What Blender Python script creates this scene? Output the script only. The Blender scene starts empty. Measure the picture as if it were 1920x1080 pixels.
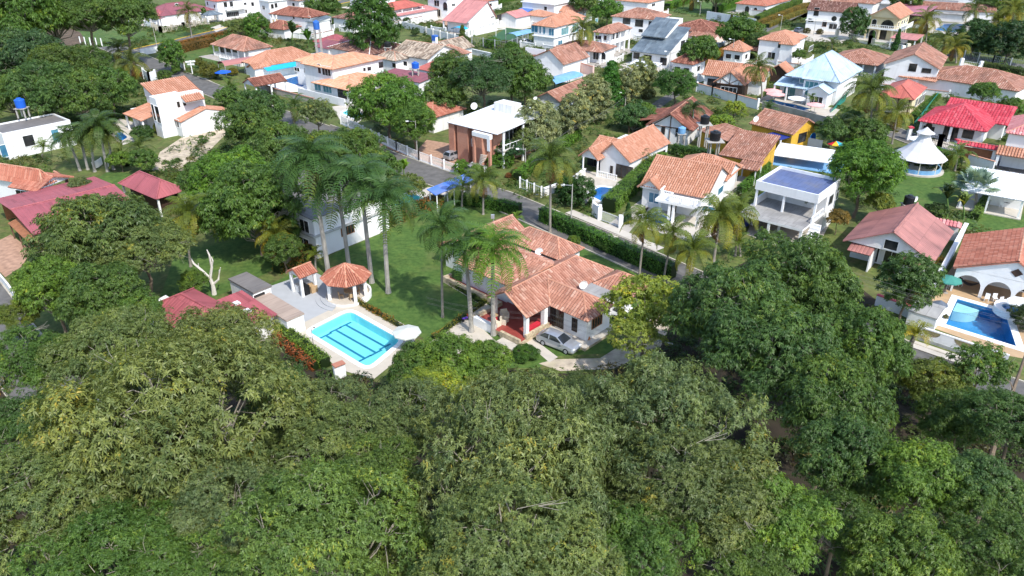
import bpy, math, random
import numpy as np
from mathutils import Vector, Matrix
from mathutils.geometry import tessellate_polygon

S = bpy.context.scene
COL = S.collection
random.seed(7)

# ------------------------------------------------------------------ camera, sky, sun, exposure
F, PITCH, HC = 1420.0, math.radians(28.0), 41.0
cam_data = bpy.data.cameras.new('camera')
cam_data.sensor_width = 36.0
cam_data.lens = 36.0 * F / 1920.0
cam_data.clip_start, cam_data.clip_end = 1.0, 6000.0
cam = bpy.data.objects.new('camera', cam_data)
COL.objects.link(cam)
cam.location = (0, 0, HC)
cam.rotation_euler = (math.pi / 2 - PITCH, 0, 0)
S.camera = cam

SUN_AZ = (0.55, -0.835)
SUN_EL = math.radians(50)
world = bpy.data.worlds.new('World')
S.world = world
world.use_nodes = True
wn = world.node_tree
bg = wn.nodes['Background']
sky = wn.nodes.new('ShaderNodeTexSky')
sky.sky_type = 'NISHITA'
sky.sun_disc = False
sky.sun_elevation = SUN_EL
sky.sun_rotation = math.atan2(SUN_AZ[0], SUN_AZ[1])
wn.links.new(sky.outputs[0], bg.inputs[0])
bg.inputs[1].default_value = 0.15
sun_data = bpy.data.lights.new('sun', 'SUN')
sun_data.energy = 2.45
sun_data.angle = math.radians(1.0)
sun_data.color = (1.0, 0.955, 0.88)
sun = bpy.data.objects.new('sun', sun_data)
COL.objects.link(sun)
sd = Vector((SUN_AZ[0] * math.cos(SUN_EL), SUN_AZ[1] * math.cos(SUN_EL), math.sin(SUN_EL)))
sun.rotation_euler = sd.to_track_quat('Z', 'Y').to_euler()
S.view_settings.view_transform = 'Standard'
S.view_settings.look = 'None'
S.view_settings.exposure = 1.12
S.view_settings.gamma = 1.0
S.view_settings.use_curve_mapping = False
S.cycles.max_bounces = 8
S.cycles.diffuse_bounces = 5
S.cycles.transmission_bounces = 4
S.cycles.transparent_max_bounces = 6

# ------------------------------------------------------------------ pixel of the 1920x1080 photograph -> point of the place at height z
CP, SP = math.cos(PITCH), math.sin(PITCH)
def ray(px, py):
    dx, dy = (px - 960) / F, -(py - 540) / F
    return Vector((dx, CP + dy * SP, -SP + dy * CP))
def G(px, py, z=0.0):
    d = ray(px, py)
    t = (z - HC) / d[2]
    return Vector((d[0] * t, d[1] * t, z))
def PX(p):
    w = p[2] - HC
    zc = p[1] * CP - w * SP
    return 960 + F * p[0] / zc, 540 - F * (p[1] * SP + w * CP) / zc, F / zc
def height_at(base, ytop):
    lo, hi = 0.0, HC - 1
    for _ in range(40):
        m = (lo + hi) / 2
        if PX((base[0], base[1], m))[1] > ytop: lo = m
        else: hi = m
    return lo

# ------------------------------------------------------------------ materials
MATS = {}
def _mat(name):
    m = bpy.data.materials.new(name)
    m.use_nodes = True
    MATS[name] = m
    nt = m.node_tree
    return m, nt, nt.nodes['Principled BSDF']
def _ramp(nt, fac, stops):
    r = nt.nodes.new('ShaderNodeValToRGB')
    el = r.color_ramp.elements
    el[0].position, el[0].color = stops[0][0], (*stops[0][1], 1)
    el[1].position, el[1].color = stops[-1][0], (*stops[-1][1], 1)
    for p, c in stops[1:-1]:
        e = el.new(p); e.color = (*c, 1)
    nt.links.new(fac, r.inputs[0])
    return r.outputs[0]
def _noise(nt, scale, detail=3, stretch=None, vec=None):
    n = nt.nodes.new('ShaderNodeTexNoise')
    n.inputs['Scale'].default_value = scale
    n.inputs['Detail'].default_value = detail
    if vec is None:
        vec = nt.nodes.new('ShaderNodeNewGeometry').outputs['Position']
    if stretch:
        mp = nt.nodes.new('ShaderNodeMapping')
        mp.inputs['Scale'].default_value = stretch
        nt.links.new(vec, mp.inputs[0]); vec = mp.outputs[0]
    nt.links.new(vec, n.inputs['Vector'])
    return n.outputs[0]
def _mixc(nt, fac, a, b, mode='MIX'):
    x = nt.nodes.new('ShaderNodeMix')
    x.data_type = 'RGBA'; x.blend_type = mode
    for s, v in ((x.inputs[0], fac), (x.inputs[6], a), (x.inputs[7], b)):
        if hasattr(v, 'is_linked'): nt.links.new(v, s)
        elif isinstance(v, tuple): s.default_value = (*v, 1)
        else: s.default_value = v
    return x.outputs[2]
def _bump(nt, bsdf, h, strength, dist=0.05):
    b = nt.nodes.new('ShaderNodeBump')
    b.inputs['Strength'].default_value = strength
    b.inputs['Distance'].default_value = dist
    nt.links.new(h, b.inputs['Height'])
    nt.links.new(b.outputs[0], bsdf.inputs['Normal'])
def sc(c, k): return tuple(min(1, v * k) for v in c)

def M(name, col, rough=0.8, var=0.15, scale=1.2, stain=None, stain_amt=0.4, bump=0.0, metal=0.0, spec=0.3, streak=False):
    m, nt, b = _mat(name)
    c = _ramp(nt, _noise(nt, scale, 4), [(0.3, sc(col, 1 - var)), (0.7, sc(col, 1 + var))])
    if stain:
        st = _noise(nt, 0.55, 5, (3, 3, 0.5) if streak else None)
        f = _ramp(nt, st, [(0.5, (0, 0, 0)), (0.75, (stain_amt,) * 3)])
        c = _mixc(nt, f, c, stain)
    nt.links.new(c, b.inputs['Base Color'])
    b.inputs['Roughness'].default_value = rough
    b.inputs['Metallic'].default_value = metal
    b.inputs['Specular IOR Level'].default_value = spec
    if bump: _bump(nt, b, _noise(nt, scale * 9, 3), bump)
    return m
def tile_mat(name, stops, dirt=(0.10, 0.075, 0.06), amt=0.5, dscale=0.35, rough=0.85):
    # colour per tile: white noise on the tile's own row and course number
    m, nt, b = _mat(name)
    uv = nt.nodes.new('ShaderNodeUVMap')
    mp = nt.nodes.new('ShaderNodeMapping'); mp.inputs['Scale'].default_value = (1, 0.7, 1)
    nt.links.new(uv.outputs[0], mp.inputs[0])
    fl = nt.nodes.new('ShaderNodeVectorMath'); fl.operation = 'FLOOR'
    nt.links.new(mp.outputs[0], fl.inputs[0])
    wn_ = nt.nodes.new('ShaderNodeTexWhiteNoise'); wn_.noise_dimensions = '2D'
    nt.links.new(fl.outputs[0], wn_.inputs['Vector'])
    c = _ramp(nt, wn_.outputs['Value'], stops)
    f = _ramp(nt, _noise(nt, dscale, 6), [(0.48, (0, 0, 0)), (0.72, (amt,) * 3)])
    c = _mixc(nt, f, c, dirt)
    nt.links.new(c, b.inputs['Base Color'])
    b.inputs['Roughness'].default_value = rough
    b.inputs['Specular IOR Level'].default_value = 0.2
    return m
def sheet_mat(name, col, dark, amt=0.6, seam=(0.0, 0.0), rough=0.6, streak=0.12):
    # fibre-cement or painted metal sheets: stains run down the slope (v axis), sheets differ a little
    m, nt, b = _mat(name)
    uv = nt.nodes.new('ShaderNodeUVMap')
    n1 = _noise(nt, 1.0, 6, (3.0, streak, 1), uv.outputs[0])
    n2 = _noise(nt, 0.35, 4, None, uv.outputs[0])
    c = _ramp(nt, n1, [(0.3, sc(col, 0.82)), (0.6, col), (0.8, sc(col, 1.15))])
    f = _ramp(nt, n2, [(0.45, (0, 0, 0)), (0.7, (amt,) * 3)])
    mul = nt.nodes.new('ShaderNodeMath'); mul.operation = 'MULTIPLY'
    nt.links.new(f, mul.inputs[0]); nt.links.new(n1, mul.inputs[1])
    c = _mixc(nt, mul.outputs[0], c, dark)
    bk = nt.nodes.new('ShaderNodeTexBrick')   # separate sheets: each a little more or less faded, laps dirty
    for k_, v_ in (('Scale', 1.0), ('Brick Width', 1.1), ('Row Height', 2.6), ('Mortar Size', 0.035)): bk.inputs[k_].default_value = v_
    bk.inputs['Color1'].default_value = (1, 1, 1, 1); bk.inputs['Color2'].default_value = (.78, .78, .80, 1); bk.inputs['Mortar'].default_value = (.62, .60, .60, 1)
    nt.links.new(uv.outputs[0], bk.inputs[0])
    c = _mixc(nt, 0.8, c, bk.outputs[0], 'MULTIPLY')
    nt.links.new(c, b.inputs['Base Color'])
    b.inputs['Roughness'].default_value = rough
    return m

M('white_wall', (0.72, 0.72, 0.715), 0.75, 0.04, 0.5, (0.45, 0.43, 0.40), 0.25, streak=True)
M('old_white', (0.68, 0.67, 0.64), 0.8, 0.08, 0.8, (0.30, 0.28, 0.25), 0.55, streak=True)
M('white_paint', (0.80, 0.80, 0.79), 0.5, 0.03)
M('cream_wall', (0.66, 0.57, 0.36), 0.8, 0.06, 0.6)
M('yellow_wall', (0.58, 0.34, 0.04), 0.8, 0.12, 0.8, (0.3, 0.18, 0.04), 0.4, streak=True)
M('pink_wall', (0.72, 0.50, 0.44), 0.8, 0.06)
M('grey_wall', (0.42, 0.42, 0.40), 0.85, 0.15, 0.8, (0.2, 0.19, 0.17), 0.4, streak=True)
M('wood_wall', (0.27, 0.11, 0.05), 0.7, 0.2, 2)
M('dark_wood', (0.055, 0.032, 0.022), 0.7, 0.2, 2)
M('timber', (0.12, 0.07, 0.045), 0.7, 0.2, 2)
M('concrete', (0.36, 0.33, 0.29), 0.9, 0.15, 0.7, (0.15, 0.13, 0.11), 0.5, bump=0.3)
M('pale_concrete', (0.47, 0.43, 0.37), 0.85, 0.08, 0.8, (0.36, 0.32, 0.26), 0.4)
M('pool_deck_stone', (0.47, 0.425, 0.355), 0.8, 0.06, 1.4, (0.44, 0.38, 0.30), 0.25)
M('grey_patio', (0.36, 0.375, 0.39), 0.85, 0.05, 1.0, (0.36, 0.37, 0.38), 0.35)
M('tan_deck', (0.42, 0.29, 0.17), 0.75, 0.08, 1.2, (0.36, 0.24, 0.14), 0.35)
M('red_floor', (0.27, 0.055, 0.045), 0.45, 0.15, 1.5)
M('field_stone', (0.46, 0.38, 0.26), 0.9, 0.3, 3.2, (0.22, 0.17, 0.12), 0.5, bump=0.6)
M('asphalt', (0.12, 0.115, 0.108), 0.9, 0.22, 0.9, (0.065, 0.062, 0.06), 0.8, bump=0.2)
M('kerb_stone', (0.42, 0.38, 0.31), 0.9, 0.15, 1.0, (0.20, 0.17, 0.13), 0.5)
M('brick_pavement', (0.36, 0.22, 0.15), 0.9, 0.25, 1.6)
M('soil', (0.10, 0.07, 0.045), 0.95, 0.4, 0.5)
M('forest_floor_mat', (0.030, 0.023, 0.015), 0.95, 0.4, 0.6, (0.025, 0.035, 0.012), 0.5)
M('stony_ground', (0.44, 0.37, 0.28), 0.95, 0.35, 1.1, (0.20, 0.20, 0.09), 0.6, bump=0.8)
M('grass', (0.060, 0.112, 0.022), 0.95, 0.18, 0.55, (0.135, 0.145, 0.035), 0.5, bump=0.4)
M('lawn_grass', (0.060, 0.118, 0.022), 0.95, 0.12, 0.35, (0.12, 0.165, 0.030), 0.5, bump=0.4)
M('rough_grass', (0.085, 0.115, 0.028), 0.95, 0.3, 0.4, (0.16, 0.12, 0.06), 0.6, bump=0.5)
M('yellow_paint', (0.62, 0.40, 0.03), 0.6, 0.12)
M('blue_paint', (0.03, 0.12, 0.42), 0.45, 0.1)
M('blue_tank', (0.015, 0.10, 0.48), 0.4, 0.08)
M('black_plastic', (0.012, 0.013, 0.015), 0.4, 0.1)
M('grey_metal', (0.36, 0.38, 0.40), 0.45, 0.1, metal=0.3)
M('dark_metal', (0.05, 0.05, 0.055), 0.5, 0.1, metal=0.3)
M('bench_wood', (0.42, 0.29, 0.16), 0.7, 0.15, 3)
M('pole_concrete', (0.36, 0.345, 0.315), 0.85, 0.1)
M('white_plastic', (0.80, 0.80, 0.79), 0.4, 0.02)
M('white_cloth', (0.80, 0.80, 0.78), 0.85, 0.03)
M('pale_cloth', (0.50, 0.52, 0.48), 0.85, 0.05)
M('green_cloth', (0.05, 0.22, 0.18), 0.8, 0.08)
M('pink_cloth', (0.74, 0.38, 0.36), 0.8, 0.06)
M('teal_net', (0.03, 0.24, 0.20), 0.8, 0.1)
M('blue_tarp', (0.07, 0.16, 0.50), 0.5, 0.15, 0.5, (0.22, 0.22, 0.26), 0.5)
M('navy_canvas', (0.02, 0.035, 0.20), 0.6, 0.1)
M('azure_canvas', (0.02, 0.36, 0.60), 0.6, 0.1)
M('awning_blue', (0.16, 0.34, 0.56), 0.4, 0.12, 0.8, (0.30, 0.42, 0.52), 0.5)
M('terracotta_pot', (0.45, 0.18, 0.07), 0.8, 0.1)
M('red_paint', (0.5, 0.03, 0.05), 0.5, 0.1)
M('car_silver', (0.46, 0.48, 0.51), 0.28, 0.02, metal=0.6, spec=0.5)
M('car_white', (0.72, 0.73, 0.74), 0.28, 0.02, spec=0.5)
M('car_dark', (0.10, 0.12, 0.15), 0.3, 0.05, spec=0.5)
M('rubber', (0.015, 0.015, 0.016), 0.8, 0.1)
M('ivory_paint', (0.66, 0.60, 0.48), 0.7, 0.06)
M('turf_court', (0.035, 0.10, 0.045), 0.9, 0.12)
M('brown_bark', (0.16, 0.12, 0.085), 0.9, 0.25, 2.5, bump=0.4)
M('pale_bark', (0.26, 0.235, 0.19), 0.9, 0.25, 2.5)
M('palm_bark', (0.24, 0.215, 0.185), 0.9, 0.18, 3.0)
M('royal_bark', (0.30, 0.285, 0.255), 0.85, 0.15, 1.5)
M('dead_frond', (0.24, 0.14, 0.06), 0.9, 0.25, 3)

for nm in ('lawn_grass', 'grass', 'rough_grass'):
    nt = MATS[nm].node_tree; b = nt.nodes['Principled BSDF']; old = b.inputs['Base Color'].links[0].from_socket
    f1 = _ramp(nt, _noise(nt, 1.7, 7), [(0.3, (0.62, 0.70, 0.62)), (0.7, (1.34, 1.22, 1.3))])
    c = _mixc(nt, 1.0, old, f1, 'MULTIPLY')
    f2 = _ramp(nt, _noise(nt, 0.16, 6), [(0.56, (0, 0, 0)), (0.74, (0.55,) * 3)])
    nt.links.new(_mixc(nt, f2, c, (0.14, 0.135, 0.05)), b.inputs['Base Color'])
m, nt, b = _mat('glass_dark')
nt.links.new(_ramp(nt, _noise(nt, 0.8, 2), [(0.35, (0.012, 0.014, 0.016)), (0.7, (0.05, 0.05, 0.05))]), b.inputs['Base Color'])
b.inputs['Roughness'].default_value = 0.08
m, nt, b = _mat('glass_blue')
nt.links.new(_ramp(nt, _noise(nt, 0.5, 2), [(0.35, (0.04, 0.14, 0.24)), (0.7, (0.10, 0.27, 0.36))]), b.inputs['Base Color'])
b.inputs['Roughness'].default_value = 0.08
m, nt, b = _mat('glass_teal')
nt.links.new(_ramp(nt, _noise(nt, 0.5, 2), [(0.35, (0.07, 0.20, 0.22)), (0.7, (0.14, 0.32, 0.34))]), b.inputs['Base Color'])
b.inputs['Roughness'].default_value = 0.08
m, nt, b = _mat('car_glass')
b.inputs['Base Color'].default_value = (0.02, 0.025, 0.03, 1)
b.inputs['Roughness'].default_value = 0.05

# brick walls: the courses are 6 cm high, far below a pixel here, so they stay in the material
m, nt, b = _mat('red_brick')
tc = nt.nodes.new('ShaderNodeTexCoord')
sep = nt.nodes.new('ShaderNodeSeparateXYZ'); nt.links.new(tc.outputs['Object'], sep.inputs[0])
add = nt.nodes.new('ShaderNodeMath'); add.operation = 'ADD'
nt.links.new(sep.outputs[0], add.inputs[0]); nt.links.new(sep.outputs[1], add.inputs[1])
cmb = nt.nodes.new('ShaderNodeCombineXYZ'); nt.links.new(add.outputs[0], cmb.inputs[0]); nt.links.new(sep.outputs[2], cmb.inputs[1])
br = nt.nodes.new('ShaderNodeTexBrick')
br.inputs['Scale'].default_value = 4
br.inputs['Color1'].default_value = (0.50, 0.22, 0.14, 1); br.inputs['Color2'].default_value = (0.38, 0.15, 0.095, 1)
br.inputs['Mortar'].default_value = (0.38, 0.28, 0.22, 1); br.inputs['Mortar Size'].default_value = 0.012
nt.links.new(cmb.outputs[0], br.inputs[0])
c = _mixc(nt, _ramp(nt, _noise(nt, 0.6, 4), [(0.4, (0, 0, 0)), (0.7, (0.4,) * 3)]), br.outputs[0], (0.54, 0.30, 0.21))
nt.links.new(c, b.inputs['Base Color']); b.inputs['Roughness'].default_value = 0.9

T = tile_mat
M('tile_channel', (0.15, 0.075, 0.052), 0.9, 0.3, 0.8)  # deck between tile rows: dirt plus the gaps' shade, put into a darker colour
T('tile_main', [(0, (0.33, 0.15, 0.105)), (0.5, (0.42, 0.205, 0.145)), (0.9, (0.47, 0.255, 0.19)), (1, (0.56, 0.38, 0.30))], (0.17, 0.105, 0.085), 0.55, 0.5)
T('tile_red', [(0, (0.33, 0.115, 0.075)), (0.5, (0.40, 0.15, 0.10)), (1, (0.45, 0.20, 0.14))], (0.17, 0.08, 0.06), 0.5)
T('tile_orange', [(0, (0.40, 0.185, 0.115)), (0.6, (0.46, 0.225, 0.145)), (1, (0.52, 0.285, 0.20))], (0.28, 0.14, 0.09), 0.45)
T('tile_peach', [(0, (0.53, 0.26, 0.155)), (0.6, (0.59, 0.31, 0.19)), (1, (0.64, 0.38, 0.26))], (0.42, 0.23, 0.15), 0.35)
T('tile_old', [(0, (0.25, 0.115, 0.08)), (0.5, (0.34, 0.17, 0.12)), (0.92, (0.39, 0.215, 0.165)), (1, (0.46, 0.32, 0.25))], (0.11, 0.07, 0.055), 0.65)
T('tile_maroon', [(0, (0.14, 0.05, 0.035)), (0.5, (0.22, 0.085, 0.06)), (1, (0.31, 0.14, 0.10))], (0.05, 0.035, 0.03), 0.7)
T('tile_weathered', [(0, (0.17, 0.13, 0.10)), (0.5, (0.32, 0.25, 0.19)), (1, (0.48, 0.41, 0.33))], (0.07, 0.055, 0.045), 0.6)
T('tile_brown', [(0, (0.12, 0.055, 0.045)), (0.6, (0.18, 0.09, 0.07)), (1, (0.30, 0.19, 0.16))], (0.05, 0.035, 0.03), 0.5)
T('tile_crimson', [(0, (0.40, 0.040, 0.06)), (0.6, (0.47, 0.060, 0.085)), (1, (0.52, 0.11, 0.13))], (0.35, 0.04, 0.06), 0.4)
T('tile_rose', [(0, (0.50, 0.17, 0.17)), (0.6, (0.56, 0.22, 0.22)), (1, (0.62, 0.32, 0.30))], (0.35, 0.14, 0.13), 0.4)
T('ridge_tile', [(0, (0.42, 0.19, 0.12)), (1, (0.55, 0.30, 0.21))], (0.2, 0.1, 0.07), 0.5)
sheet_mat('sheet_pink', (0.37, 0.095, 0.105), (0.22, 0.055, 0.06), 0.6)
sheet_mat('sheet_rose', (0.40, 0.17, 0.145), (0.11, 0.05, 0.05), 1.0, streak=0.06)
sheet_mat('sheet_coral', (0.47, 0.12, 0.085), (0.40, 0.08, 0.06), 0.4)
sheet_mat('sheet_mauve', (0.42, 0.16, 0.20), (0.26, 0.11, 0.13), 0.5)
sheet_mat('sheet_maroon', (0.27, 0.085, 0.10), (0.12, 0.05, 0.06), 0.7)
sheet_mat('sheet_salmon', (0.52, 0.22, 0.20), (0.40, 0.18, 0.16), 0.4)
sheet_mat('sheet_slate', (0.10, 0.135, 0.165), (0.26, 0.31, 0.34), 0.9, streak=0.5)
sheet_mat('sheet_grey', (0.19, 0.175, 0.165), (0.09, 0.085, 0.08), 0.7, streak=0.5)
sheet_mat('sheet_beige', (0.40, 0.31, 0.25), (0.30, 0.22, 0.18), 0.5, streak=0.5)
sheet_mat('sheet_white', (0.82, 0.83, 0.84), (0.6, 0.6, 0.6), 0.2)
sheet_mat('sheet_ice', (0.40, 0.54, 0.66), (0.62, 0.70, 0.76), 0.7, streak=0.5)
sheet_mat('sheet_blue', (0.06, 0.22, 0.50), (0.03, 0.12, 0.33), 0.4)
sheet_mat('sheet_concrete', (0.36, 0.35, 0.33), (0.13, 0.13, 0.13), 0.9, streak=0.6)
sheet_mat('roof_bluewash', (0.10, 0.135, 0.27), (0.17, 0.16, 0.16), 1.0, streak=0.5)

# leaves: colour of the plant (object colour), each leaf a little younger or older than its neighbours
def leaf_mat(name, use_obj=True, col=None, lo=0.62, hi=1.42, trans=0.38, spec=0.4):
    m = bpy.data.materials.new(name); m.use_nodes = True; MATS[name] = m
    nt = m.node_tree
    b = nt.nodes['Principled BSDF']; out = nt.nodes['Material Output']
    at = nt.nodes.new('ShaderNodeAttribute'); at.attribute_name = 'age'
    if use_obj:
        base = nt.nodes.new('ShaderNodeObjectInfo').outputs['Color']
    else:
        r = nt.nodes.new('ShaderNodeRGB'); r.outputs[0].default_value = (*col, 1); base = r.outputs[0]
    k = _ramp(nt, at.outputs['Fac'], [(0.0, (lo * 0.80, lo, lo * 1.05)), (0.5, (1, 1, 1)), (0.9, (hi * 1.10, hi * 1.02, hi * 0.8)), (1.0, (hi * 1.75, hi * 1.15, hi * 0.6))])
    c = _mixc(nt, 1.0, base, k, 'MULTIPLY')
    nt.links.new(c, b.inputs['Base Color'])
    b.inputs['Roughness'].default_value = 0.48
    b.inputs['Specular IOR Level'].default_value = spec
    tr = nt.nodes.new('ShaderNodeBsdfTranslucent')
    nt.links.new(_mixc(nt, 1.0, c, (1.25, 1.1, 0.5), 'MULTIPLY'), tr.inputs[0])
    mx = nt.nodes.new('ShaderNodeMixShader'); mx.inputs[0].default_value = trans
    nt.links.new(b.outputs[0], mx.inputs[1]); nt.links.new(tr.outputs[0], mx.inputs[2])
    nt.links.new(mx.outputs[0], out.inputs[0])
leaf_mat('foliage')
leaf_mat('frond_leaf', lo=0.7, hi=1.3, trans=0.25, spec=0.2)

def water_mat(name, tint):
    m = bpy.data.materials.new(name); m.use_nodes = True; MATS[name] = m
    nt = m.node_tree; nt.nodes.remove(nt.nodes['Principled BSDF']); out = nt.nodes['Material Output']
    tr = nt.nodes.new('ShaderNodeBsdfTransparent'); tr.inputs[0].default_value = (*tint, 1)
    gl = nt.nodes.new('ShaderNodeBsdfGlossy'); gl.inputs['Roughness'].default_value = 0.03
    fr = nt.nodes.new('ShaderNodeFresnel'); fr.inputs[0].default_value = 1.33
    mx = nt.nodes.new('ShaderNodeMixShader')
    bp = nt.nodes.new('ShaderNodeBump'); bp.inputs['Strength'].default_value = 0.25; bp.inputs['Distance'].default_value = 0.05
    nt.links.new(_noise(nt, 1.6, 3), bp.inputs['Height'])
    nt.links.new(bp.outputs[0], gl.inputs['Normal']); nt.links.new(bp.outputs[0], fr.inputs['Normal'])
    nt.links.new(fr.outputs[0], mx.inputs[0]); nt.links.new(tr.outputs[0], mx.inputs[1]); nt.links.new(gl.outputs[0], mx.inputs[2])
    nt.links.new(mx.outputs[0], out.inputs[0])
water_mat('pool_water', (0.80, 0.97, 1.0))
water_mat('deep_water', (0.60, 0.82, 0.97))
M('pool_tile_cyan', (0.27, 0.66, 0.72), 0.4, 0.05, 0.6)
M('pool_tile_line', (0.02, 0.17, 0.30), 0.4, 0.05)
M('pool_tile_blue', (0.05, 0.26, 0.52), 0.4, 0.12, 0.7)
M('pool_tile_step', (0.50, 0.70, 0.72), 0.4, 0.05)

# ------------------------------------------------------------------ objects
def tag(o, label=None, cat=None, group=None, kind=None):
    if label: o['label'] = label
    if cat: o['category'] = cat
    if group: o['group'] = group
    if kind: o['kind'] = kind
    return o
def thing(name, label, cat, loc=(0, 0, 0), rz=0.0, group=None):
    o = bpy.data.objects.new(name, None)
    COL.objects.link(o)
    o.location = loc; o.rotation_euler = (0, 0, rz)
    o.empty_display_size = 0.3
    return tag(o, label, cat, group)
def link(name, mesh, parent=None, loc=(0, 0, 0), rz=0.0, scale=None, col=None):
    o = bpy.data.objects.new(name, mesh)
    COL.objects.link(o)
    o.parent = parent
    o.location = loc; o.rotation_euler = (0, 0, rz)
    if scale is not None: o.scale = scale if hasattr(scale, '__len__') else (scale,) * 3
    if col: o.color = (*col, 1)
    return o
def copy_tree(o, parent=None):
    c = o.copy(); COL.objects.link(c); c.parent = parent
    for ch in o.children: copy_tree(ch, c)
    return c

class MB:
    """collects faces; build() links them as one mesh object"""
    def __init__(s): s.v, s.f, s.m, s.uv, s.mats = [], [], [], [], []
    def mi(s, name):
        if name not in s.mats: s.mats.append(name)
        return s.mats.index(name)
    def face(s, pts, mat, uv=None):
        i = len(s.v); s.v.extend(tuple(p) for p in pts)
        s.f.append(tuple(range(i, i + len(pts)))); s.m.append(s.mi(mat))
        s.uv.extend(uv if uv else [(0, 0)] * len(pts))
    def grid(s, pts, n, rows, mat, closed=False, uv=None):
        # rows x n points -> quads
        i = len(s.v); s.v.extend(tuple(p) for p in pts); k = s.mi(mat)
        for r in range(rows - 1):
            for c in range(n if closed else n - 1):
                d = (c + 1) % n
                s.f.append((i + r * n + c, i + r * n + d, i + (r + 1) * n + d, i + (r + 1) * n + c)); s.m.append(k)
                s.uv.extend([(0, 0)] * 4)
    def box(s, x0, y0, z0, x1, y1, z1, mat, top=None):
        p = [(x0, y0, z0), (x1, y0, z0), (x1, y1, z0), (x0, y1, z0), (x0, y0, z1), (x1, y0, z1), (x1, y1, z1), (x0, y1, z1)]
        for k, q in enumerate(((0, 3, 2, 1), (4, 5, 6, 7), (0, 1, 5, 4), (1, 2, 6, 5), (2, 3, 7, 6), (3, 0, 4, 7))):
            mt = top if (top and k == 1) else mat
            s.face([p[a] for a in q], mt, [(p[a][0], p[a][1]) if k < 2 else (p[a][0] + p[a][1], p[a][2]) for a in q])
    def bar(s, a, b, w, mat, h=None, up=(0, 0, 1)):
        a, b = Vector(a), Vector(b); d = (b - a).normalized(); up = Vector(up)
        if abs(d.dot(up)) > 0.95: up = Vector((1, 0, 0))
        x = d.cross(up).normalized() * (w / 2); y = x.cross(d).normalized() * ((h or w) / 2)
        q = [a - x - y, a + x - y, a + x + y, a - x + y, b - x - y, b + x - y, b + x + y, b - x + y]
        for t in ((0, 1, 2, 3), (7, 6, 5, 4), (0, 4, 5, 1), (1, 5, 6, 2), (2, 6, 7, 3), (3, 7, 4, 0)): s.face([q[i] for i in t], mat)
    def tube(s, pts, rad, mat, n=6, caps=True):
        pts = [Vector(p) for p in pts]
        if not hasattr(rad, '__len__'): rad = [rad] * len(pts)
        rings = []
        for i, p in enumerate(pts):
            d = (pts[min(i + 1, len(pts) - 1)] - pts[max(i - 1, 0)]).normalized()
            a = d.cross(Vector((0, 0, 1)) if abs(d.z) < 0.9 else Vector((1, 0, 0))).normalized(); c = d.cross(a)
            rings += [p + (a * math.cos(t) + c * math.sin(t)) * rad[i] for t in [2 * math.pi * k / n for k in range(n)]]
        s.grid(rings, n, len(pts), mat, True)
        if caps:
            s.face(rings[:n][::-1], mat); s.face(rings[-n:], mat)
    def lathe(s, prof, mat, n=12, c=(0, 0, 0)):
        pts = [(c[0] + r * math.cos(2 * math.pi * k / n), c[1] + r * math.sin(2 * math.pi * k / n), c[2] + z) for r, z in prof for k in range(n)]
        s.grid(pts, n, len(prof), mat, True)
    def prism(s, poly, z0, z1, mat, top=None):
        n = len(poly)
        s.face([(x, y, z1) for x, y in poly], top or mat, [(x, y) for x, y in poly])
        s.face([(x, y, z0) for x, y in poly][::-1], mat, [(x, y) for x, y in poly][::-1])
        for i in range(n):
            a, b = poly[i], poly[(i + 1) % n]
            s.face([(a[0], a[1], z0), (b[0], b[1], z0), (b[0], b[1], z1), (a[0], a[1], z1)], mat)
    def mesh(s, name):
        me = bpy.data.meshes.new(name)
        me.from_pydata(s.v, [], s.f)
        for k in s.mats: me.materials.append(MATS[k])
        me.polygons.foreach_set('material_index', s.m)
        ul = me.uv_layers.new(name='UVMap')
        ul.data.foreach_set('uv', np.array(s.uv, dtype=np.float32).ravel())
        me.update()
        return me
    def build(s, name, parent=None, loc=(0, 0, 0), rz=0.0, **k):
        return link(name, s.mesh(name), parent, loc, rz, **k)

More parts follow.
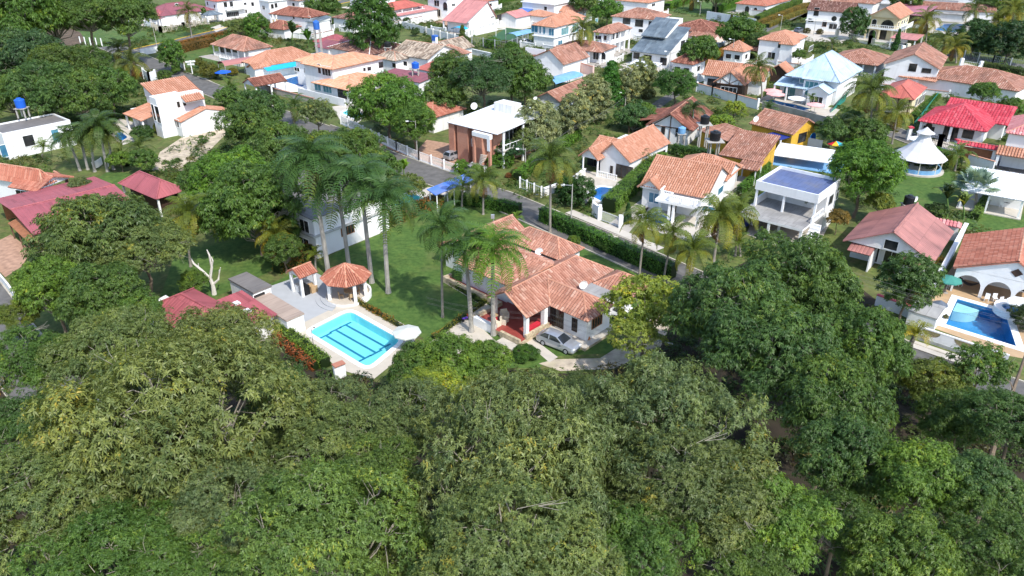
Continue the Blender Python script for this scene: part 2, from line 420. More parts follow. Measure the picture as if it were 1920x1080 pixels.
# ------------------------------------------------------------------ roofs
def slope(mb, P, mat, style='barrel', w=0.3, tl=0.45, thick=0.10, jitter=0.0):
    """one roof plane: rows of half-round tiles (or sheet ribs) laid down the slope, on a thin deck"""
    P = [Vector(p) for p in P]
    n = Vector((0, 0, 0))
    for i in range(len(P)): n += (P[i] - P[0]).cross(P[(i + 1) % len(P)] - P[0])
    n.normalize()
    if n.z < 0: n = -n; P = P[::-1]
    d = Vector((0, 0, -1)) - n * (-n.z)
    d = d.normalized() if d.length > 1e-4 else Vector((0, -1, 0))
    h = n.cross(d)
    O = P[0]
    st = [((p - O).dot(h), (p - O).dot(d)) for p in P]
    lift = 0.0
    amp = {'barrel': 0.11, 'rib': 0.035, 'flat': 0.0}[style]
    lo = [p - n * thick for p in P]
    uvw = [(a / w, b / tl) for a, b in st] if style == 'barrel' else st
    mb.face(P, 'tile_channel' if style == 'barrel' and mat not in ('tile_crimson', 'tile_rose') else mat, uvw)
    mb.face(lo[::-1], mat, uvw[::-1])
    for i in range(len(P)):
        j = (i + 1) % len(P)
        mb.face([P[i], lo[i], lo[j], P[j]], mat, [uvw[i]] * 2 + [uvw[j]] * 2)
    if style == 'flat': return
    s0, s1 = min(a for a, _ in st), max(a for a, _ in st)
    i0 = math.floor(s0 / w)
    k = mb.mi(mat)
    V, Fc, Mi, UV = mb.v, mb.f, mb.m, mb.uv
    prof = ((-0.41, 0.0), (-0.23, 1.0), (0.23, 1.0), (0.41, 0.0)) if style == 'barrel' else ((-0.5, 0.0), (-0.27, 1.0), (0.27, 1.0), (0.5, 0.0))
    for i in range(i0, math.ceil(s1 / w) + 1):
        s = (i + 0.5) * w
        if s < s0 + 0.02 or s > s1 - 0.02: continue
        ts = []
        for a in range(len(st)):
            (sa, ta), (sb, tb) = st[a], st[(a + 1) % len(st)]
            if (sa - s) * (sb - s) <= 0 and abs(sb - sa) > 1e-9: ts.append(ta + (tb - ta) * (s - sa) / (sb - sa))
        if len(ts) < 2: continue
        t0, t1 = min(ts), max(ts)
        if t1 - t0 < 0.1: continue
        if style == 'barrel':
            q0 = math.floor(t0 / tl)
            cuts = [t0] + [q * tl for q in range(q0 + 1, math.ceil(t1 / tl)) if t0 + 0.06 < q * tl < t1 - 0.06] + [t1 + 0.05]
        else:
            cuts = [t0, t1 + 0.04]
        for a in range(len(cuts) - 1):
            ta, tb = cuts[a], cuts[a + 1]
            wob = jitter * (random.random() - 0.5)
            base = len(V)
            for t, ex in ((ta, 0.0), (tb, 0.035 if style == 'barrel' else 0.0)):
                for (f, g) in prof:
                    V.append(tuple(O + h * (s + f * w + wob) + d * t + n * (g * amp + ex + 0.004)))
            vv = (ta + tb) / 2 / tl
            for c in range(3):
                Fc.append((base + c, base + 4 + c, base + 5 + c, base + 1 + c)); Mi.append(k)
                if style == 'barrel': UV.extend([(i + 0.5, vv)] * 4)
                else: UV.extend([(s, ta), (s, tb), (s, tb), (s, ta)])
            if style == 'barrel':
                Fc.append((base + 4, base + 5, base + 6, base + 7)); Mi.append(k); UV.extend([(i + 0.5, vv)] * 4)
def cap(mb, a, b, r=0.13, mat='ridge_tile'):
    a, b = Vector(a), Vector(b)
    d = b - a; L = d.length
    if L < 0.15: return
    nseg = max(1, int(L / 0.5)); d /= L
    x = d.cross(Vector((0, 0, 1))).normalized(); z = x.cross(d).normalized()
    for i in range(nseg):
        p, q = a + d * (L * i / nseg), a + d * (L * (i + 1) / nseg)
        rows = []
        for e, rr in ((p, r), (q, r * 0.86)):
            rows += [e + x * (rr * math.cos(t)) + z * (rr * math.sin(t) * 0.8 + 0.04) for t in (0, 0.8, 1.57, 2.34, 3.14)]
        k = len(mb.v); mb.v.extend(tuple(v) for v in rows); mi = mb.mi(mat)
        for c in range(4):
            mb.f.append((k + c, k + c + 1, k + 6 + c, k + 5 + c)); mb.m.append(mi)
            mb.uv.extend([(i + 0.5 + a.x * 3.7, 0.5)] * 4)

HOUSES = []
class House:
    """frame: near eave corner seen at pixel N, z metres up; local x runs along the front towards N (heading ang), local y from N away; Lx, Rx: pixel columns of the left and right eave corners"""
    def __init__(s, name, label, N, z, Lx=None, Rx=None, ang=-40, A=None, B=None, cat='house', group=None, wall='white_wall', near=False):
        n = G(*N, z); th = math.radians(ang)
        u = Vector((math.cos(th), math.sin(th), 0)); v = Vector((-u.y, u.x, 0))
        zc0 = n.y * CP - (z - HC) * SP
        def solve(px, d):   # length along d whose end falls in pixel column px
            q = px - 960
            return (q * zc0 - F * n.x) / (F * d.x - q * d.y * CP)
        s.A = A if A else solve(Lx, -u); s.B = B if B else solve(Rx, v)
        o = n - u * s.A
        s.o, s.u, s.vv, s.z = Vector((o.x, o.y, 0)), u, v, z
        s.rz = th
        s.root = thing(name, label, cat, s.o, s.rz, group)
        s.npx, s.cat, s.label = N, cat, label
        s.W = MB(); s.wall = wall; s.near = near; s.tw = 0.33 if near else 0.42; s.tl = 0.45 if near else 0.7
        HOUSES.append(s)
        s.fy, s.rx = 0.4, s.A - 0.4
    def lp(s, px, py, z=0.0):
        d = G(px, py, z) - s.o
        return d.dot(s.u), d.dot(s.vv)
    def loc(s, p): return s.o + s.u * p[0] + s.vv * p[1] + Vector((0, 0, p[2] if len(p) > 2 else 0))
    def hit(s, face, px, py):
        d = ray(px, py); o = Vector((0, 0, HC))
        nrm, off = (s.vv, s.fy) if face == 'F' else (s.u, s.rx)
        t = (off - (o - s.o).dot(nrm)) / d.dot(nrm)
        p = o + d * t - s.o
        return (p.dot(s.u) if face == 'F' else p.dot(s.vv)), p.z
    def body(s, x0=None, y0=None, x1=None, y1=None, z0=0, z1=None, ov=0.45, mat=None, faces=True):
        x0 = ov if x0 is None else x0; y0 = ov if y0 is None else y0
        x1 = s.A - ov if x1 is None else x1; y1 = s.B - ov if y1 is None else y1
        s.W.box(x0, y0, z0, x1, y1, s.z if z1 is None else z1, mat or s.wall)
        if faces: s.fy, s.rx = y0, x1
        s.bx = (x0, y0, x1, y1)
    def roof(s, kind, mat, rise, x0=0.0, y0=0.0, x1=None, y1=None, z=None, axis=None, style='barrel', ov=0.45, gmat=None, high=None, capm='ridge_tile', name='roof', tw=None, tl=None, off=0.5):
        x1 = s.A if x1 is None else x1; y1 = s.B if y1 is None else y1; z = s.z if z is None else z
        mb, cp = MB(), MB()
        w, t = tw or s.tw, tl or s.tl
        jit = 0.03 if s.near else 0.0
        def sl(P): slope(mb, P, mat, style, w, t, jitter=jit)
        a, b, c, d = (x0, y0, z), (x1, y0, z), (x1, y1, z), (x0, y1, z)
        zr = z + rise; g = gmat or s.wall
        if kind == 'hip':
            if (x1 - x0) >= (y1 - y0):
                e = (y1 - y0) / 2; m = (y0 + y1) / 2; p, q = (x0 + e, m, zr), (x1 - e, m, zr)
                if q[0] - p[0] < 0.05: q = p
                sl([a, b, q, p] if q != p else [a, b, p]); sl([c, d, p, q] if q != p else [c, d, p]); sl([b, c, q]); sl([d, a, p])
            else:
                e = (x1 - x0) / 2; m = (x0 + x1) / 2; p, q = (m, y0 + e, zr), (m, y1 - e, zr)
                sl([a, b, p]); sl([c, d, q]); sl([b, c, q, p]); sl([d, a, p, q])
            (ends) = ((a, p), (d, p), (b, q), (c, q)) if (x1 - x0) >= (y1 - y0) else ((a, p), (b, p), (c, q), (d, q))
            for m1, m2 in ends: cap(cp, m1, m2, mat=capm)
            cap(cp, p, q, mat=capm)
        elif kind == 'gable':
            axis = axis or ('x' if (x1 - x0) >= (y1 - y0) else 'y')
            if axis == 'x':
                m = y0 + (y1 - y0) * off; p, q = (x0, m, zr), (x1, m, zr)
                sl([a, b, q, p]); sl([c, d, p, q])
                for xx in (x0 + ov, x1 - ov - 0.15):
                    zt = zr - 0.12
                    for xa in (xx, xx + 0.15): s.W.face([(xa, y0 + ov, z - 0.05), (xa, y1 - ov, z - 0.05), (xa, y1 - ov, z - 0.1 + rise * ov / (y1 - m)), (xa, m, zt), (xa, y0 + ov, z - 0.1 + rise * ov / (m - y0))], g)
            else:
                m = x0 + (x1 - x0) * off; p, q = (m, y0, zr), (m, y1, zr)
                sl([b, c, q, p]); sl([d, a, p, q])
                for yy in (y0 + ov, y1 - ov - 0.15):
                    zt = zr - 0.12
                    for ya in (yy, yy + 0.15): s.W.face([(x0 + ov, ya, z - 0.05), (x1 - ov, ya, z - 0.05), (x1 - ov, ya, z - 0.1 + rise * ov / (x1 - m)), (m, ya, zt), (x0 + ov, ya, z - 0.1 + rise * ov / (m - x0))], g)
            cap(cp, p, q, mat=capm)
        elif kind == 'shed':      # high side: 'x0','x1','y0','y1'
            H = {'x0': (0, 3), 'x1': (1, 2), 'y0': (0, 1), 'y1': (2, 3)}[high]
            P = [list(p) for p in (a, b, c, d)]
            for i in H: P[i][2] = zr
            sl(P)
            i0 = ov
            def zz(x, y):
                f = {'x0': (x1 - x) / (x1 - x0), 'x1': (x - x0) / (x1 - x0), 'y0': (y1 - y) / (y1 - y0), 'y1': (y - y0) / (y1 - y0)}[high]
                return z + rise * f - 0.11
            X0, X1, Y0, Y1 = x0 + i0, x1 - i0, y0 + i0, y1 - i0
            R4 = [(X0, Y0), (X1, Y0), (X1, Y1), (X0, Y1)]
            if gmat != 'none':
                for i in range(4):
                    (ax, ay), (bx_, by_) = R4[i], R4[(i + 1) % 4]
                    s.W.face([(ax, ay, z - 0.2), (bx_, by_, z - 0.2), (bx_, by_, zz(bx_, by_)), (ax, ay, zz(ax, ay))], g)
        elif kind == 'slab':
            mb.box(x0, y0, z, x1, y1, z + rise, mat)
        ro = mb.build(name, s.root)
        if cp.f and style == 'barrel': cp.build('ridge_cap', ro)
        elif cp.f: cp.build('ridge_cap', ro)
        return ro
    def parapet(s, x0, y0, x1, y1, z0, z1, t=0.2, mat=None, roofmat='sheet_grey', zr=None):
        mt = mat or s.wall; mb = MB()
        mb.box(x0, y0, z0, x1, y0 + t, z1, mt); mb.box(x0, y1 - t, z0, x1, y1, z1, mt)
        mb.box(x0, y0 + t, z0, x0 + t, y1 - t, z1, mt); mb.box(x1 - t, y0 + t, z0, x1, y1 - t, z1, mt)
        mb.build('parapet', s.root)
        if roofmat:
            r = MB(); zr = zr or (z0 + 0.08)
            r.box(x0 + t, y0 + t, zr - 0.3, x1 - t, y1 - t, zr, roofmat); r.build('roof', s.root)
    def win(s, face, x0, y0, x1, y1, glass='glass_dark', frame='white_paint', name='window', arch=False, mull=None):
        xm, ym = (x0 + x1) / 2, (y0 + y1) / 2
        s0, s1 = s.hit(face, x0, ym)[0], s.hit(face, x1, ym)[0]
        zb, zt = s.hit(face, xm, y1)[1], s.hit(face, xm, y0)[1]
        w, h = abs(s1 - s0), zt - zb
        if w < 0.2 or h < 0.2: return
        zb = max(zb, 0.05)
        c = (s0 + s1) / 2
        s.win_at(face, c, zb, w, h, glass, frame, name, arch, mull)
    def win_at(s, face, c, zb, w, h, glass='glass_dark', frame='white_paint', name='window', arch=False, mull=None):
        loc = (c, s.fy, zb) if face == 'F' else (s.rx, c, zb)
        me, pm = window_mesh(round(w, 1), round(h, 1), glass, frame, arch, mull)
        o = link(name, me, s.root, loc, 0 if face == 'F' else math.pi / 2)
        link('pane', pm, o)
        return o
    def box(s, name, x0, y0, z0, x1, y1, z1, mat, top=None, label=None):
        mb = MB(); mb.box(x0, y0, z0, x1, y1, z1, mat, top)
        o = mb.build(name, s.root)
        if label: o['label'] = label
        return o
    def col(s, x, y, z0, z1, r=0.15, mat='white_paint', sq=True):
        mb = MB()
        if sq: mb.box(x - r, y - r, z0, x + r, y + r, z1, mat)
        else: mb.lathe([(r * 1.5, z0), (r * 1.5, z0 + 0.15), (r, z0 + 0.2), (r * 0.9, z1 - 0.25), (r * 1.4, z1 - 0.1), (r * 1.4, z1)], mat, 10, (x, y, 0))
        return mb.build('column', s.root)
    def rail(s, pts, z0, h=0.9, mat='white_paint', gap=0.3, name='balustrade'):
        mb = MB()
        for (ax, ay), (bx_, by_) in zip(pts, pts[1:]):
            L = math.hypot(bx_ - ax, by_ - ay); n = max(1, int(L / gap))
            mb.bar((ax, ay, z0 + h), (bx_, by_, z0 + h), 0.14, mat, 0.1); mb.bar((ax, ay, z0 + 0.06), (bx_, by_, z0 + 0.06), 0.14, mat, 0.1)
            for i in range(n + 1):
                x, y = ax + (bx_ - ax) * i / n, ay + (by_ - ay) * i / n
                mb.bar((x, y, z0), (x, y, z0 + h), 0.11 if i % 6 else 0.2, mat)
        return mb.build(name, s.root)
    def done(s):
        if s.W.f: s.W.build('wall', s.root)
        return s.root
_wc = {}
def window_mesh(w, h, glass, frame, arch, mull):
    k = (w, h, glass, frame, arch, mull)
    if k in _wc: return _wc[k]
    f, p = MB(), MB(); t = 0.08
    x = w / 2
    if arch:
        n = 10; hs = h - x if h > x else h * 0.4; ry = h - hs
        arc = [(x * math.cos(math.pi * i / n), hs + ry * math.sin(math.pi * i / n)) for i in range(n + 1)]
        poly = [(-x, 0), (x, 0)] + arc
        p.face([(a, -0.03, b) for a, b in poly], glass)
        f.box(-x, -0.07, 0, x, 0.02, t, frame)
        out = [(x, 0)] + arc + [(-x, 0)]
        for a, b in zip(out, out[1:]): f.bar((a[0], -0.03, a[1]), (b[0], -0.03, b[1]), 0.09, frame, 0.09, up=(0, 1, 0))
    else:
        p.box(-x + t, -0.03, t, x - t, 0.02, h - t, glass)
        f.box(-x, -0.07, 0, x, 0.02, t, frame); f.box(-x, -0.07, h - t, x, 0.02, h, frame)
        f.box(-x, -0.065, t, -x + t, 0.02, h - t, frame); f.box(x - t, -0.065, t, x, 0.02, h - t, frame)
        n = mull if mull is not None else max(0, int(round(w / 1.1)) - 1)
        for i in range(n):
            c = -x + w * (i + 1) / (n + 1); f.box(c - 0.03, -0.06, t, c + 0.03, 0.02, h - t, frame)
    _wc[k] = (f.mesh('window'), p.mesh('pane'))
    return _wc[k]

# ------------------------------------------------------------------ foliage
def quads_mesh(name, V, mat, age=None, nper=4, extra=None):
    """V: (n,4,3) array of leaf quads"""
    n = len(V); me = bpy.data.meshes.new(name)
    me.vertices.add(n * 4); me.vertices.foreach_set('co', np.ascontiguousarray(V, dtype=np.float32).ravel())
    me.loops.add(n * 4); me.loops.foreach_set('vertex_index', np.arange(n * 4, dtype=np.int32))
    me.polygons.add(n); me.polygons.foreach_set('loop_start', np.arange(0, n * 4, 4, dtype=np.int32))
    me.materials.append(MATS[mat])
    me.update(calc_edges=True)
    at = me.attributes.new('age', 'FLOAT', 'FACE')
    at.data.foreach_set('value', np.clip(age, 0, 1).astype(np.float32))
    return me
def unit(a): return a / np.maximum(np.linalg.norm(a, axis=-1, keepdims=True), 1e-9)
def leaves(rs, C, N, L, W, k, tilt=0.35, droop=0.3, spread=0.0):
    """rosettes of k pointed leaves at points C with axes N"""
    n = len(C)
    ref = unit(rs.normal(size=(n, 3)))
    a1 = unit(np.cross(N, ref)); a2 = np.cross(N, a1)
    out = []
    for j in range(k):
        th = 2 * np.pi * (j + rs.uniform(-0.3, 0.3, n)) / k
        d = unit(a1 * np.cos(th)[:, None] + a2 * np.sin(th)[:, None] + N * (tilt + rs.normal(0, 0.35, n))[:, None])
        l = (L * rs.uniform(0.65, 1.25, n))[:, None]; w = (W * rs.uniform(0.7, 1.2, n))[:, None]
        sd_ = unit(np.cross(d, N + rs.normal(0, 0.35, (n, 3))))
        tip = C + d * l; tip[:, 2] -= (droop * l)[:, 0]
        mid = C + d * l * 0.45
        out.append(np.stack([C, mid + sd_ * w / 2, tip, mid - sd_ * w / 2], 1))
    return np.concatenate(out, 0)
def sph(rs, n, zmin=-0.35):
    z = rs.uniform(zmin, 1, n); t = rs.uniform(0, 2 * np.pi, n); r = np.sqrt(1 - z * z)
    return np.stack([r * np.cos(t), r * np.sin(t), z], 1)
def crown(name, seed, R=1.0, H=0.6, nl=12, lobe=0.42, nsub=40, nros=14, k=6, L=0.1, W=0.03, flat=0.75, rc=0.14, bare=0.05, shape='dome', droop=0.3, tilt=0.35, agev=0.2, twig=0.0034, low=1.15, tw_p=0.12):
    """returns (leaf mesh, branch mesh) with centre at the origin; R is the crown radius"""
    rs = np.random.RandomState(seed)
    lobes, lr = [], []
    for i in range(nl):
        az = i * 2.39996 + rs.uniform(-0.3, 0.3)
        if shape == 'dome':
            cz = 1 - (i + 0.5) / nl * low; rr = math.sqrt(max(0, 1 - min(1, abs(cz)) ** 2))
            k_ = rs.uniform(0.5, 0.84); p = np.array([rr * math.cos(az) * R * k_, rr * math.sin(az) * R * k_, cz * H * rs.uniform(0.48, 0.76)])
            r = R * lobe * rs.uniform(0.62, 1.2)
        elif shape == 'cone':
            f = (i + 0.5) / nl; zz = -H + 2 * H * f; rr = R * (1 - f) ** 0.8 * 0.55
            p = np.array([rr * math.cos(az), rr * math.sin(az), zz]); r = R * lobe * (1.1 - 0.8 * f)
        else:   # 'oval'
            cz = 1 - 2 * (i + 0.5) / nl; rr = math.sqrt(1 - cz * cz)
            p = np.array([rr * math.cos(az) * R * 0.6, rr * math.sin(az) * R * 0.6, cz * H * 0.66]); r = R * lobe * rs.uniform(0.8, 1.1)
        lobes.append(p); lr.append(r)
    lobes, lr = np.array(lobes), np.array(lr)
    LV, AG = [], []
    tw = MB()
    root = np.array([0, 0, -H * 0.75])
    for i in range(nl):
        d = sph(rs, nsub, -0.45)
        P = lobes[i] + d * lr[i] * rs.uniform(0.72, 1.08, (nsub, 1)) * np.array([1, 1, flat])
        keep = np.ones(nsub, bool)
        for j in range(nl):
            if j != i:
                q = (P - lobes[j]) / (lr[j] * np.array([1, 1, flat]))
                keep &= (np.linalg.norm(q, axis=1) > 0.72)
        P, d = P[keep], d[keep]
        dead = rs.uniform(size=len(P)) < bare
        # limb
        mid = (root + lobes[i]) / 2 + rs.normal(0, 0.05 * R, 3) - np.array([0, 0, 0.06 * R])
        tw.tube([root, mid, lobes[i]], [twig * 5.0 * R, twig * 3.2 * R, twig * 1.6 * R], 'pale_bark', 5, False)
        for j in range(len(P)):
            if rs.uniform() < tw_p or dead[j]:
                e = P[j] + d[j] * (0.10 * R if dead[j] else 0.0)
                m2 = lobes[i] * 0.45 + P[j] * 0.55 + rs.normal(0, 0.04 * R, 3)
                tw.tube([lobes[i] * .6 + m2 * .4, m2, e], [twig * 1.6 * R, twig * 1.2 * R, twig * 0.5 * R], 'pale_bark', 4, False)
                if dead[j]:
                    for _ in range(3):
                        e2 = P[j] + unit(d[j] + rs.normal(0, 0.6, 3)) * 0.2 * R
                        tw.tube([m2 * 0.3 + P[j] * 0.7, (P[j] + e2) / 2 + rs.normal(0, 0.02 * R, 3), e2], [twig * 0.9 * R, twig * 0.7 * R, twig * 0.35 * R], 'pale_bark', 3, False)
        P, d = P[~dead], d[~dead]
        n = len(P)
        if n == 0: continue
        off = rs.normal(size=(n, nros, 3)); off = unit(off) * rs.uniform(0.25, 1.0, (n, nros, 1)) ** 0.6 * rc * R
        off[..., 2] *= 0.62
        C = P[:, None, :] + off
        N = unit(0.55 * d[:, None, :] + 0.8 * unit(off) + np.array([0, 0, 0.55]) + rs.normal(0, 0.25, (n, nros, 3)))
        sub_age = rs.normal(0.45, agev * 0.8, (n, 1)) + rs.normal(0, 0.10) + np.zeros((n, nros))
        q = leaves(rs, C.reshape(-1, 3), N.reshape(-1, 3), L, W, k, tilt, droop)
        LV.append(q); AG.append(np.tile(sub_age.reshape(-1), k) + rs.normal(0, agev * 0.6, len(q)))
    LV, AG = np.concatenate(LV), np.concatenate(AG)
    return quads_mesh(name, LV, 'foliage', AG), tw.mesh('branches')
def trunk_mesh(seed, r0=0.09, r1=0.05, bend=0.05, mat='brown_bark'):
    rs = np.random.RandomState(seed); mb = MB()
    pts = [(0, 0, -0.02)] + [(rs.normal(0, bend), rs.normal(0, bend), z) for z in (0.3, 0.65)] + [(0, 0, 1)]
    mb.tube(pts, [r0, r0 * 0.72, r1 * 1.15, r1], mat, 8, False)
    return mb.mesh('trunk')
# ------------------------------------------------------------------ the setting: ground, water basins, roads, lawns
def poly_mesh(name, outer, holes=(), z=0.0, mat='grass'):
    loops = [[Vector((p[0], p[1], 0)) for p in outer]] + [[Vector((p[0], p[1], 0)) for p in h] for h in holes]
    tris = tessellate_polygon(loops)
    vs = [v for l in loops for v in l]
    me = bpy.data.meshes.new(name)
    def area(t):
        a, b, c = (vs[i] for i in t); return (b - a).cross(c - a).z
    me.from_pydata([(v.x, v.y, z) for v in vs], [], [t if area(t) > 0 else t[::-1] for t in tris])
    me.materials.append(MATS[mat]); me.update()
    return me
def pxy(pts, z=0.0): return [G(*p, z) for p in pts]
EXCL = []
def sheet(name, pts, mat, z, holes=(), kind='structure'):
    if name not in ('forest_floor', 'verge', 'park_grass', 'stony_yard'): EXCL.append([tuple(v[:2]) for v in pxy(pts)])
    o = link(name, poly_mesh(name, pxy(pts), [pxy(h) for h in holes], z, mat))
    o['kind'] = kind
    return o
def inset(poly, d):
    n = len(poly); out = []
    c = sum((Vector(p[:2]) for p in poly), Vector((0, 0))) / n
    for i in range(n):
        a, b, e = Vector(poly[i - 1][:2]), Vector(poly[i][:2]), Vector(poly[(i + 1) % n][:2])
        d1, d2 = (b - a).normalized(), (e - b).normalized()
        n1, n2 = Vector((-d1.y, d1.x)), Vector((-d2.y, d2.x))
        if (c - b).dot(n1) < 0: n1 = -n1
        if (c - b).dot(n2) < 0: n2 = -n2
        m = (n1 + n2); m = m / max(0.3, m.dot(n1)) if m.length > 1e-6 else n1
        out.append(b + m * d)
    return out
HOLES = []
def pool(label, pts, tile, water='pool_water', depth=1.5, coping='pool_deck_stone', lanes=None, steps=None, cw=0.5, rnd=0.0):
    P = [Vector(p[:2]) for p in pxy(pts)]
    if rnd:
        Q = []
        for i, b in enumerate(P):
            a, c = P[i - 1], P[(i + 1) % len(P)]
            u, v = (a - b).normalized() * rnd, (c - b).normalized() * rnd
            for t in (0, 0.33, 0.66, 1): Q.append((b + u) * (1 - t) ** 2 + b * (2 * t * (1 - t)) + (b + v) * t * t)
        P = Q
    if sum(P[i - 1].cross(P[i]) for i in range(len(P))) < 0: P = P[::-1]
    hole = inset(P, -cw * 0.5)
    HOLES.append(hole)
    c = sum(P, Vector((0, 0))) / len(P)
    root = thing('swimming_pool', label, 'pool', (c.x, c.y, 0))
    n = len(P); L = [p - c for p in P]
    mb = MB()
    mb.face([(p.x, p.y, -depth) for p in L], tile)
    for i in range(n):
        a, b = L[i], L[(i + 1) % n]
        mb.face([(a.x, a.y, 0.02), (b.x, b.y, 0.02), (b.x, b.y, -depth), (a.x, a.y, -depth)], tile)
    basin = mb.build('basin', root)
    if lanes:
        ln = MB()
        for (a, b, bar) in lanes:
            A_, B_ = G(*a, -0.12), G(*b, -0.12)
            # refraction is left out, so lines are placed where the eye finds them on the basin floor
            A_, B_ = G(*a, -depth + 0.01) , G(*b, -depth + 0.01)
            d = (B_ - A_).normalized(); s = Vector((-d.y, d.x, 0))
            w = 0.13
            cc = Vector((c.x, c.y, 0))
            ln.face([A_ + s * w - cc, A_ - s * w - cc, B_ - s * w - cc, B_ + s * w - cc], 'pool_tile_line')
            for E in ((A_, B_) if bar else ()):
                ln.face([E + s * 0.75 - d * w - cc + Vector((0, 0, .004)), E + s * 0.75 + d * w - cc + Vector((0, 0, .004)), E - s * 0.75 + d * w - cc + Vector((0, 0, .004)), E - s * 0.75 - d * w - cc + Vector((0, 0, .004))], 'pool_tile_line')
        ln.build('lane_line', root)
    if steps:
        for k, r in enumerate(steps[1]):
            st = MB(); q = G(*steps[0]) - Vector((c.x, c.y, 0)); a0, a1 = steps[2]
            pts_ = [(q.x, q.y)] + [(q.x + r * math.cos(a0 + (a1 - a0) * i / 12), q.y + r * math.sin(a0 + (a1 - a0) * i / 12)) for i in range(13)]
            st.prism(pts_, -depth + 0.02, -0.32 - 0.22 * k, 'pool_tile_step'); st.build('step', root)
    w = MB(); w.face([(p.x, p.y, -0.10) for p in L], water); w.build('water', root)
    cp_ = MB(); hi = [p - c for p in hole]
    for i in range(n):
        a, b, e, f = L[i], L[(i + 1) % n], hi[(i + 1) % n], hi[i]
        o2 = inset([p + c for p in L], -cw); 
        e, f = o2[(i + 1) % n] - c, o2[i] - c
        cp_.face([(a.x, a.y, 0.07), (b.x, b.y, 0.07), (e.x, e.y, 0.07), (f.x, f.y, 0.07)], coping)
        cp_.face([(a.x, a.y, 0.0), (b.x, b.y, 0.0), (b.x, b.y, 0.07), (a.x, a.y, 0.07)], coping)
        cp_.face([(e.x, e.y, 0.0), (f.x, f.y, 0.0), (f.x, f.y, 0.07), (e.x, e.y, 0.07)], coping)
    cp_.build('coping', root)
    return root

pool('rectangular turquoise pool with three dark lane lines beside the lawn', [(578, 622), (655, 583), (752, 638), (690, 690)], 'pool_tile_cyan', 'pool_water', 1.0, 'white_paint', [((611, 629), (684, 672), True), ((629, 618.5), (705, 661.5), True), ((648, 609), (722, 650), True)], rnd=0.9)
pool('deep blue pool with round pale steps on a tan deck', [(1795, 561), (1884, 586), (1905, 650), (1773, 609)], 'pool_tile_blue', 'pool_water', 1.5, 'white_paint', steps=((1796, 563), (2.3, 1.85, 1.4, 0.95), (-2.23, -0.82)), cw=0.7)
pool('small blue pool behind the round bush and the clipped hedge', [(1103, 365), (1124, 350), (1155, 354), (1132, 380)], 'pool_tile_blue', 'deep_water', 1.2, 'white_paint', rnd=0.8)
pool('small blue pool in front of the balustraded orange house', [(1205, 405), (1232, 398), (1262, 414), (1232, 424)], 'pool_tile_blue', 'pool_water', 1.2, 'white_paint')
pool('blue pool on the white terrace of the peach-roofed house', [(527, 151), (556, 143), (583, 152), (566, 163)], 'pool_tile_blue', 'deep_water', 1.4, 'white_paint', cw=0.9)
pool('small turquoise pool under the pale-green tree', [(640, 212), (655, 205), (682, 214), (668, 224)], 'pool_tile_cyan', 'pool_water', 1.1, 'white_paint', rnd=1.0)
pool('little blue pool by the white modern house terrace', [(214, 252), (226, 247), (240, 258), (226, 266)], 'pool_tile_blue', 'pool_water', 1.2, 'pale_concrete', rnd=0.8)
pool('long blue and turquoise pool before the ice-blue roofed mansion', [(1428, 190), (1446, 187), (1520, 204), (1503, 209)], 'pool_tile_blue', 'pool_water', 1.2, 'pale_concrete')
pool('pale blue pool with white slats behind the flowering hedge', [(738, 384), (768, 362), (800, 373), (765, 397)], 'pool_tile_cyan', 'pool_water', 1.0, 'white_paint')
pool('bright blue pool between the white corrugated roof and the round dark tree', [(1752, 56), (1770, 46), (1812, 46), (1792, 62)], 'pool_tile_blue', 'pool_water', 1.2, 'pale_concrete', cw=0.8)

link('ground', poly_mesh('ground', [(-900, -60), (900, -60), (900, 1500), (-900, 1500)], HOLES, 0.0, 'rough_grass'))['kind'] = 'structure'
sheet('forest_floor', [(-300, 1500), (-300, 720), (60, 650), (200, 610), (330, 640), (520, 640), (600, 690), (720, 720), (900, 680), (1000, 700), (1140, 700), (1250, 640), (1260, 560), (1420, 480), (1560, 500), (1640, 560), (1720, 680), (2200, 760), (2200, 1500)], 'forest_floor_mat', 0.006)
sheet('lawn', [(480, 545), (640, 470), (840, 383), (900, 376), (1290, 520), (1255, 560), (1180, 640), (1150, 662), (1040, 668), (1010, 690), (900, 690), (820, 655), (776, 622), (690, 575), (600, 540)], 'lawn_grass', 0.012)
sheet('lawn', [(300, 560), (330, 470), (440, 430), (590, 465), (520, 503), (430, 545), (350, 580)], 'lawn_grass', 0.012)
sheet('lawn', [(1660, 345), (1700, 315), (1790, 320), (1800, 365), (1760, 400), (1740, 420), (1660, 400)], 'lawn_grass', 0.012)
sheet('lawn', [(1800, 425), (1835, 385), (1960, 410), (1960, 470), (1880, 450)], 'lawn_grass', 0.012)
sheet('lawn', [(165, 350), (200, 322), (250, 325), (245, 345), (205, 365)], 'lawn_grass', 0.012)
sheet('lawn', [(345, 100), (395, 88), (420, 105), (400, 125), (350, 128)], 'grass', 0.012)
sheet('lawn', [(1250, 20), (1300, 5), (1400, 0), (1420, 20), (1330, 32)], 'lawn_grass', 0.012)
sheet('lawn', [(1490, 10), (1530, 8), (1520, 36), (1470, 44), (1440, 50), (1440, 38)], 'grass', 0.012)
sheet('lawn', [(1620, 62), (1660, 66), (1700, 80), (1680, 88), (1610, 74)], 'lawn_grass', 0.012)
sheet('lawn', [(850, 8), (900, 6), (900, 18), (850, 18)], 'lawn_grass', 0.012)
sheet('park_grass', [(60, 75), (150, 55), (260, 50), (340, 45), (400, 48), (430, 58), (330, 82), (250, 95), (180, 92), (150, 95), (90, 85)], 'grass', 0.012)
sheet('dirt_track', [(70, 62), (130, 52), (150, 60), (160, 75), (150, 84), (120, 90), (90, 76)], 'soil', 0.016)
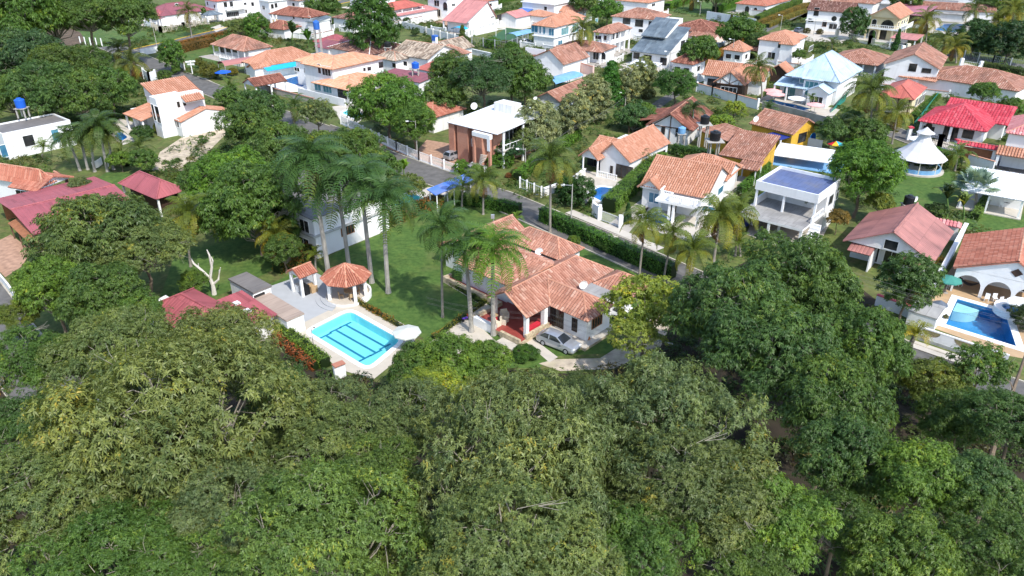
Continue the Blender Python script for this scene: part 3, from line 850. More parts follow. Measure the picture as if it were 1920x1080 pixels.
sheet('stony_yard', [(285, 320), (300, 285), (345, 255), (410, 232), (425, 250), (390, 285), (345, 320)], 'stony_ground', 0.012)
sheet('verge', [(940, 330), (1000, 300), (1130, 215), (1225, 165), (1340, 90), (1510, 10), (1560, 0), (1570, 15), (1420, 60), (1300, 135), (1215, 215), (1115, 290), (985, 350)], 'rough_grass', 0.012)

def strip(name, edge, width, mat, z, kerb=None, side=1):
    """band on the near side of an edge line (photo pixels); optional stone kerb 12 cm high along both edges"""
    E_ = [Vector(p[:2]) for p in pxy(edge)]
    off = []
    for i, p in enumerate(E_):
        d = (E_[min(i + 1, len(E_) - 1)] - E_[max(i - 1, 0)]).normalized()
        off.append(p + Vector((d.y, -d.x)) * width * side)
    EXCL.append([tuple(v) for v in E_] + [tuple(v) for v in off[::-1]])
    mb = MB()
    for i in range(len(E_) - 1):
        q = [E_[i], off[i], off[i + 1], E_[i + 1]]
        if (q[1] - q[0]).cross(q[3] - q[0]) < 0: q = q[::-1]
        mb.face([(v.x, v.y, z) for v in q], mat)
    o = mb.build(name); o['kind'] = 'structure'
    if kerb:
        kb = MB()
        for ln in (E_, off):
            for a, b in zip(ln, ln[1:]): kb.bar((a.x, a.y, 0.05), (b.x, b.y, 0.05), 0.18, kerb, 0.18)
        kb.build('kerb')['kind'] = 'structure'
    return o
strip('road', [(225, 84), (262, 98), (330, 128), (500, 195), (640, 245), (744, 288), (856, 328), (960, 362), (1180, 452), (1320, 512), (1480, 590)], 6.2, 'asphalt', 0.02, 'kerb_stone')
strip('pavement', [(640, 243), (744, 286), (856, 326)], -1.5, 'brick_pavement', 0.1)
strip('pavement', [(1060, 400), (1180, 450), (1230, 472)], -1.6, 'pale_concrete', 0.1)
strip('road', [(225, 98), (330, 74), (430, 50), (520, 28), (600, 8), (640, 0)], 6.5, 'asphalt', 0.024, 'yellow_paint')
strip('path', [(1172, 232), (1235, 186), (1262, 172), (1330, 118), (1420, 60), (1500, 22)], 2.6, 'asphalt', 0.02)
strip('road', [(1640, 236), (1660, 232), (1745, 262), (1830, 288), (1960, 332)], 6.0, 'asphalt', 0.02, 'kerb_stone')
strip('road', [(-120, 440), (0, 528), (60, 606), (130, 690), (230, 800)], 5.6, 'asphalt', 0.02, 'kerb_stone')
strip('road', [(1640, 600), (1700, 640), (1790, 672), (2000, 745)], 5.0, 'asphalt', 0.02, 'kerb_stone')
strip('road', [(1780, 100), (1830, 108), (2050, 140)], 5.0, 'asphalt', 0.02)
strip('road', [(770, 92), (830, 110), (900, 128), (1000, 150)], 4.5, 'asphalt', 0.02)
sheet('driveway', [(350, 152), (385, 146), (440, 176), (415, 192)], 'pale_concrete', 0.016)
sheet('driveway', [(1170, 448), (1135, 425), (1205, 372), (1222, 380), (1215, 392)], 'concrete', 0.016)
sheet('driveway', [(1350, 372), (1396, 318), (1414, 322), (1380, 372)], 'pale_concrete', 0.016)
sheet('terrace', [(1072, 352), (1090, 318), (1150, 330), (1190, 345), (1160, 375), (1120, 395), (1085, 378)], 'pale_concrete', 0.016, [[tuple(PX((h.x, h.y, 0))[:2]) for h in HOLES[2]]])
sheet('terrace', [(1190, 400), (1225, 385), (1330, 412), (1345, 440), (1300, 455), (1215, 430)], 'pale_concrete', 0.016, [[tuple(PX((h.x, h.y, 0))[:2]) for h in HOLES[3]]])
sheet('patio', [(495, 541), (588, 509), (624, 529), (640, 571), (572, 604), (548, 596)], 'grey_patio', 0.03)
sheet('pool_deck', [(536, 618), (572, 604), (640, 571), (672, 563), (690, 572), (786, 624), (765, 660), (700, 712), (640, 694)], 'pool_deck_stone', 0.034, [[tuple(PX((h.x, h.y, 0))[:2]) for h in HOLES[0]]])
sheet('path', [(806, 642), (912, 569), (928, 580), (900, 612), (930, 640), (880, 680)], 'pool_deck_stone', 0.03)
sheet('path', [(842, 524), (912, 566), (905, 574), (836, 532)], 'pool_deck_stone', 0.03)
sheet('path', [(984, 640), (998, 634), (1046, 670), (1030, 680)], 'pale_concrete', 0.03)
sheet('driveway', [(1010, 682), (1040, 674), (1125, 672), (1200, 625), (1225, 590), (1260, 600), (1240, 650), (1150, 692), (1050, 696)], 'stony_ground', 0.026)
sheet('pool_deck', [(1742, 560), (1788, 497), (1960, 545), (1960, 680), (1895, 668), (1720, 604)], 'tan_deck', 0.016, [[tuple(PX((h.x, h.y, 0))[:2]) for h in HOLES[1]]])
sheet('courtyard', [(775, 290), (800, 262), (860, 272), (885, 300), (870, 316)], 'brick_pavement', 0.016)
sheet('terrace', [(478, 158), (525, 140), (556, 136), (600, 152), (580, 172), (545, 172)], 'white_paint', 0.016, [[tuple(PX((h.x, h.y, 0))[:2]) for h in HOLES[4]]])
sheet('terrace', [(620, 200), (660, 195), (695, 210), (670, 232), (640, 228)], 'pale_concrete', 0.016, [[tuple(PX((h.x, h.y, 0))[:2]) for h in HOLES[5]]])
sheet('terrace', [(200, 240), (225, 222), (270, 235), (262, 262), (230, 272)], 'pale_concrete', 0.016, [[tuple(PX((h.x, h.y, 0))[:2]) for h in HOLES[6]]])
sheet('terrace', [(1416, 190), (1440, 178), (1575, 205), (1555, 226), (1500, 214)], 'pale_concrete', 0.016, [[tuple(PX((h.x, h.y, 0))[:2]) for h in HOLES[7]]])
sheet('terrace', [(720, 392), (770, 352), (850, 350), (830, 372), (760, 408)], 'pale_concrete', 0.016, [[tuple(PX((h.x, h.y, 0))[:2]) for h in HOLES[8]]])
sheet('terrace', [(1735, 62), (1760, 42), (1830, 44), (1800, 70)], 'pale_concrete', 0.016, [[tuple(PX((h.x, h.y, 0))[:2]) for h in HOLES[9]]])
sheet('terrace', [(1400, 440), (1420, 380), (1470, 380), (1560, 410), (1540, 450), (1480, 470)], 'concrete', 0.016)
sheet('yard', [(-40, 470), (20, 440), (60, 470), (40, 500), (10, 520)], 'brick_pavement', 0.016)
sheet('sports_court', [(912, 76), (950, 52), (985, 56), (968, 74), (940, 76)], 'turf_court', 0.02)
sheet('terrace', [(1740, 270), (1770, 250), (1880, 280), (1870, 306), (1800, 296)], 'pale_concrete', 0.024)
sheet('terrace', [(810, 40), (860, 36), (880, 46), (840, 52)], 'brick_pavement', 0.016)
sheet('terrace', [(960, 108), (1040, 100), (1110, 130), (1080, 150), (990, 128)], 'concrete', 0.016)
sheet('terrace', [(1160, 130), (1200, 118), (1260, 132), (1240, 150), (1190, 145)], 'pale_concrete', 0.016)
sheet('terrace', [(1470, 60), (1540, 48), (1600, 58), (1580, 82), (1500, 76)], 'pale_concrete', 0.016)
sheet('driveway', [(1780, 130), (1810, 118), (1830, 124), (1796, 150)], 'pale_concrete', 0.026)
sheet('driveway', [(395, 52), (412, 46), (425, 52), (405, 60)], 'pale_concrete', 0.028)
# ------------------------------------------------------------------ trees
OLIVE, OLIVE2, GREY, GREEN, DARK, BRIGHT, LIME, MANGO, SILVER = (0.118, 0.143, 0.046), (0.102, 0.136, 0.044), (0.094, 0.128, 0.052), (0.062, 0.116, 0.024), (0.050, 0.096, 0.026), (0.086, 0.150, 0.024), (0.150, 0.200, 0.028), (0.060, 0.106, 0.024), (0.165, 0.185, 0.095)
V = {}
V['fine_a'] = crown('crown', 11, 1, 0.66, 20, 0.36, 56, 18, 6, 0.037, 0.0130, 0.78, 0.105, bare=0.012, low=1.3)
V['fine_b'] = crown('crown', 12, 1, 0.74, 18, 0.39, 56, 18, 6, 0.038, 0.0130, 0.82, 0.11, bare=0.006, low=1.35)
V['fine_c'] = crown('crown', 13, 1, 0.62, 24, 0.32, 48, 18, 6, 0.036, 0.0125, 0.75, 0.10, bare=0.022, low=1.3)
V['leafy_a'] = crown('crown', 21, 1, 0.85, 20, 0.36, 42, 16, 6, 0.050, 0.0195, 0.9, 0.12, bare=0.0, droop=0.5, tilt=0.5, low=1.5, tw_p=.15)
V['leafy_b'] = crown('crown', 22, 1, 0.95, 22, 0.35, 40, 16, 6, 0.048, 0.0190, 0.95, 0.11, bare=0.0, droop=0.5, tilt=0.5, low=1.5, tw_p=.15)
V['mid_a'] = crown('crown', 31, 1, 0.82, 17, 0.40, 30, 9, 5, 0.095, 0.038, 0.85, 0.13, bare=0.0, low=1.5, tw_p=.2)
V['mid_b'] = crown('crown', 32, 1, 0.92, 16, 0.42, 30, 9, 5, 0.100, 0.038, 0.9, 0.14, bare=0.0, low=1.6, tw_p=.2)
V['mid_c'] = crown('crown', 33, 1, 0.75, 20, 0.35, 27, 9, 5, 0.090, 0.036, 0.8, 0.12, bare=0.01, low=1.45, tw_p=.25)
V['round'] = crown('crown', 41, 1, 1.0, 20, 0.44, 26, 9, 5, 0.10, 0.040, 1.0, 0.13, bare=0.0, shape='oval', agev=0.16, tw_p=.1)
V['tall'] = crown('crown', 42, 0.72, 1.25, 20, 0.46, 26, 9, 5, 0.09, 0.036, 1.0, 0.14, bare=0.0, shape='oval', tw_p=.1)
V['cone'] = crown('crown', 43, 0.8, 1.1, 22, 0.46, 24, 8, 5, 0.085, 0.034, 1.0, 0.13, bare=0.0, shape='cone', agev=0.14, tw_p=.1)
V['airy'] = crown('crown', 44, 1, 0.75, 17, 0.34, 22, 8, 6, 0.070, 0.028, 0.75, 0.11, bare=0.01, low=1.4)
TR = [trunk_mesh(s) for s in (1, 2, 3)]
_tn = [0]
def tree(label, px, py, zc, rpx, var, col, rz=None, sq=None, group=None, name='tree', cat='tree', trunk=True, tr=0.055):
    """crown centre seen at (px, py), zc metres up; rpx = crown radius in photo pixels"""
    _tn[0] += 1
    rr = random.Random(_tn[0] * 17 + 3)
    c = G(px, py, zc); r = rpx / PX(c)[2]
    col = (col[0] * 1.48, col[1] * 1.48, col[2] * 1.3)
    root = thing(name, label, cat, (c.x, c.y, 0), rr.uniform(0, 6.28) if rz is None else rz, group)
    if rpx > 45: var = {'mid_a': 'leafy_a', 'mid_b': 'leafy_b', 'mid_c': 'leafy_a' if _tn[0] % 2 else 'fine_c'}.get(var, var)   # finer leaves on the larger crowns
    lf, br = V[var]
    k = (r * rr.uniform(.88, 1.14), r * rr.uniform(.88, 1.14), r * (sq or 1.0))
    cr = link('crown', lf, root, (0, 0, zc), 0, k, col)
    cr.rotation_euler = (rr.uniform(-0.12, 0.12), rr.uniform(-0.12, 0.12), 0)
    b = link('branch', br, root, (0, 0, zc), 0, k); b.rotation_euler = cr.rotation_euler
    if trunk:
        rad = r * tr / 0.09
        hb = max(0.6, zc - 0.35 * r * (sq or 1))
        link('trunk', TR[_tn[0] % 3], root, (0, 0, 0), 0, (rad, rad, hb))
    return root
def G_(*c): return c
# foreground wood
for a in [
 ('broad olive tree with pale bare twigs filling the lower left', 320, 822, 12, 222, 'fine_a', OLIVE, None, 1.3),
 ('flat olive tree just below the pink hip roof', 405, 668, 9, 125, 'fine_b', OLIVE),
 ('olive tree at the bend of the shaded left road', 215, 670, 10, 115, 'fine_b', OLIVE2),
 ('green tree overhanging the lower end of the left road', 55, 680, 10, 95, 'fine_c', GREEN),
 ('dark tree at the left edge under the road', 20, 810, 9, 85, 'fine_b', DARK),
 ('mixed green tree in the lower left corner region', 60, 950, 12, 150, 'fine_c', OLIVE2),
 ('small dark green tree below the bare pale branches', 215, 1050, 12, 130, 'fine_b', GREEN),
 ('dark tree with forked pale branches at lower left', 430, 960, 12, 125, 'fine_c', GREY),
 ('fresh green fine-leaved tree at bottom left of centre', 620, 1010, 14, 165, 'fine_a', G_(0.086, 0.138, 0.034), None, 1.25),
 ('olive tree in front of the lime-green tree', 650, 850, 12, 115, 'fine_b', OLIVE2),
 ('grey-green tree below the red gate roof', 612, 780, 10, 92, 'fine_c', GREY),
 ('dark bushy tree at the foot of the red and green hedge', 520, 735, 7, 58, 'fine_b', DARK),
 ('grey-green tree behind the bottom centre gap', 760, 790, 11, 110, 'fine_c', GREY),
 ('green tree left of the deep gap with the brown trunk', 700, 905, 13, 100, 'fine_a', G_(0.075, 0.120, 0.028)),
 ('lime-green tree standing between the grey-green trees', 818, 742, 9, 66, 'leafy_a', LIME),
 ('glossy bright green tree by the pool corner', 850, 684, 6, 66, 'leafy_b', BRIGHT),
 ('glossy green bush tree beside the white umbrella', 782, 692, 5.5, 56, 'leafy_a', GREEN),
 ('leafy green tree at the end of the red tiled terrace', 915, 680, 6, 52, 'leafy_b', BRIGHT),
 ('huge olive-grey tree at the centre of the foreground', 965, 875, 14, 190, 'fine_a', G_(0.108, 0.138, 0.052), None, 1.35),
 ('olive tree with grey limbs at the bottom centre', 960, 1040, 15, 170, 'fine_c', OLIVE2),
 ('broad grey-green tree below the silver sedan', 1225, 830, 12, 172, 'fine_b', GREY, None, 1.2),
 ('grey-green tree with white dead branches right of centre', 1290, 930, 13, 165, 'fine_c', G_(0.085, 0.110, 0.036)),
 ('small leafy tree under the white dead branches', 1190, 1050, 13, 110, 'fine_b', GREEN),
 ('bright green tree lit at the edge of the dark gap', 1440, 985, 12, 105, 'leafy_b', BRIGHT),
 ('green tree at the bottom edge beside the bright one', 1390, 1075, 12, 90, 'fine_b', G_(0.07, 0.115, 0.024)),
 ('large dark glossy tree right of the yellow-green tree', 1372, 588, 9, 118, 'leafy_a', DARK),
 ('dark tree in front of the blue-washed flat roof', 1500, 545, 8, 115, 'leafy_b', MANGO),
 ('dark green tree with pale twisted limbs and red flowers', 1450, 660, 9, 115, 'leafy_a', DARK),
 ('leafy green tree before the tiled wall of the tan pool deck', 1620, 650, 8, 90, 'leafy_b', GREEN),
 ('shaded tree under the leafy green tree at right', 1560, 760, 9, 110, 'leafy_a', MANGO),
 ('dark tree beside the small grass clearing at right', 1580, 860, 9, 95, 'leafy_b', DARK),
 ('bright-topped tree near the lower right clearing', 1730, 900, 10, 88, 'leafy_a', BRIGHT),
 ('blue-green tree beside the bright-topped tree', 1830, 915, 10, 80, 'leafy_b', G_(0.060, 0.110, 0.034)),
 ('scrubby green tree at the bottom right of the dark gap', 1570, 990, 9, 100, 'fine_c', MANGO),
 ('yellowish green tree at the bottom edge right', 1690, 1060, 10, 115, 'leafy_b', G_(0.082, 0.132, 0.024)),
 ('dark tree in the bottom right corner', 1880, 1045, 10, 110, 'fine_b', MANGO),
 ('dark tree at the right edge under the leaning bare trunk', 1900, 800, 9, 95, 'fine_c', DARK),
 ('feathery green tree before the white wall of the tan pool deck', 1840, 690, 6, 62, 'airy', GREEN),
 ('yellow-green shrub tree under the leaning yellow palm', 1755, 720, 4.5, 58, 'leafy_a', G_(0.085, 0.115, 0.022)),
 ('shrubby tree right of the grass clearing', 1800, 790, 6, 68, 'leafy_b', MANGO),
 ('round dark tree below the rose weathered roof', 1706, 528, 5, 54, 'round', DARK),
 ('airy yellow-green tree over the driveway beside the car', 1212, 575, 6, 80, 'airy', G_(0.15, 0.195, 0.032)),
 ('second airy yellow-green crown over the driveway gravel', 1190, 632, 5, 52, 'airy', G_(0.14, 0.18, 0.035)),
 ('low olive tree in front of the driveway', 1085, 742, 6, 52, 'fine_b', G_(0.06, 0.09, 0.03)),
 ('dark low tree left of the bottom deep gap', 505, 850, 9, 90, 'fine_b', G_(0.075, 0.105, 0.028)),
 ('tree at the bottom edge left of centre', 780, 1050, 12, 100, 'fine_c', G_(0.085, 0.115, 0.032)),
 ('small tree at the bottom left corner edge', 330, 1090, 12, 110, 'fine_a', GREEN),
 ('green tree at the bottom edge under the olive one', 1060, 1100, 14, 120, 'fine_b', OLIVE2),
]: tree(*a)
# trees and bushes among the houses
for a in [
 ('spreading tree with pink blossom beside the pink metal shed', 188, 452, 7.5, 110, 'mid_a', G_(0.070, 0.105, 0.030)),
 ('olive-green tree right of the pink-blossomed tree', 265, 470, 7, 88, 'mid_c', OLIVE2),
 ('bright leafy tree by the brick yard at left', 95, 545, 6, 72, 'leafy_b', BRIGHT),
 ('dark tree over the roadside at left', 190, 560, 6, 78, 'mid_b', MANGO),
 ('small green tree beside the small white shelter', 255, 590, 5, 50, 'mid_a', GREEN),
 ('leafy green tree at the corner of the left road bend', 40, 590, 4, 38, 'leafy_a', G_(0.09, 0.12, 0.02)),
 ('dense green tree left of the grey flat roof', 478, 388, 6.5, 98, 'mid_b', GREEN),
 ('bright green tree touching the grey flat roof', 438, 342, 6.5, 76, 'leafy_a', G_(0.07, 0.14, 0.018)),
 ('leafy tree beside the stony yard', 385, 338, 5.5, 50, 'mid_a', GREEN),
 ('dark round tree behind the stony yard', 470, 240, 6, 58, 'mid_b', MANGO),
 ('dense dark tree above the grey flat roof', 530, 285, 6.5, 70, 'mid_a', MANGO),
 ('small dark tree between the two dense ones', 487, 205, 5, 42, 'mid_b', DARK),
 ('yellow-green tree above the royal palm crowns', 610, 295, 6, 62, 'mid_c', G_(0.075, 0.12, 0.026)),
 ('green tree between the palms and the white fence', 670, 285, 6, 58, 'mid_a', G_(0.062, 0.11, 0.022)),
 ('loose tree beside the banana plant', 715, 310, 4.5, 40, 'mid_c', GREEN),
 ('grey-green airy tree near the turquoise pool', 595, 215, 6, 40, 'airy', GREY),
 ('pale green layered almond tree over the turquoise pool', 725, 195, 6.5, 70, 'leafy_a', G_(0.066, 0.135, 0.020)),
 ('green tree reaching to the street lamp by the brick house', 775, 235, 5, 46, 'leafy_b', G_(0.066, 0.125, 0.022)),
 ('dark tree left of the pair behind the brick house', 845, 140, 7, 48, 'mid_b', MANGO),
 ('bluish dark tree directly behind the blazing white roof', 905, 150, 8, 62, 'mid_c', G_(0.034, 0.074, 0.026)),
 ('dark tree with a thin crown behind the blazing white roof', 960, 130, 8, 50, 'mid_a', DARK),
 ('round green tree beside the gabled cottage', 985, 150, 6.5, 45, 'mid_b', GREEN),
 ('dark tree filling the gap left of the brick house', 830, 180, 5, 42, 'mid_a', MANGO),
 ('great dome-shaped mango tree at the top centre', 700, 47, 9, 56, 'round', G_(0.040, 0.090, 0.016)),
 ('clipped round tree at the corner of the lawn road', 321, 102, 4.5, 27, 'round', G_(0.055, 0.115, 0.02)),
 ('tall dark tree at the top left edge', 25, 30, 14, 92, 'mid_a', G_(0.060, 0.115, 0.020)),
 ('tall dark tree second from the top left edge', 95, 25, 13, 68, 'mid_b', GREEN),
 ('layered almond tree with white trunk base at top left', 165, 28, 13, 64, 'mid_c', MANGO),
 ('layered tree beside the pink kiosk', 232, 30, 12, 58, 'mid_a', MANGO),
 ('bright tree at the left edge behind the dark mass', 10, 75, 8, 55, 'mid_b', GREEN),
 ('dark feathery tree at the left edge above the long white house', 40, 120, 8, 78, 'mid_c', G_(0.040, 0.078, 0.030)),
 ('yellowish tree crown in the left dark tree mass', 105, 130, 8, 58, 'mid_a', G_(0.060, 0.095, 0.020)),
 ('dark tree behind the blue water tank', 90, 175, 7, 68, 'mid_b', DARK),
 ('dark green tree behind the hidden street palms', 165, 125, 7, 52, 'mid_c', MANGO),
 ('round dark tree left of the modern white house', 150, 180, 6.5, 60, 'mid_a', MANGO),
 ('dark tree touching the modern white house terrace', 205, 165, 6, 45, 'mid_b', GREEN),
 ('green tree behind the blue tank at the far left', 20, 180, 6, 50, 'mid_a', MANGO),
 ('shrubby tree right of the modern house driveway', 430, 185, 3.5, 26, 'mid_a', GREEN),
 ('green tree by the clipped hedge behind the veranda house', 480, 50, 4, 26, 'round', G_(0.06, 0.125, 0.02)),
 ('olive bush tree left of the round one behind the veranda house', 450, 52, 3.5, 22, 'mid_c', OLIVE2),
 ('green tree right of the long brown roof', 605, 10, 5, 30, 'mid_b', GREEN),
 ('feathery bush tree in front of the veranda house', 475, 82, 3, 20, 'airy', GREEN),
 ('pale-leaved tree nearest the brick house', 1010, 235, 5, 48, 'round', SILVER),
 ('smaller pale-leaved tree below the largest one', 985, 262, 3.5, 26, 'round', G_(0.11, 0.145, 0.05)),
 ('pale-leaved tree in front of the tiled cottage', 1076, 215, 4.5, 42, 'tall', SILVER),
 ('pale-leaved tree between cottage and green column tree', 1115, 187, 4.5, 41, 'tall', SILVER),
 ('deep green column tree in the row of pale-leaved trees', 1145, 158, 4.5, 36, 'cone', G_(0.034, 0.105, 0.014)),
 ('pale-leaved tree right of the green column tree', 1180, 160, 4, 34, 'tall', SILVER),
 ('pale-leaved tree at the far end of the row', 1208, 148, 4, 36, 'tall', G_(0.14, 0.165, 0.075)),
 ('layered dark green tree at the end of the park strip', 1268, 158, 4.5, 36, 'leafy_a', G_(0.040, 0.095, 0.018)),
 ('bluish green bush in the park strip', 1188, 222, 2.5, 36, 'mid_a', G_(0.05, 0.105, 0.035)),
 ('light green bush in the park strip', 1205, 212, 2.5, 24, 'mid_b', BRIGHT),
 ('dark bush by the spiral stair of the brick house', 957, 282, 2.5, 27, 'airy', G_(0.026, 0.07, 0.026)),
 ('wide green tree behind the slate-roofed house', 1310, 98, 5, 42, 'mid_c', GREEN),
 ('green tree by the maroon tiled roof', 1385, 62, 5, 38, 'mid_a', G_(0.055, 0.11, 0.02)),
 ('loose tree above the orange hedge', 1420, 78, 4, 26, 'mid_c', G_(0.06, 0.105, 0.03)),
 ('feathery bright bush between the maroon gable and the yellow house', 1378, 205, 4, 24, 'airy', LIME),
 ('feathery bright bush beside the black tank', 1352, 232, 3.5, 26, 'airy', G_(0.11, 0.18, 0.025)),
 ('dense dark green tree left of the cream villa', 1602, 42, 5, 28, 'round', G_(0.034, 0.08, 0.02)),
 ('big bright dome tree between the blue-washed roof and the lawn', 1618, 325, 6.5, 70, 'leafy_b', G_(0.060, 0.130, 0.016)),
 ('yellow-green bush below the big bright dome tree', 1650, 380, 3, 28, 'mid_c', G_(0.12, 0.15, 0.03)),
 ('orange-tinged bush beside the stained terrace', 1572, 408, 2.5, 19, 'mid_a', G_(0.14, 0.10, 0.025)),
 ('round dark tree right of the bright blue pool', 1830, 72, 5, 34, 'round', G_(0.026, 0.062, 0.018)),
 ('round dark tree at the far right beside the beige drive', 1895, 78, 5.5, 38, 'round', G_(0.022, 0.052, 0.018)),
 ('small loose tree before the long tiled bungalow', 1845, 172, 3.5, 26, 'mid_c', G_(0.06, 0.12, 0.025)),
 ('green bushy tree right of the crimson roof', 1895, 205, 4, 27, 'mid_a', G_(0.06, 0.12, 0.02)),
 ('dark bush below the bushy tree right of the crimson roof', 1898, 232, 2.5, 20, 'mid_b', MANGO),
 ('tree at the top edge above the orange villa', 1095, 5, 6, 28, 'mid_b', MANGO),
 ('bright tree right of the orange villa', 1140, 20, 6, 26, 'mid_a', G_(0.06, 0.13, 0.02)),
 ('dark tree at the top edge behind the lawn hedge', 1345, -8, 6, 34, 'mid_c', MANGO),
 ('dark tree at the top right edge', 1870, 2, 6, 40, 'mid_a', MANGO),
 ('tree behind the mauve hall', 1700, -4, 6, 30, 'mid_b', GREEN),
 ('dark palm-side tree in the garden of the yellow house', 1560, 245, 3.5, 28, 'mid_a', DARK),
 ('green tree under the tall coconut palm', 1625, 248, 3, 30, 'mid_b', MANGO),
 ('dark low tree right of the yellow house garden', 1600, 225, 3, 24, 'mid_c', DARK),
 ('small tree at the corner of the orange hip villa', 1499, 103, 3.5, 13, 'mid_a', GREEN),
 ('pale-green tree at the left of the two leaning palms', 150, 350, 3, 24, 'mid_c', G_(0.09, 0.12, 0.045)),
 ('bushes under the palms beside the white banners', 225, 300, 2, 22, 'mid_a', BRIGHT),
 ('bushy green tree beside the pink pavilion', 268, 300, 2.5, 25, 'mid_b', GREEN),
 ('shrub tree on the left lawn by the bare dead tree', 362, 528, 2.5, 26, 'leafy_a', G_(0.07, 0.12, 0.02)),
 ('dark shrub tree behind the barbecue kiosk', 530, 470, 3, 38, 'leafy_b', MANGO),
 ('olive shrub tree beside the grey house wall', 535, 430, 3.5, 30, 'mid_b', GREEN),
 ('bushy tree before the pool with white slats', 770, 350, 2.5, 32, 'airy', G_(0.085, 0.115, 0.03)),
]: tree(*a)
# clipped and loose bushes
def shrub(label, px, py, r, col, var='round', h=None, group=None):
    col = (col[0] * 1.12, col[1] * 1.18, col[2] * 1.1)
    g = G(px, py); r_ = r / PX(g)[2]; k = h or 1.0
    o = thing('shrub', label, 'shrub', g, random.uniform(0, 6), group)
    lf, br = V[var]; link('foliage', lf, o, (0, 0, r_ * k * .75), 0, (r_, r_, r_ * k), col); link('branch', br, o, (0, 0, r_ * k * .75), 0, (r_, r_, r_ * k))
RUST = (0.20, 0.07, 0.02)
for a in [('round dark bush before the terracotta cottage pool', 1085, 385, 32, G_(0.036, 0.085, 0.016), 'round', 1.0), ('second round dark bush by the white gate pillars', 1062, 372, 24, G_(0.036, 0.09, 0.016), 'round', 1.0), ('small conifer right of the white gate', 1176, 418, 14, G_(0.03, 0.085, 0.018), 'cone', 1.5),
 ('bright clipped bush by the white street fence', 865, 325, 17, G_(0.085, 0.17, 0.016), 'round', .9), ('bright low bush under the spiral stair', 893, 330, 15, G_(0.10, 0.18, 0.02), 'round', .8), ('bright bush right of the spiral stair', 945, 312, 20, G_(0.085, 0.17, 0.02), 'round', .9), ('third bright bush beside the brick house lawn', 925, 312, 15, G_(0.07, 0.15, 0.02), 'round', .9),
 ('little clipped red bush at the street corner', 953, 333, 6, RUST, 'round', .9), ('little clipped dark bush at the street corner', 963, 328, 7, G_(0.05, 0.07, 0.02), 'round', .9), ('little clipped brown bush above the street corner', 968, 322, 5, RUST, 'round', .9), ('clipped brown bush on the park strip', 1066, 270, 6, G_(0.11, 0.075, 0.02), 'round', .9), ('second clipped brown bush on the park strip', 1076, 266, 6, G_(0.10, 0.08, 0.02), 'round', .9),
 ('row bush beside the park path bend', 1212, 186, 8, G_(0.075, 0.08, 0.02), 'round', .9), ('row bush at the far end of the park path bend', 1222, 181, 8, G_(0.07, 0.085, 0.02), 'round', .9),
 ('pointed topiary beside the street by the weathered house', 868, 95, 16, G_(0.072, 0.105, 0.016), 'cone', 1.5), ('round topiary with flat white paving below', 922, 90, 14, G_(0.07, 0.15, 0.018), 'round', .8), ('second round topiary by the wall gate', 960, 98, 15, G_(0.075, 0.15, 0.02), 'round', .75), ('round clipped tree by the grey street wall', 763, 48, 8, G_(0.04, 0.09, 0.018), 'round', 1.1), ('small bush tree on the street verge', 780, 68, 9, G_(0.05, 0.09, 0.025), 'mid_a', 1.1),
 ('pointed conifer in front of the cream villa fence', 1678, 95, 12, G_(0.035, 0.10, 0.016), 'cone', 1.7), ('smaller pointed conifer left of the cream villa gate', 1634, 82, 8, G_(0.04, 0.105, 0.02), 'cone', 1.5), ('clipped brown bush before the round window villa', 1536, 64, 7, G_(0.09, 0.075, 0.02), 'round', .8), ('second clipped bush beside the dark parked car', 1512, 62, 7, G_(0.10, 0.09, 0.02), 'round', .8), ('low dark bush at the foot of the round window', 1557, 58, 8, G_(0.04, 0.05, 0.02), 'round', .6),
 ('cone topiary at the white arched wall', 1370, 46, 8, G_(0.085, 0.085, 0.02), 'cone', 1.2), ('orange croton bush by the modern house gate', 270, 148, 8, RUST, 'mid_a', 1), ('yellow croton bush by the pink canopy', 397, 148, 16, G_(0.12, 0.12, 0.02), 'mid_b', 1.2), ('yellow bush beside the blue umbrella', 437, 142, 9, G_(0.16, 0.14, 0.02), 'mid_b', 1), ('yellow-green bush left of the pink canopy', 375, 128, 10, G_(0.11, 0.12, 0.02), 'mid_a', 1.2), ('small bush on the modern house drive', 332, 140, 8, BRIGHT, 'mid_a', 1.4), ('low green bushes over the modern house wall', 310, 148, 13, G_(0.075, 0.13, 0.025), 'mid_b', .8),
 ('leafy yellow-green plant on the modern house terrace', 285, 232, 14, G_(0.13, 0.19, 0.025), 'leafy_a', 1), ('pale banana clump at the end of the modern house hedge', 305, 248, 15, G_(0.16, 0.20, 0.04), 'leafy_b', .9), ('green bush under the modern house hedge', 270, 262, 20, G_(0.05, 0.10, 0.02), 'mid_b', .8), ('red flowering bush behind the tiled garden wall', 1712, 566, 16, G_(0.10, 0.07, 0.025), 'leafy_a', .8), ('potted plant at the corner of the deep blue pool', 1772, 598, 5, G_(0.14, 0.13, 0.05), 'mid_a', 1.2), ('leafy tree-like plant at the right edge beside the pool', 1915, 615, 28, G_(0.045, 0.07, 0.02), 'leafy_b', 1.0),
 ('bush below the road end at the pale path', 985, 672, 26, G_(0.05, 0.11, 0.015), 'leafy_a', .6), ('dark clump beside the tan pool deck path', 1730, 705, 26, G_(0.05, 0.075, 0.02), 'leafy_b', .7), ('bush clump on the lawn by the bismarck palm', 1755, 405, 20, G_(0.05, 0.085, 0.022), 'mid_a', .8), ('young palm-like bush in front of the tiled house', 1075, 462, 13, G_(0.10, 0.16, 0.02), 'leafy_a', 1.1), ('bushy plant by the rear tile roof hedge', 1110, 450, 15, G_(0.075, 0.14, 0.02), 'mid_a', 1), ('second bushy plant near the road hedge', 1135, 470, 15, G_(0.06, 0.12, 0.02), 'leafy_b', .8),
]: shrub(*a[:3], *a[3:])
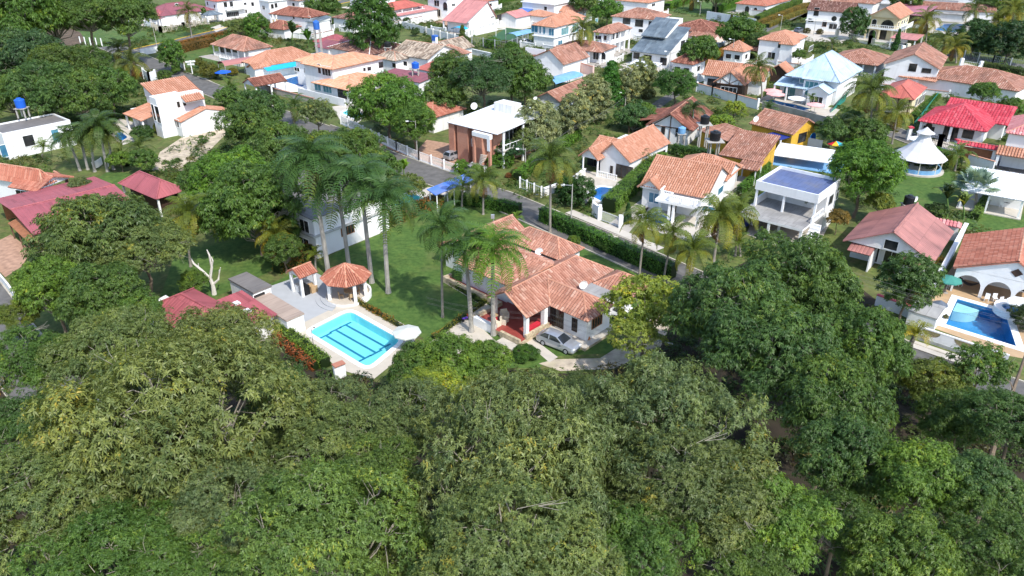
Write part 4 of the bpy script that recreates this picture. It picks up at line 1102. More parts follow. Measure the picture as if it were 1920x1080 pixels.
# hedges: a clipped body wrapped in leaves
def hedge(label, pts, w, h, col, col2=None, L=0.22, dens=55, kind='hedge', z0=0.0):
    P = [Vector(p) for p in pxy(pts)]
    rs = np.random.RandomState(len(label) * 7 + int(pts[0][0]))
    o0 = P[0].copy(); r = thing('hedge', label, kind, o0)
    core = MB(); LV, AG = [], []
    for a, b in zip(P, P[1:]):
        d = (b - a); Ln = d.length; d /= Ln; s = Vector((-d.y, d.x, 0)); a, b = a - o0, b - o0
        core.bar(a + Vector((0, 0, z0 + h * .47)), b + Vector((0, 0, z0 + h * .47)), w * .84, 'hedge_core', h * .92)
        for face, area in (('t', Ln * w), ('l', Ln * h), ('r', Ln * h)):
            n = int(area * dens) + 1
            u = rs.uniform(0, Ln, n); v = rs.uniform(0, 1, n)
            if face == 't': off, zz, nn = (v - .5) * w, np.full(n, h), Vector((0, 0, 1))
            else:
                sg = 1 if face == 'l' else -1
                off, zz, nn = np.full(n, sg * w / 2), v * h, s * sg
            bump = 0.07 * np.sin(u * 1.9 + off) + 0.06 * np.sin(u * 4.3 + zz * 3) + rs.normal(0, 0.05, n)
            C = np.array(a)[None] + u[:, None] * np.array(d)[None] + off[:, None] * np.array(s)[None] + np.array([0, 0, 1.0]) * (z0 + zz)[:, None] + bump[:, None] * np.array(nn)[None]
            N = unit(np.array(nn)[None] + rs.normal(0, .45, (n, 3)) + np.array([0, 0, .3]))
            q = leaves(rs, C, N, L, L * .42, 2, .3, .15)
            LV.append(q); AG.append(np.clip(.45 + .15 * np.sin(u * .7), 0, 1).repeat(1).tolist() * 2 + rs.normal(0, .18, 2 * n))
    col = (col[0] * 1.5, col[1] * 1.6, col[2] * 1.3)
    core.build('core', r)
    me = quads_mesh('foliage', np.concatenate(LV), 'foliage', np.concatenate(AG))
    link('foliage', me, r, col=col)
    if col2:
        allq = np.concatenate(LV); k = rs.uniform(size=len(allq)) < .38; k &= (np.sin(allq[:, 0, 0] * .9) + np.sin(allq[:, 0, 1] * 1.3) + rs.normal(0, .5, len(allq)) > .2)
        q = allq[k] + np.array([0, 0, .07])
        if len(q): link('coloured_shoots', quads_mesh('coloured_shoots', q, 'foliage', rs.uniform(.2, .8, len(q))), r, col=col2)
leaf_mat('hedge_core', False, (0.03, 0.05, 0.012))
HG = (0.055, 0.125, 0.018)
for a in [
 ('tall clipped hedge along the street beside the tiled house', [(1016, 412), (1100, 452), (1180, 488), (1262, 522)], 1.3, 1.9, (0.050, 0.115, 0.018), None),
 ('clipped hedge at the lawn corner beside the road', [(850, 380), (905, 388), (975, 402)], 1.2, 1.6, (0.05, 0.115, 0.018), None),
 ('hedge with red and orange shoots between the lawn and the white house', [(520, 512), (600, 472), (700, 432), (828, 384)], 1.4, 1.7, (0.075, 0.09, 0.02), (0.30, 0.085, 0.02)),
 ('flowering hedge with red leaves along the pool deck', [(524, 622), (560, 650), (612, 690)], 1.2, 1.1, (0.09, 0.14, 0.022), None),
 ('red-leaved lower band of the flowering hedge along the pool deck', [(516, 634), (552, 664), (594, 694)], .8, .8, (0.20, 0.060, 0.025), None),
 ('thick clipped hedge between the two orange-roofed houses', [(1140, 398), (1190, 352), (1238, 306)], 2.2, 2.1, (0.075, 0.135, 0.022), None),
 ('long hedge at the left side of the terracotta cottage', [(970, 342), (1010, 310), (1060, 275), (1085, 258)], 1.5, 1.6, (0.07, 0.14, 0.02), None),
 ('hedge behind the balustraded house', [(1260, 288), (1335, 300)], 1.4, 1.6, (0.035, 0.08, 0.018), None),
 ('narrow hedge along the slatted blue wall', [(1385, 366), (1440, 318)], .8, 1.4, (0.06, 0.13, 0.02), None),
 ('clipped hedge in front of the modern white house', [(318, 252), (360, 240), (425, 216)], 1.5, 2.3, (0.075, 0.11, 0.022), None),
 ('pale hedge left of the modern white house terrace', [(180, 228), (214, 212)], 2.0, 1.8, (0.10, 0.16, 0.02), None),
 ('low hedge at the foot of the palms beside the banners', [(208, 300), (240, 312)], 1.0, 1.2, (0.10, 0.15, 0.02), None),
 ('brown-red hedge along the lawn of the veranda house', [(332, 100), (370, 91), (402, 84)], 2.2, 2.0, (0.14, 0.075, 0.022), None),
 ('long orange-topped hedge beside the yellow-kerbed road', [(335, 85), (400, 70), (440, 60)], 1.2, 1.0, (0.20, 0.085, 0.02), None),
 ('striped hedge behind the veranda house', [(495, 33), (530, 26)], 1.5, 1.2, (0.08, 0.10, 0.02), None),
 ('orange hedge row on the near side of the far street', [(1300, 135), (1350, 105), (1420, 62)], 1.8, 1.4, (0.22, 0.115, 0.025), None),
 ('brown hedge row on the far side of the far street', [(1408, 52), (1460, 32), (1512, 12)], 1.8, 1.3, (0.17, 0.115, 0.03), None),
 ('olive hedge row between the lawns of the far street', [(1438, 52), (1480, 34), (1512, 22)], 1.6, 1.2, (0.16, 0.13, 0.03), None),
 ('tall green hedge beside the red tiled bungalow', [(1418, 44), (1460, 24), (1500, 8)], 2.0, 2.4, (0.075, 0.12, 0.025), None),
 ('bright hedge on the far lawn', [(1250, 18), (1290, 5)], 2.5, 2.2, (0.08, 0.16, 0.02), None),
 ('second bright hedge on the far lawn', [(1340, 24), (1380, 10)], 2.5, 2.2, (0.08, 0.17, 0.02), None),
 ('dark bushes along the far street by the orange hip villa', [(1385, 112), (1432, 78)], 3.0, 2.6, (0.055, 0.11, 0.02), None),
 ('hedge below the pink hall at the top centre', [(855, 24), (895, 14)], 1.5, 1.5, (0.06, 0.09, 0.025), None),
 ('bright hedge beyond the white fence of the sports court', [(920, 8), (975, -2)], 3.0, 1.8, (0.085, 0.16, 0.02), None),
 ('dark clipped hedge along the maroon street kerb', [(1835, 132), (1930, 150)], 2.0, 2.2, (0.055, 0.075, 0.022), None),
 ('green hedge behind the cone-roofed pavilion', [(1745, 300), (1800, 312)], 2.0, 2.0, (0.06, 0.13, 0.018), None),
 ('leafy hedge along the brick strips at right', [(1826, 412), (1860, 360)], 1.0, .9, (0.08, 0.13, 0.03), None),
 ('green strip hedge at the right side of the coral roof', [(1712, 222), (1758, 182)], 1.2, .8, (0.06, 0.12, 0.02), None),
 ('yellow flowering row beside the white garden wall', [(1730, 555), (1768, 490)], .9, .6, (0.16, 0.11, 0.02), None),
 ('low flower border along the pool edge of the lawn', [(668, 566), (690, 578), (770, 625)], .5, .35, (0.11, 0.10, 0.02), (0.35, 0.13, 0.02)),
 ('low flower border along the pale path', [(912, 566), (860, 602), (812, 636)], .5, .35, (0.09, 0.10, 0.02), (0.35, 0.2, 0.02)),
 ('low dark border under the stone terrace wall', [(848, 534), (905, 570)], .5, .4, (0.05, 0.075, 0.018), None),
 ('lime hedge in front of the orange-posted driveway', [(1590, 285), (1650, 272)], 2.2, 2.0, (0.09, 0.17, 0.02), None),
 ('green hedge below the bright blue awning', [(500, 140), (562, 118)], 1.0, 1.6, (0.055, 0.11, 0.018), None),
]: hedge(*a)

M('shaft_green', (0.10, 0.17, 0.045), 0.5, 0.12)
# ------------------------------------------------------------------ palms: each frond is an object
def frond_mesh(seed, Ln, arch, droop, leaf, npair=24, w=0.09, hang=0.5, vee=0.35):
    rs = np.random.RandomState(seed); t = np.linspace(0, 1, npair + 1)
    x = Ln * (t - .22 * arch * t ** 3); z = Ln * (.22 * arch * np.sin(t * 2.2) - droop * t ** 2.4)
    P = np.stack([x, np.zeros_like(x), z], 1); Q, ag = [], []
    for i in range(npair):
        a, b = P[i], P[i + 1]; wd = .06 * (1 - t[i]) + .012
        Q.append([a + [0, wd, 0], a - [0, wd, 0], b - [0, wd * .8, 0], b + [0, wd * .8, 0]]); ag.append(.75)
        if t[i] < .1: continue
        l = leaf * (np.sin(np.pi * min(1, .12 + .86 * t[i])) ** .6) + .08
        tan = (b - a) / np.linalg.norm(b - a)
        for sgn in (1, -1):
            c = (a + b) / 2 + tan * rs.uniform(-.03, .03); l *= rs.uniform(.82, 1.12)
            d = np.array([.45 * tan[0], sgn, .45 * tan[2] + vee]); d /= np.linalg.norm(d)
            m = c + d * l * .5 - [0, 0, hang * l * .12]; e = c + d * l * (.95 - .25 * hang) - [0, 0, hang * l * rs.uniform(.45, .8)]
            ww = w * rs.uniform(.8, 1.2); f = tan * ww / 2
            Q.append([c - f * .6, m - f, m + f, c + f * .6]); Q.append([m - f, e, e + f * .3, m + f]); k = rs.normal(.45, .14); ag += [k, k]
    return quads_mesh('frond', np.array(Q), 'frond_leaf', np.array(ag))
FR = {'coco': [frond_mesh(s, 4.2, .9, .30 + .08 * s, 1.0, 28, .105, 1.0) for s in range(4)],
      'royal': [frond_mesh(10 + s, 3.7, 1.0, .55 + .1 * s, 1.0, 28, .110, 1.0) for s in range(4)],
      'small': [frond_mesh(20 + s, 2.4, 1.1, .30 + .1 * s, .62, 18, .075, .7) for s in range(3)]}
def fan_mesh(seed):
    rs = np.random.RandomState(seed); Q, ag = [], []; Q.append([[0, .05, 0], [0, -.05, 0], [1.5, -.04, .3], [1.5, .04, .3]]); ag.append(.6)
    for i in range(18):
        a = math.radians(-120 + 240 * i / 17); d = np.array([math.cos(a), math.sin(a), .25 * math.cos(a)]); c = np.array([1.5, 0, .3]); l = 1.1 * rs.uniform(.9, 1.1); p = np.array([-math.sin(a), math.cos(a), 0]) * .1
        Q.append([c, c + d * l * .6 + p, c + d * l - [0, 0, .12], c + d * l * .6 - p]); ag.append(rs.normal(.5, .1))
    return quads_mesh('frond', np.array(Q), 'frond_leaf', np.array(ag))
FR['fan'] = [fan_mesh(s) for s in range(3)]
def banana_mesh(seed):
    Q, ag = [], []; n = 8; t = np.linspace(0, 1, n + 1); x = 1.9 * t; z = 1.2 * np.sin(t * 1.9) - .5 * t ** 2
    for i in range(n):
        for sg in (1, -1):
            w0, w1 = .36 * math.sin(math.pi * min(1, t[i] * .9 + .08)), .36 * math.sin(math.pi * min(1, t[i + 1] * .9 + .08))
            Q.append([[x[i], 0, z[i]], [x[i + 1], 0, z[i + 1]], [x[i + 1], sg * w1, z[i + 1] + .06], [x[i], sg * w0, z[i] + .06]]); ag.append(.5 + .2 * ((i + seed) % 3 - 1))
    return quads_mesh('frond', np.array(Q), 'frond_leaf', np.array(ag))
FR['banana'] = [banana_mesh(s) for s in range(2)]
PC = {'coco': (0.095, 0.125, 0.022), 'royal': (0.046, 0.092, 0.026), 'small': (0.085, 0.125, 0.022), 'fan': (0.20, 0.27, 0.25), 'banana': (0.11, 0.18, 0.025)}
_pn = [0]
def palm(label, base, top, kind='coco', n=18, k=1.0, col=None, yellow=.25, group=None, tr=.16, dead=0):
    """base: pixel of the trunk foot; top: pixel of the crown's heart"""
    _pn[0] += 1; rr = random.Random(_pn[0] * 31)
    g = G(*base); hgt = max(.4, height_at(g, top[1])); q = PX((g.x, g.y, hgt)); dx = (top[0] - q[0]) / q[2]
    dead = dead or (2 if kind == 'coco' and n > 13 else 0)
    root = thing('palm_tree' if kind != 'banana' else 'banana_plant', label, 'palm' if kind != 'banana' else 'plant', g, 0, group)
    c = Vector((dx, 0, hgt)); r0 = tr * (1.15 if kind == 'royal' else 1)
    tb = MB(); pts = [Vector((dx * f ** 1.6, .0, hgt * f)) for f in (0, .06, .25, .5, .75, 1)]
    tb.tube(pts, [r0 * 1.5, r0 * 1.1, r0, r0 * .95, r0 * .85, r0 * .7], {'royal': 'royal_bark', 'banana': 'shaft_green'}.get(kind, 'palm_bark'), 8, True)
    tb.build('trunk', root)
    cc = col or PC[kind]; n = int(n * 1.2)
    cc = (cc[0] * 1.1, cc[1] * 1.15, cc[2])
    if kind == 'royal':
        s = MB(); s.tube([c - Vector((0, 0, 1.3)), c - Vector((0, 0, .7)), c + Vector((0, 0, .1))], [r0 * .8, r0 * .95, r0 * .5], 'shaft_green', 8, True); s.build('crownshaft', root)
    if kind == 'coco':
        s = MB()
        for i in range(7): a = i * 2.4; s.lathe([(.02, -.13), (.12, -.05), (.12, .06), (.02, .14)], 'bench_wood', 6, (c.x + .3 * math.cos(a), c.y + .3 * math.sin(a), c.z - .25 - .07 * (i % 3)))
        s.build('fruit_bunch', root)
    for i in range(dead):
        a = rr.uniform(0, 6.28); o = link('dead_frond', FR['coco'][i % 4], root, c - Vector((0, 0, .3)), a, k * .8, (0.16, 0.085, 0.03)); o.rotation_euler = (0, 1.35, a)
    sw = rr.uniform(-.25, .25); sa = rr.uniform(0, 6.28)
    for i in range(n):
        f = (i + .5) / n; az = i * 2.39996 + rr.uniform(-.25, .25)
        lo_, hi_ = {'coco': (-.75, 1.25), 'royal': (-.35, 1.3), 'small': (-.2, 1.2), 'fan': (-.2, 1.25), 'banana': (.15, 1.2)}[kind]
        el = hi_ + (lo_ - hi_) * f ** .9 + rr.uniform(-.16, .16) + sw * math.cos(az - sa)
        o = link('frond', FR[kind][i % len(FR[kind])], root, c, 0, k * rr.uniform(.88, 1.1))
        o.rotation_euler = (rr.uniform(-.25, .25), -el, az)
        y = max(0, f - (1 - yellow)) / max(yellow, .01) if yellow else 0; j = rr.uniform(.85, 1.15)
        o.color = (cc[0] * j * (1 + 1.3 * y), cc[1] * j * (1 + .55 * y), cc[2] * j, 1)
    return root
RY = 'royal palms on the lawn by the white house'
for a in [
 ('tallest royal palm with a skirt of dead fronds, first of the four', (616, 515), (582, 308), 'royal', 20, 1.4, None, .15, RY, .24, 5),
 ('royal palm second from the white house corner', (655, 506), (632, 345), 'royal', 20, 1.32, None, .2, RY, .22, 0),
 ('royal palm third in the row, trunk foot beside the gazebo', (697, 530), (676, 340), 'royal', 19, 1.28, None, .15, RY, .22, 0),
 ('royal palm with the whitest trunk, last of the four on the lawn', (728, 549), (719, 380), 'royal', 20, 1.32, None, .22, RY, .22, 0),
 ('slender coconut palm on the lawn before the tiled house', (830, 595), (830, 425), 'coco', 22, .85, G_(0.050, 0.095, 0.024), .2, None, .13, 0),
 ('palm with dark crown at the left end of the tiled house', (884, 622), (872, 470), 'royal', 17, 1.05, G_(0.045, 0.09, 0.02), .2, None, .2, 0),
 ('bright green palm leaning over the tiled house roof', (925, 628), (924, 475), 'royal', 19, 1.2, G_(0.085, 0.155, 0.022), .3, None, .2, 0),
 ('tall coconut palm by the road behind the tiled house', (1031, 436), (1032, 300), 'coco', 20, 1.05, G_(0.075, 0.105, 0.025), .35, None, .16, 2),
 ('coconut palm with full crown at the lawn corner', (906, 402), (907, 338), 'coco', 18, .85, G_(0.085, 0.12, 0.026), .35, None, .15, 0),
 ('shorter coconut palm left of the one at the lawn corner', (866, 392), (868, 350), 'coco', 13, .8, G_(0.075, 0.11, 0.025), .3, None, .15, 0),
 ('yellowing coconut palm nearest the small blue pool at the hedge', (1198, 522), (1210, 418), 'coco', 18, .8, None, .5, None, .13, 2),
 ('second yellowing coconut palm beside the road hedge', (1245, 522), (1262, 440), 'coco', 18, .75, None, .5, None, .13, 3),
 ('leaning coconut palm third along the road hedge', (1290, 545), (1300, 470), 'coco', 15, .8, None, .5, None, .14, 2),
 ('big bushy coconut palm before the slatted blue wall', (1338, 490), (1350, 408), 'coco', 24, 1.0, G_(0.105, 0.13, 0.024), .4, None, .17, 3),
 ('palm behind the big bushy one at the slatted wall', (1378, 480), (1385, 400), 'coco', 14, .85, G_(0.10, 0.13, 0.024), .5, None, .14, 0),
 ('young palm beside the dark tree at the slatted wall', (1388, 480), (1385, 458), 'small', 12, 1.0, None, .3, None, .12, 0),
 ('yellowing coconut palm on the left lawn', (358, 500), (355, 402), 'coco', 22, .95, G_(0.10, 0.13, 0.024), .45, None, .15, 2),
 ('short drooping yellow palm by the patio hedge', (528, 500), (518, 440), 'coco', 16, .85, G_(0.13, 0.14, 0.022), .55, None, .2, 0),
 ('small potted-looking palm behind the kiosk', (592, 505), (592, 478), 'small', 12, .7, G_(0.11, 0.14, 0.02), .4, None, .12, 0),
 ('tall coconut palm with big crown before the coral roof', (1628, 262), (1635, 172), 'coco', 24, 1.35, G_(0.085, 0.115, 0.024), .35, None, .2, 2),
 ('yellowing palm right of the tall coconut palm', (1672, 270), (1682, 212), 'coco', 15, 1.0, G_(0.11, 0.13, 0.022), .5, None, .16, 0),
 ('coconut palm by the timber-framed house', (1428, 190), (1422, 128), 'coco', 18, 1.05, G_(0.08, 0.105, 0.022), .35, None, .17, 0),
 ('single coconut palm before the orange villa', (1088, 112), (1092, 55), 'coco', 20, 1.25, G_(0.095, 0.115, 0.024), .4, None, .18, 3),
 ('slim palm before the half-timbered gable', (1297, 262), (1300, 205), 'royal', 13, .85, G_(0.05, 0.08, 0.025), .1, None, .16, 0),
 ('young areca palm behind the terracotta cottage hedge', (1202, 320), (1204, 295), 'small', 14, .9, G_(0.10, 0.10, 0.03), .3, None, .14, 0),
 ('slim little palm by the cottage terrace', (1078, 352), (1078, 325), 'small', 11, .9, G_(0.10, 0.13, 0.04), .4, None, .1, 0),
 ('yellow young palm between the tall palm and the terrace', (1064, 345), (1065, 322), 'small', 11, .9, G_(0.17, 0.17, 0.03), .5, None, .1, 0),
 ('small palm against the stained terrace of the blue-washed house', (1524, 425), (1528, 378), 'small', 12, .9, G_(0.055, 0.085, 0.025), .2, None, .14, 0),
 ('first of the tight palm clump by the long white house', (150, 320), (128, 262), 'royal', 14, 1.05, G_(0.05, 0.085, 0.022), .2, 'palm clump by the long white house', .18, 0),
 ('second palm of the tight clump, crown before the white wall end', (165, 318), (150, 255), 'royal', 14, 1.05, G_(0.055, 0.09, 0.022), .3, 'palm clump by the long white house', .18, 0),
 ('third palm of the tight clump with yellow lower fronds', (178, 322), (172, 250), 'royal', 14, 1.05, G_(0.05, 0.085, 0.022), .4, 'palm clump by the long white house', .18, 0),
 ('fourth palm of the tight clump beside the little pool', (202, 322), (188, 238), 'royal', 15, 1.1, G_(0.05, 0.085, 0.022), .35, 'palm clump by the long white house', .18, 0),
 ('fifth palm of the tight clump with an orange hanging frond', (213, 318), (203, 255), 'royal', 13, 1.0, G_(0.06, 0.09, 0.022), .5, 'palm clump by the long white house', .18, 0),
 ('short palm at the edge of the stony yard', (262, 312), (262, 278), 'coco', 12, .8, G_(0.07, 0.10, 0.025), .3, None, .15, 0),
 ('low bright palm before the long white wall', (25, 290), (25, 270), 'small', 12, 1.1, G_(0.12, 0.17, 0.02), .3, None, .14, 0),
 ('second low palm by the orange tile roof peak', (80, 300), (82, 278), 'small', 11, 1.0, G_(0.09, 0.13, 0.02), .2, None, .14, 0),
 ('leaning yellow palm by the right road', (1690, 690), (1715, 630), 'small', 13, .9, G_(0.17, 0.17, 0.02), .5, None, .26, 0),
 ('palm with thin crown before the white villa at the top left', (360, 70), (353, 22), 'coco', 14, 1.2, G_(0.085, 0.10, 0.028), .4, None, .18, 2),
 ('shaggy palm left of the modern house gate', (248, 170), (246, 118), 'coco', 16, 1.15, G_(0.085, 0.105, 0.028), .4, None, .2, 4),
 ('bushy palm at the far street corner', (215, 118), (222, 92), 'coco', 14, 1.0, G_(0.085, 0.11, 0.024), .35, None, .18, 0),
 ('feather palm by the modern house drive', (432, 190), (432, 165), 'coco', 14, .75, G_(0.08, 0.12, 0.024), .3, None, .15, 0),
 ('dark palm under the dense trees beside the peach house', (552, 235), (552, 200), 'coco', 14, .9, G_(0.06, 0.10, 0.025), .2, None, .16, 0),
 ('yellow-green palm behind the grey fence', (1735, 82), (1737, 38), 'coco', 18, 1.35, G_(0.11, 0.125, 0.026), .45, None, .2, 3),
 ('palm left of the round dark tree by the blue pool', (1772, 105), (1774, 72), 'coco', 16, 1.2, G_(0.09, 0.115, 0.024), .4, None, .2, 0),
 ('yellowing palm below the round dark tree', (1792, 118), (1790, 88), 'coco', 16, 1.2, G_(0.125, 0.13, 0.024), .5, None, .2, 0),
 ('upright palm before the long terracotta house', (1828, 50), (1828, 18), 'coco', 15, 1.35, G_(0.07, 0.095, 0.026), .2, None, .2, 0),
 ('big yellow palm cluster at the top right edge', (1895, 62), (1900, 22), 'coco', 20, 1.7, G_(0.13, 0.14, 0.024), .4, None, .2, 0),
 ('yellow palm in front of the cluster at the top right', (1868, 62), (1872, 40), 'coco', 15, 1.4, G_(0.13, 0.14, 0.024), .4, None, .2, 0),
 ('shaggy palm on the far lawn', (1300, 18), (1298, -2), 'coco', 14, 1.4, G_(0.085, 0.09, 0.03), .5, None, .2, 4),
 ('short palm by the orange pot at the ice-blue mansion', (1560, 92), (1560, 82), 'small', 13, 1.3, G_(0.075, 0.10, 0.03), .2, None, .14, 0),
 ('small palm on the mansion pool terrace', (1520, 205), (1521, 186), 'small', 10, .8, G_(0.07, 0.11, 0.03), .3, None, .1, 0),
 ('young coconut palm with yellow stem on the pavilion lawn', (1790, 320), (1796, 290), 'coco', 13, .8, G_(0.09, 0.13, 0.03), .5, None, .16, 0),
 ('dark fan-leaved palm in the yellow house garden', (1575, 262), (1575, 238), 'coco', 14, .9, G_(0.05, 0.08, 0.024), .1, None, .18, 0),
 ('dark palm beside the fan-leaved one in the yellow house garden', (1605, 268), (1605, 240), 'coco', 14, .95, G_(0.06, 0.085, 0.026), .3, None, .18, 0),
 ('spiky green palm by the beige garden wall', (1440, 222), (1440, 206), 'small', 14, 1.2, G_(0.05, 0.09, 0.024), .2, None, .14, 0),
 ('green traveller palm behind the big orange house', (548, 80), (548, 62), 'banana', 12, 1.8, G_(0.06, 0.095, 0.035), 0, None, .2, 0),
 ('young palm in front of the brown-roofed house', (580, 92), (578, 75), 'banana', 12, 1.5, G_(0.05, 0.115, 0.02), 0, None, .15, 0),
 ('silvery blue fan palm on the lawn at right', (1828, 388), (1830, 350), 'fan', 16, 1.15, None, 0, None, .2, 0),
 ('banana plant beside the white gate at the road', (758, 338), (757, 318), 'banana', 11, .85, G_(0.11, 0.19, 0.02), .2, None, .12, 0),
 ('big-leaved banana plant at the edge of the pavilion lawn', (1775, 408), (1776, 372), 'banana', 13, 1.1, G_(0.045, 0.07, 0.03), .3, None, .14, 0),
 ('pale-leaved banana plant beside the big-leaved one', (1806, 412), (1806, 385), 'banana', 11, .95, G_(0.13, 0.17, 0.05), .3, None, .12, 0),
 ('low palm behind the kiosk at the top left', (385, 42), (383, 30), 'banana', 10, 1.4, G_(0.08, 0.12, 0.03), 0, None, .14, 0),
 ('green palm above the tan pool garden wall', (1690, 560), (1690, 548), 'banana', 9, .7, G_(0.06, 0.12, 0.02), 0, None, .1, 0),
 ('small palm by the road hedge behind the tiled house', (970, 432), (968, 412), 'small', 10, .75, G_(0.11, 0.17, 0.022), .2, None, .09, 0),
]: palm(*a)
# ------------------------------------------------------------------ houses
def poly_roof(h, polys, mat, caps=(), style='barrel', name='roof', capm='ridge_tile'):
    mb, cp = MB(), MB()
    for P in polys: slope(mb, P, mat, style, h.tw, h.tl, jitter=0.03 if h.near else 0)
    ro = mb.build(name, h.root)
    for a, b in caps: cap(cp, a, b, mat=capm)
    if cp.f: cp.build('ridge_cap', ro)
    return ro

# the tiled house at the centre
h = House('tiled_house', 'low white house with many-gabled pinkish tile roofs beside the silver sedan', (1101, 604), 2.9, 1031, 1153, -43, near=True)
A, B = h.A, h.B
poly_roof(h, [[(0, 0, 2.9), (A, 0, 2.9), (2.4, 2.35, 4.3), (-2.3, 2.35, 4.3)], [(A, 0, 2.9), (A, B, 2.9), (2.4, 2.35, 4.3)], [(A, B, 2.9), (0, B, 2.9), (-2.3, 2.35, 4.3), (2.4, 2.35, 4.3)]],
          'tile_main', [((A, 0, 2.9), (2.4, 2.35, 4.3)), ((A, B, 2.9), (2.4, 2.35, 4.3)), ((-2.3, 2.35, 4.3), (2.4, 2.35, 4.3)), ((0, 0, 2.95), (-2.3, 2.35, 4.3))])
poly_roof(h, [[(0, -3.5, 2.9), (0, 11.0, 2.9), (-3.25, 8.2, 4.6), (-3.25, -3.3, 4.6)], [(-3.25, -3.3, 4.6), (-3.25, 3.0, 4.6), (-6.0, 3.0, 3.0), (-6.0, -3.2, 3.0)], [(0, 11.0, 2.9), (-6.2, 11.0, 2.9), (-3.25, 8.2, 4.6)], [(-3.25, 5.0, 4.6), (-3.25, 8.2, 4.6), (-6.2, 11, 2.9), (-6.2, 5.0, 3.0)]],
          'tile_main', [((-3.25, -3.3, 4.6), (-3.25, 8.2, 4.6)), ((0, 11, 2.9), (-3.25, 8.2, 4.6)), ((0, -3.5, 2.92), (-3.25, -3.3, 4.62)), ((-6, -3.2, 3), (-3.25, -3.3, 4.62))])
poly_roof(h, [[(-14.5, 0.2, 2.9), (-5.6, 0.2, 2.9), (-3.4, 4.5, 4.8), (-14.5, 4.5, 4.8)], [(-14.5, 4.5, 4.8), (-3.4, 4.5, 4.8), (-5.0, 6.2, 4.1), (-14.5, 6.2, 4.1)]], 'tile_main', [((-14.5, 4.5, 4.8), (-3.4, 4.5, 4.8)), ((-3.4, 4.5, 4.8), (-5.6, 0.2, 3.0))])
h.roof('hip', 'tile_main', 1.45, -14.4, 8.2, -5.5, 12.7, 3.3)
h.roof('gable', 'tile_main', 1.5, -19.5, 2.5, -14.2, 12.5, 2.9, axis='y')
h.roof('hip', 'tile_main', 1.35, 0.3, 6.9, 5.2, 11.2, 2.9)
h.box('flat_roof', 0.0, 4.75, 2.7, 3.3, 6.85, 2.98, 'sheet_concrete')
h.box('flat_roof', -14.0, 6.25, 2.6, -5.6, 8.5, 3.0, 'sheet_concrete')
for x in (-13.2, -10.6, -8.0): h.box('skylight', x, 6.7, 3.0, x + 1.5, 7.4, 3.16, 'sheet_white')
h.body(0.35, 0.45, 4.5, 4.3, 0.35, 2.95); h.fy, h.rx = 0.45, 4.5
h.W.box(-14.0, 0.8, 0.3, -5.7, 6.2, 3.0, 'white_wall'); h.W.box(-13.8, 8.6, 0, -5.9, 12.3, 3.4, 'white_wall')
h.W.box(-19, 2.9, 0, -14.02, 12.1, 3.0, 'white_wall'); h.W.box(-5.69, 1.4, 0.3, -0.45, 10.5, 3.0, 'white_wall')
h.W.box(-0.44, 4.32, 0.3, 3.2, 6.8, 2.75, 'white_wall'); h.W.box(3.3, 7.3, 0, 4.8, 7.55, 2.9, 'white_wall')
h.box('plinth', -0.2, -0.75, 0, 5.3, 4.9, 0.32, 'field_stone', 'pale_concrete')
h.win('F', 1032, 576, 1057, 612, 'glass_dark', 'dark_wood', name='door', mull=6)
h.win('F', 1072, 597, 1083, 621, 'glass_dark', 'dark_wood', name='door', mull=2)
h.win('R', 1110, 594, 1128, 612, 'glass_dark', 'wood_wall', mull=3)
h.box('porch_floor', -6.7, -4.4, 0, -0.05, 1.4, 0.5, 'field_stone', 'red_floor')
h.box('porch_wall', -0.25, -3.6, 0.5, 0.05, -0.05, 0.95, 'field_stone')
h.box('porch_wall', -6.9, -4.6, 0, -6.55, -0.2, 0.95, 'field_stone'); h.box('porch_wall', -2.7, -4.65, 0, -0.02, -4.35, 0.8, 'field_stone')
h.box('bench', -6.5, -4.7, 0, -3.6, -4.2, 1.0, 'white_paint')
h.box('step', -2.2, -5.8, 0, 0.2, -4.7, 0.3, 'field_stone', 'pale_concrete'); h.box('step', -2.0, -6.7, 0, 0.0, -5.85, 0.15, 'field_stone', 'pale_concrete')
h.col(-0.35, -3.2, 0.5, 2.9, 0.2); h.col(-0.3, -0.5, 0.5, 2.9, 0.25); h.col(-5.4, -2.6, 0.5, 3.0, 0.22); h.col(-3.2, -0.2, 0.5, 3.2, 0.2)
h.box('red_bench', -0.9, -2.6, 0.5, -0.45, -0.9, 1.15, 'red_paint')
h.box('terrace_wall', -16.2, 0.1, 0, -15.9, 1.0, 0.7, 'field_stone'); h.box('terrace_wall', -16.2, -0.3, 0, -6.9, 0.05, 0.75, 'field_stone')
h.box('terrace_floor', -15.9, 0.06, 0, -6.9, 0.8, 0.35, 'red_floor')
h.done()
MAIN = h

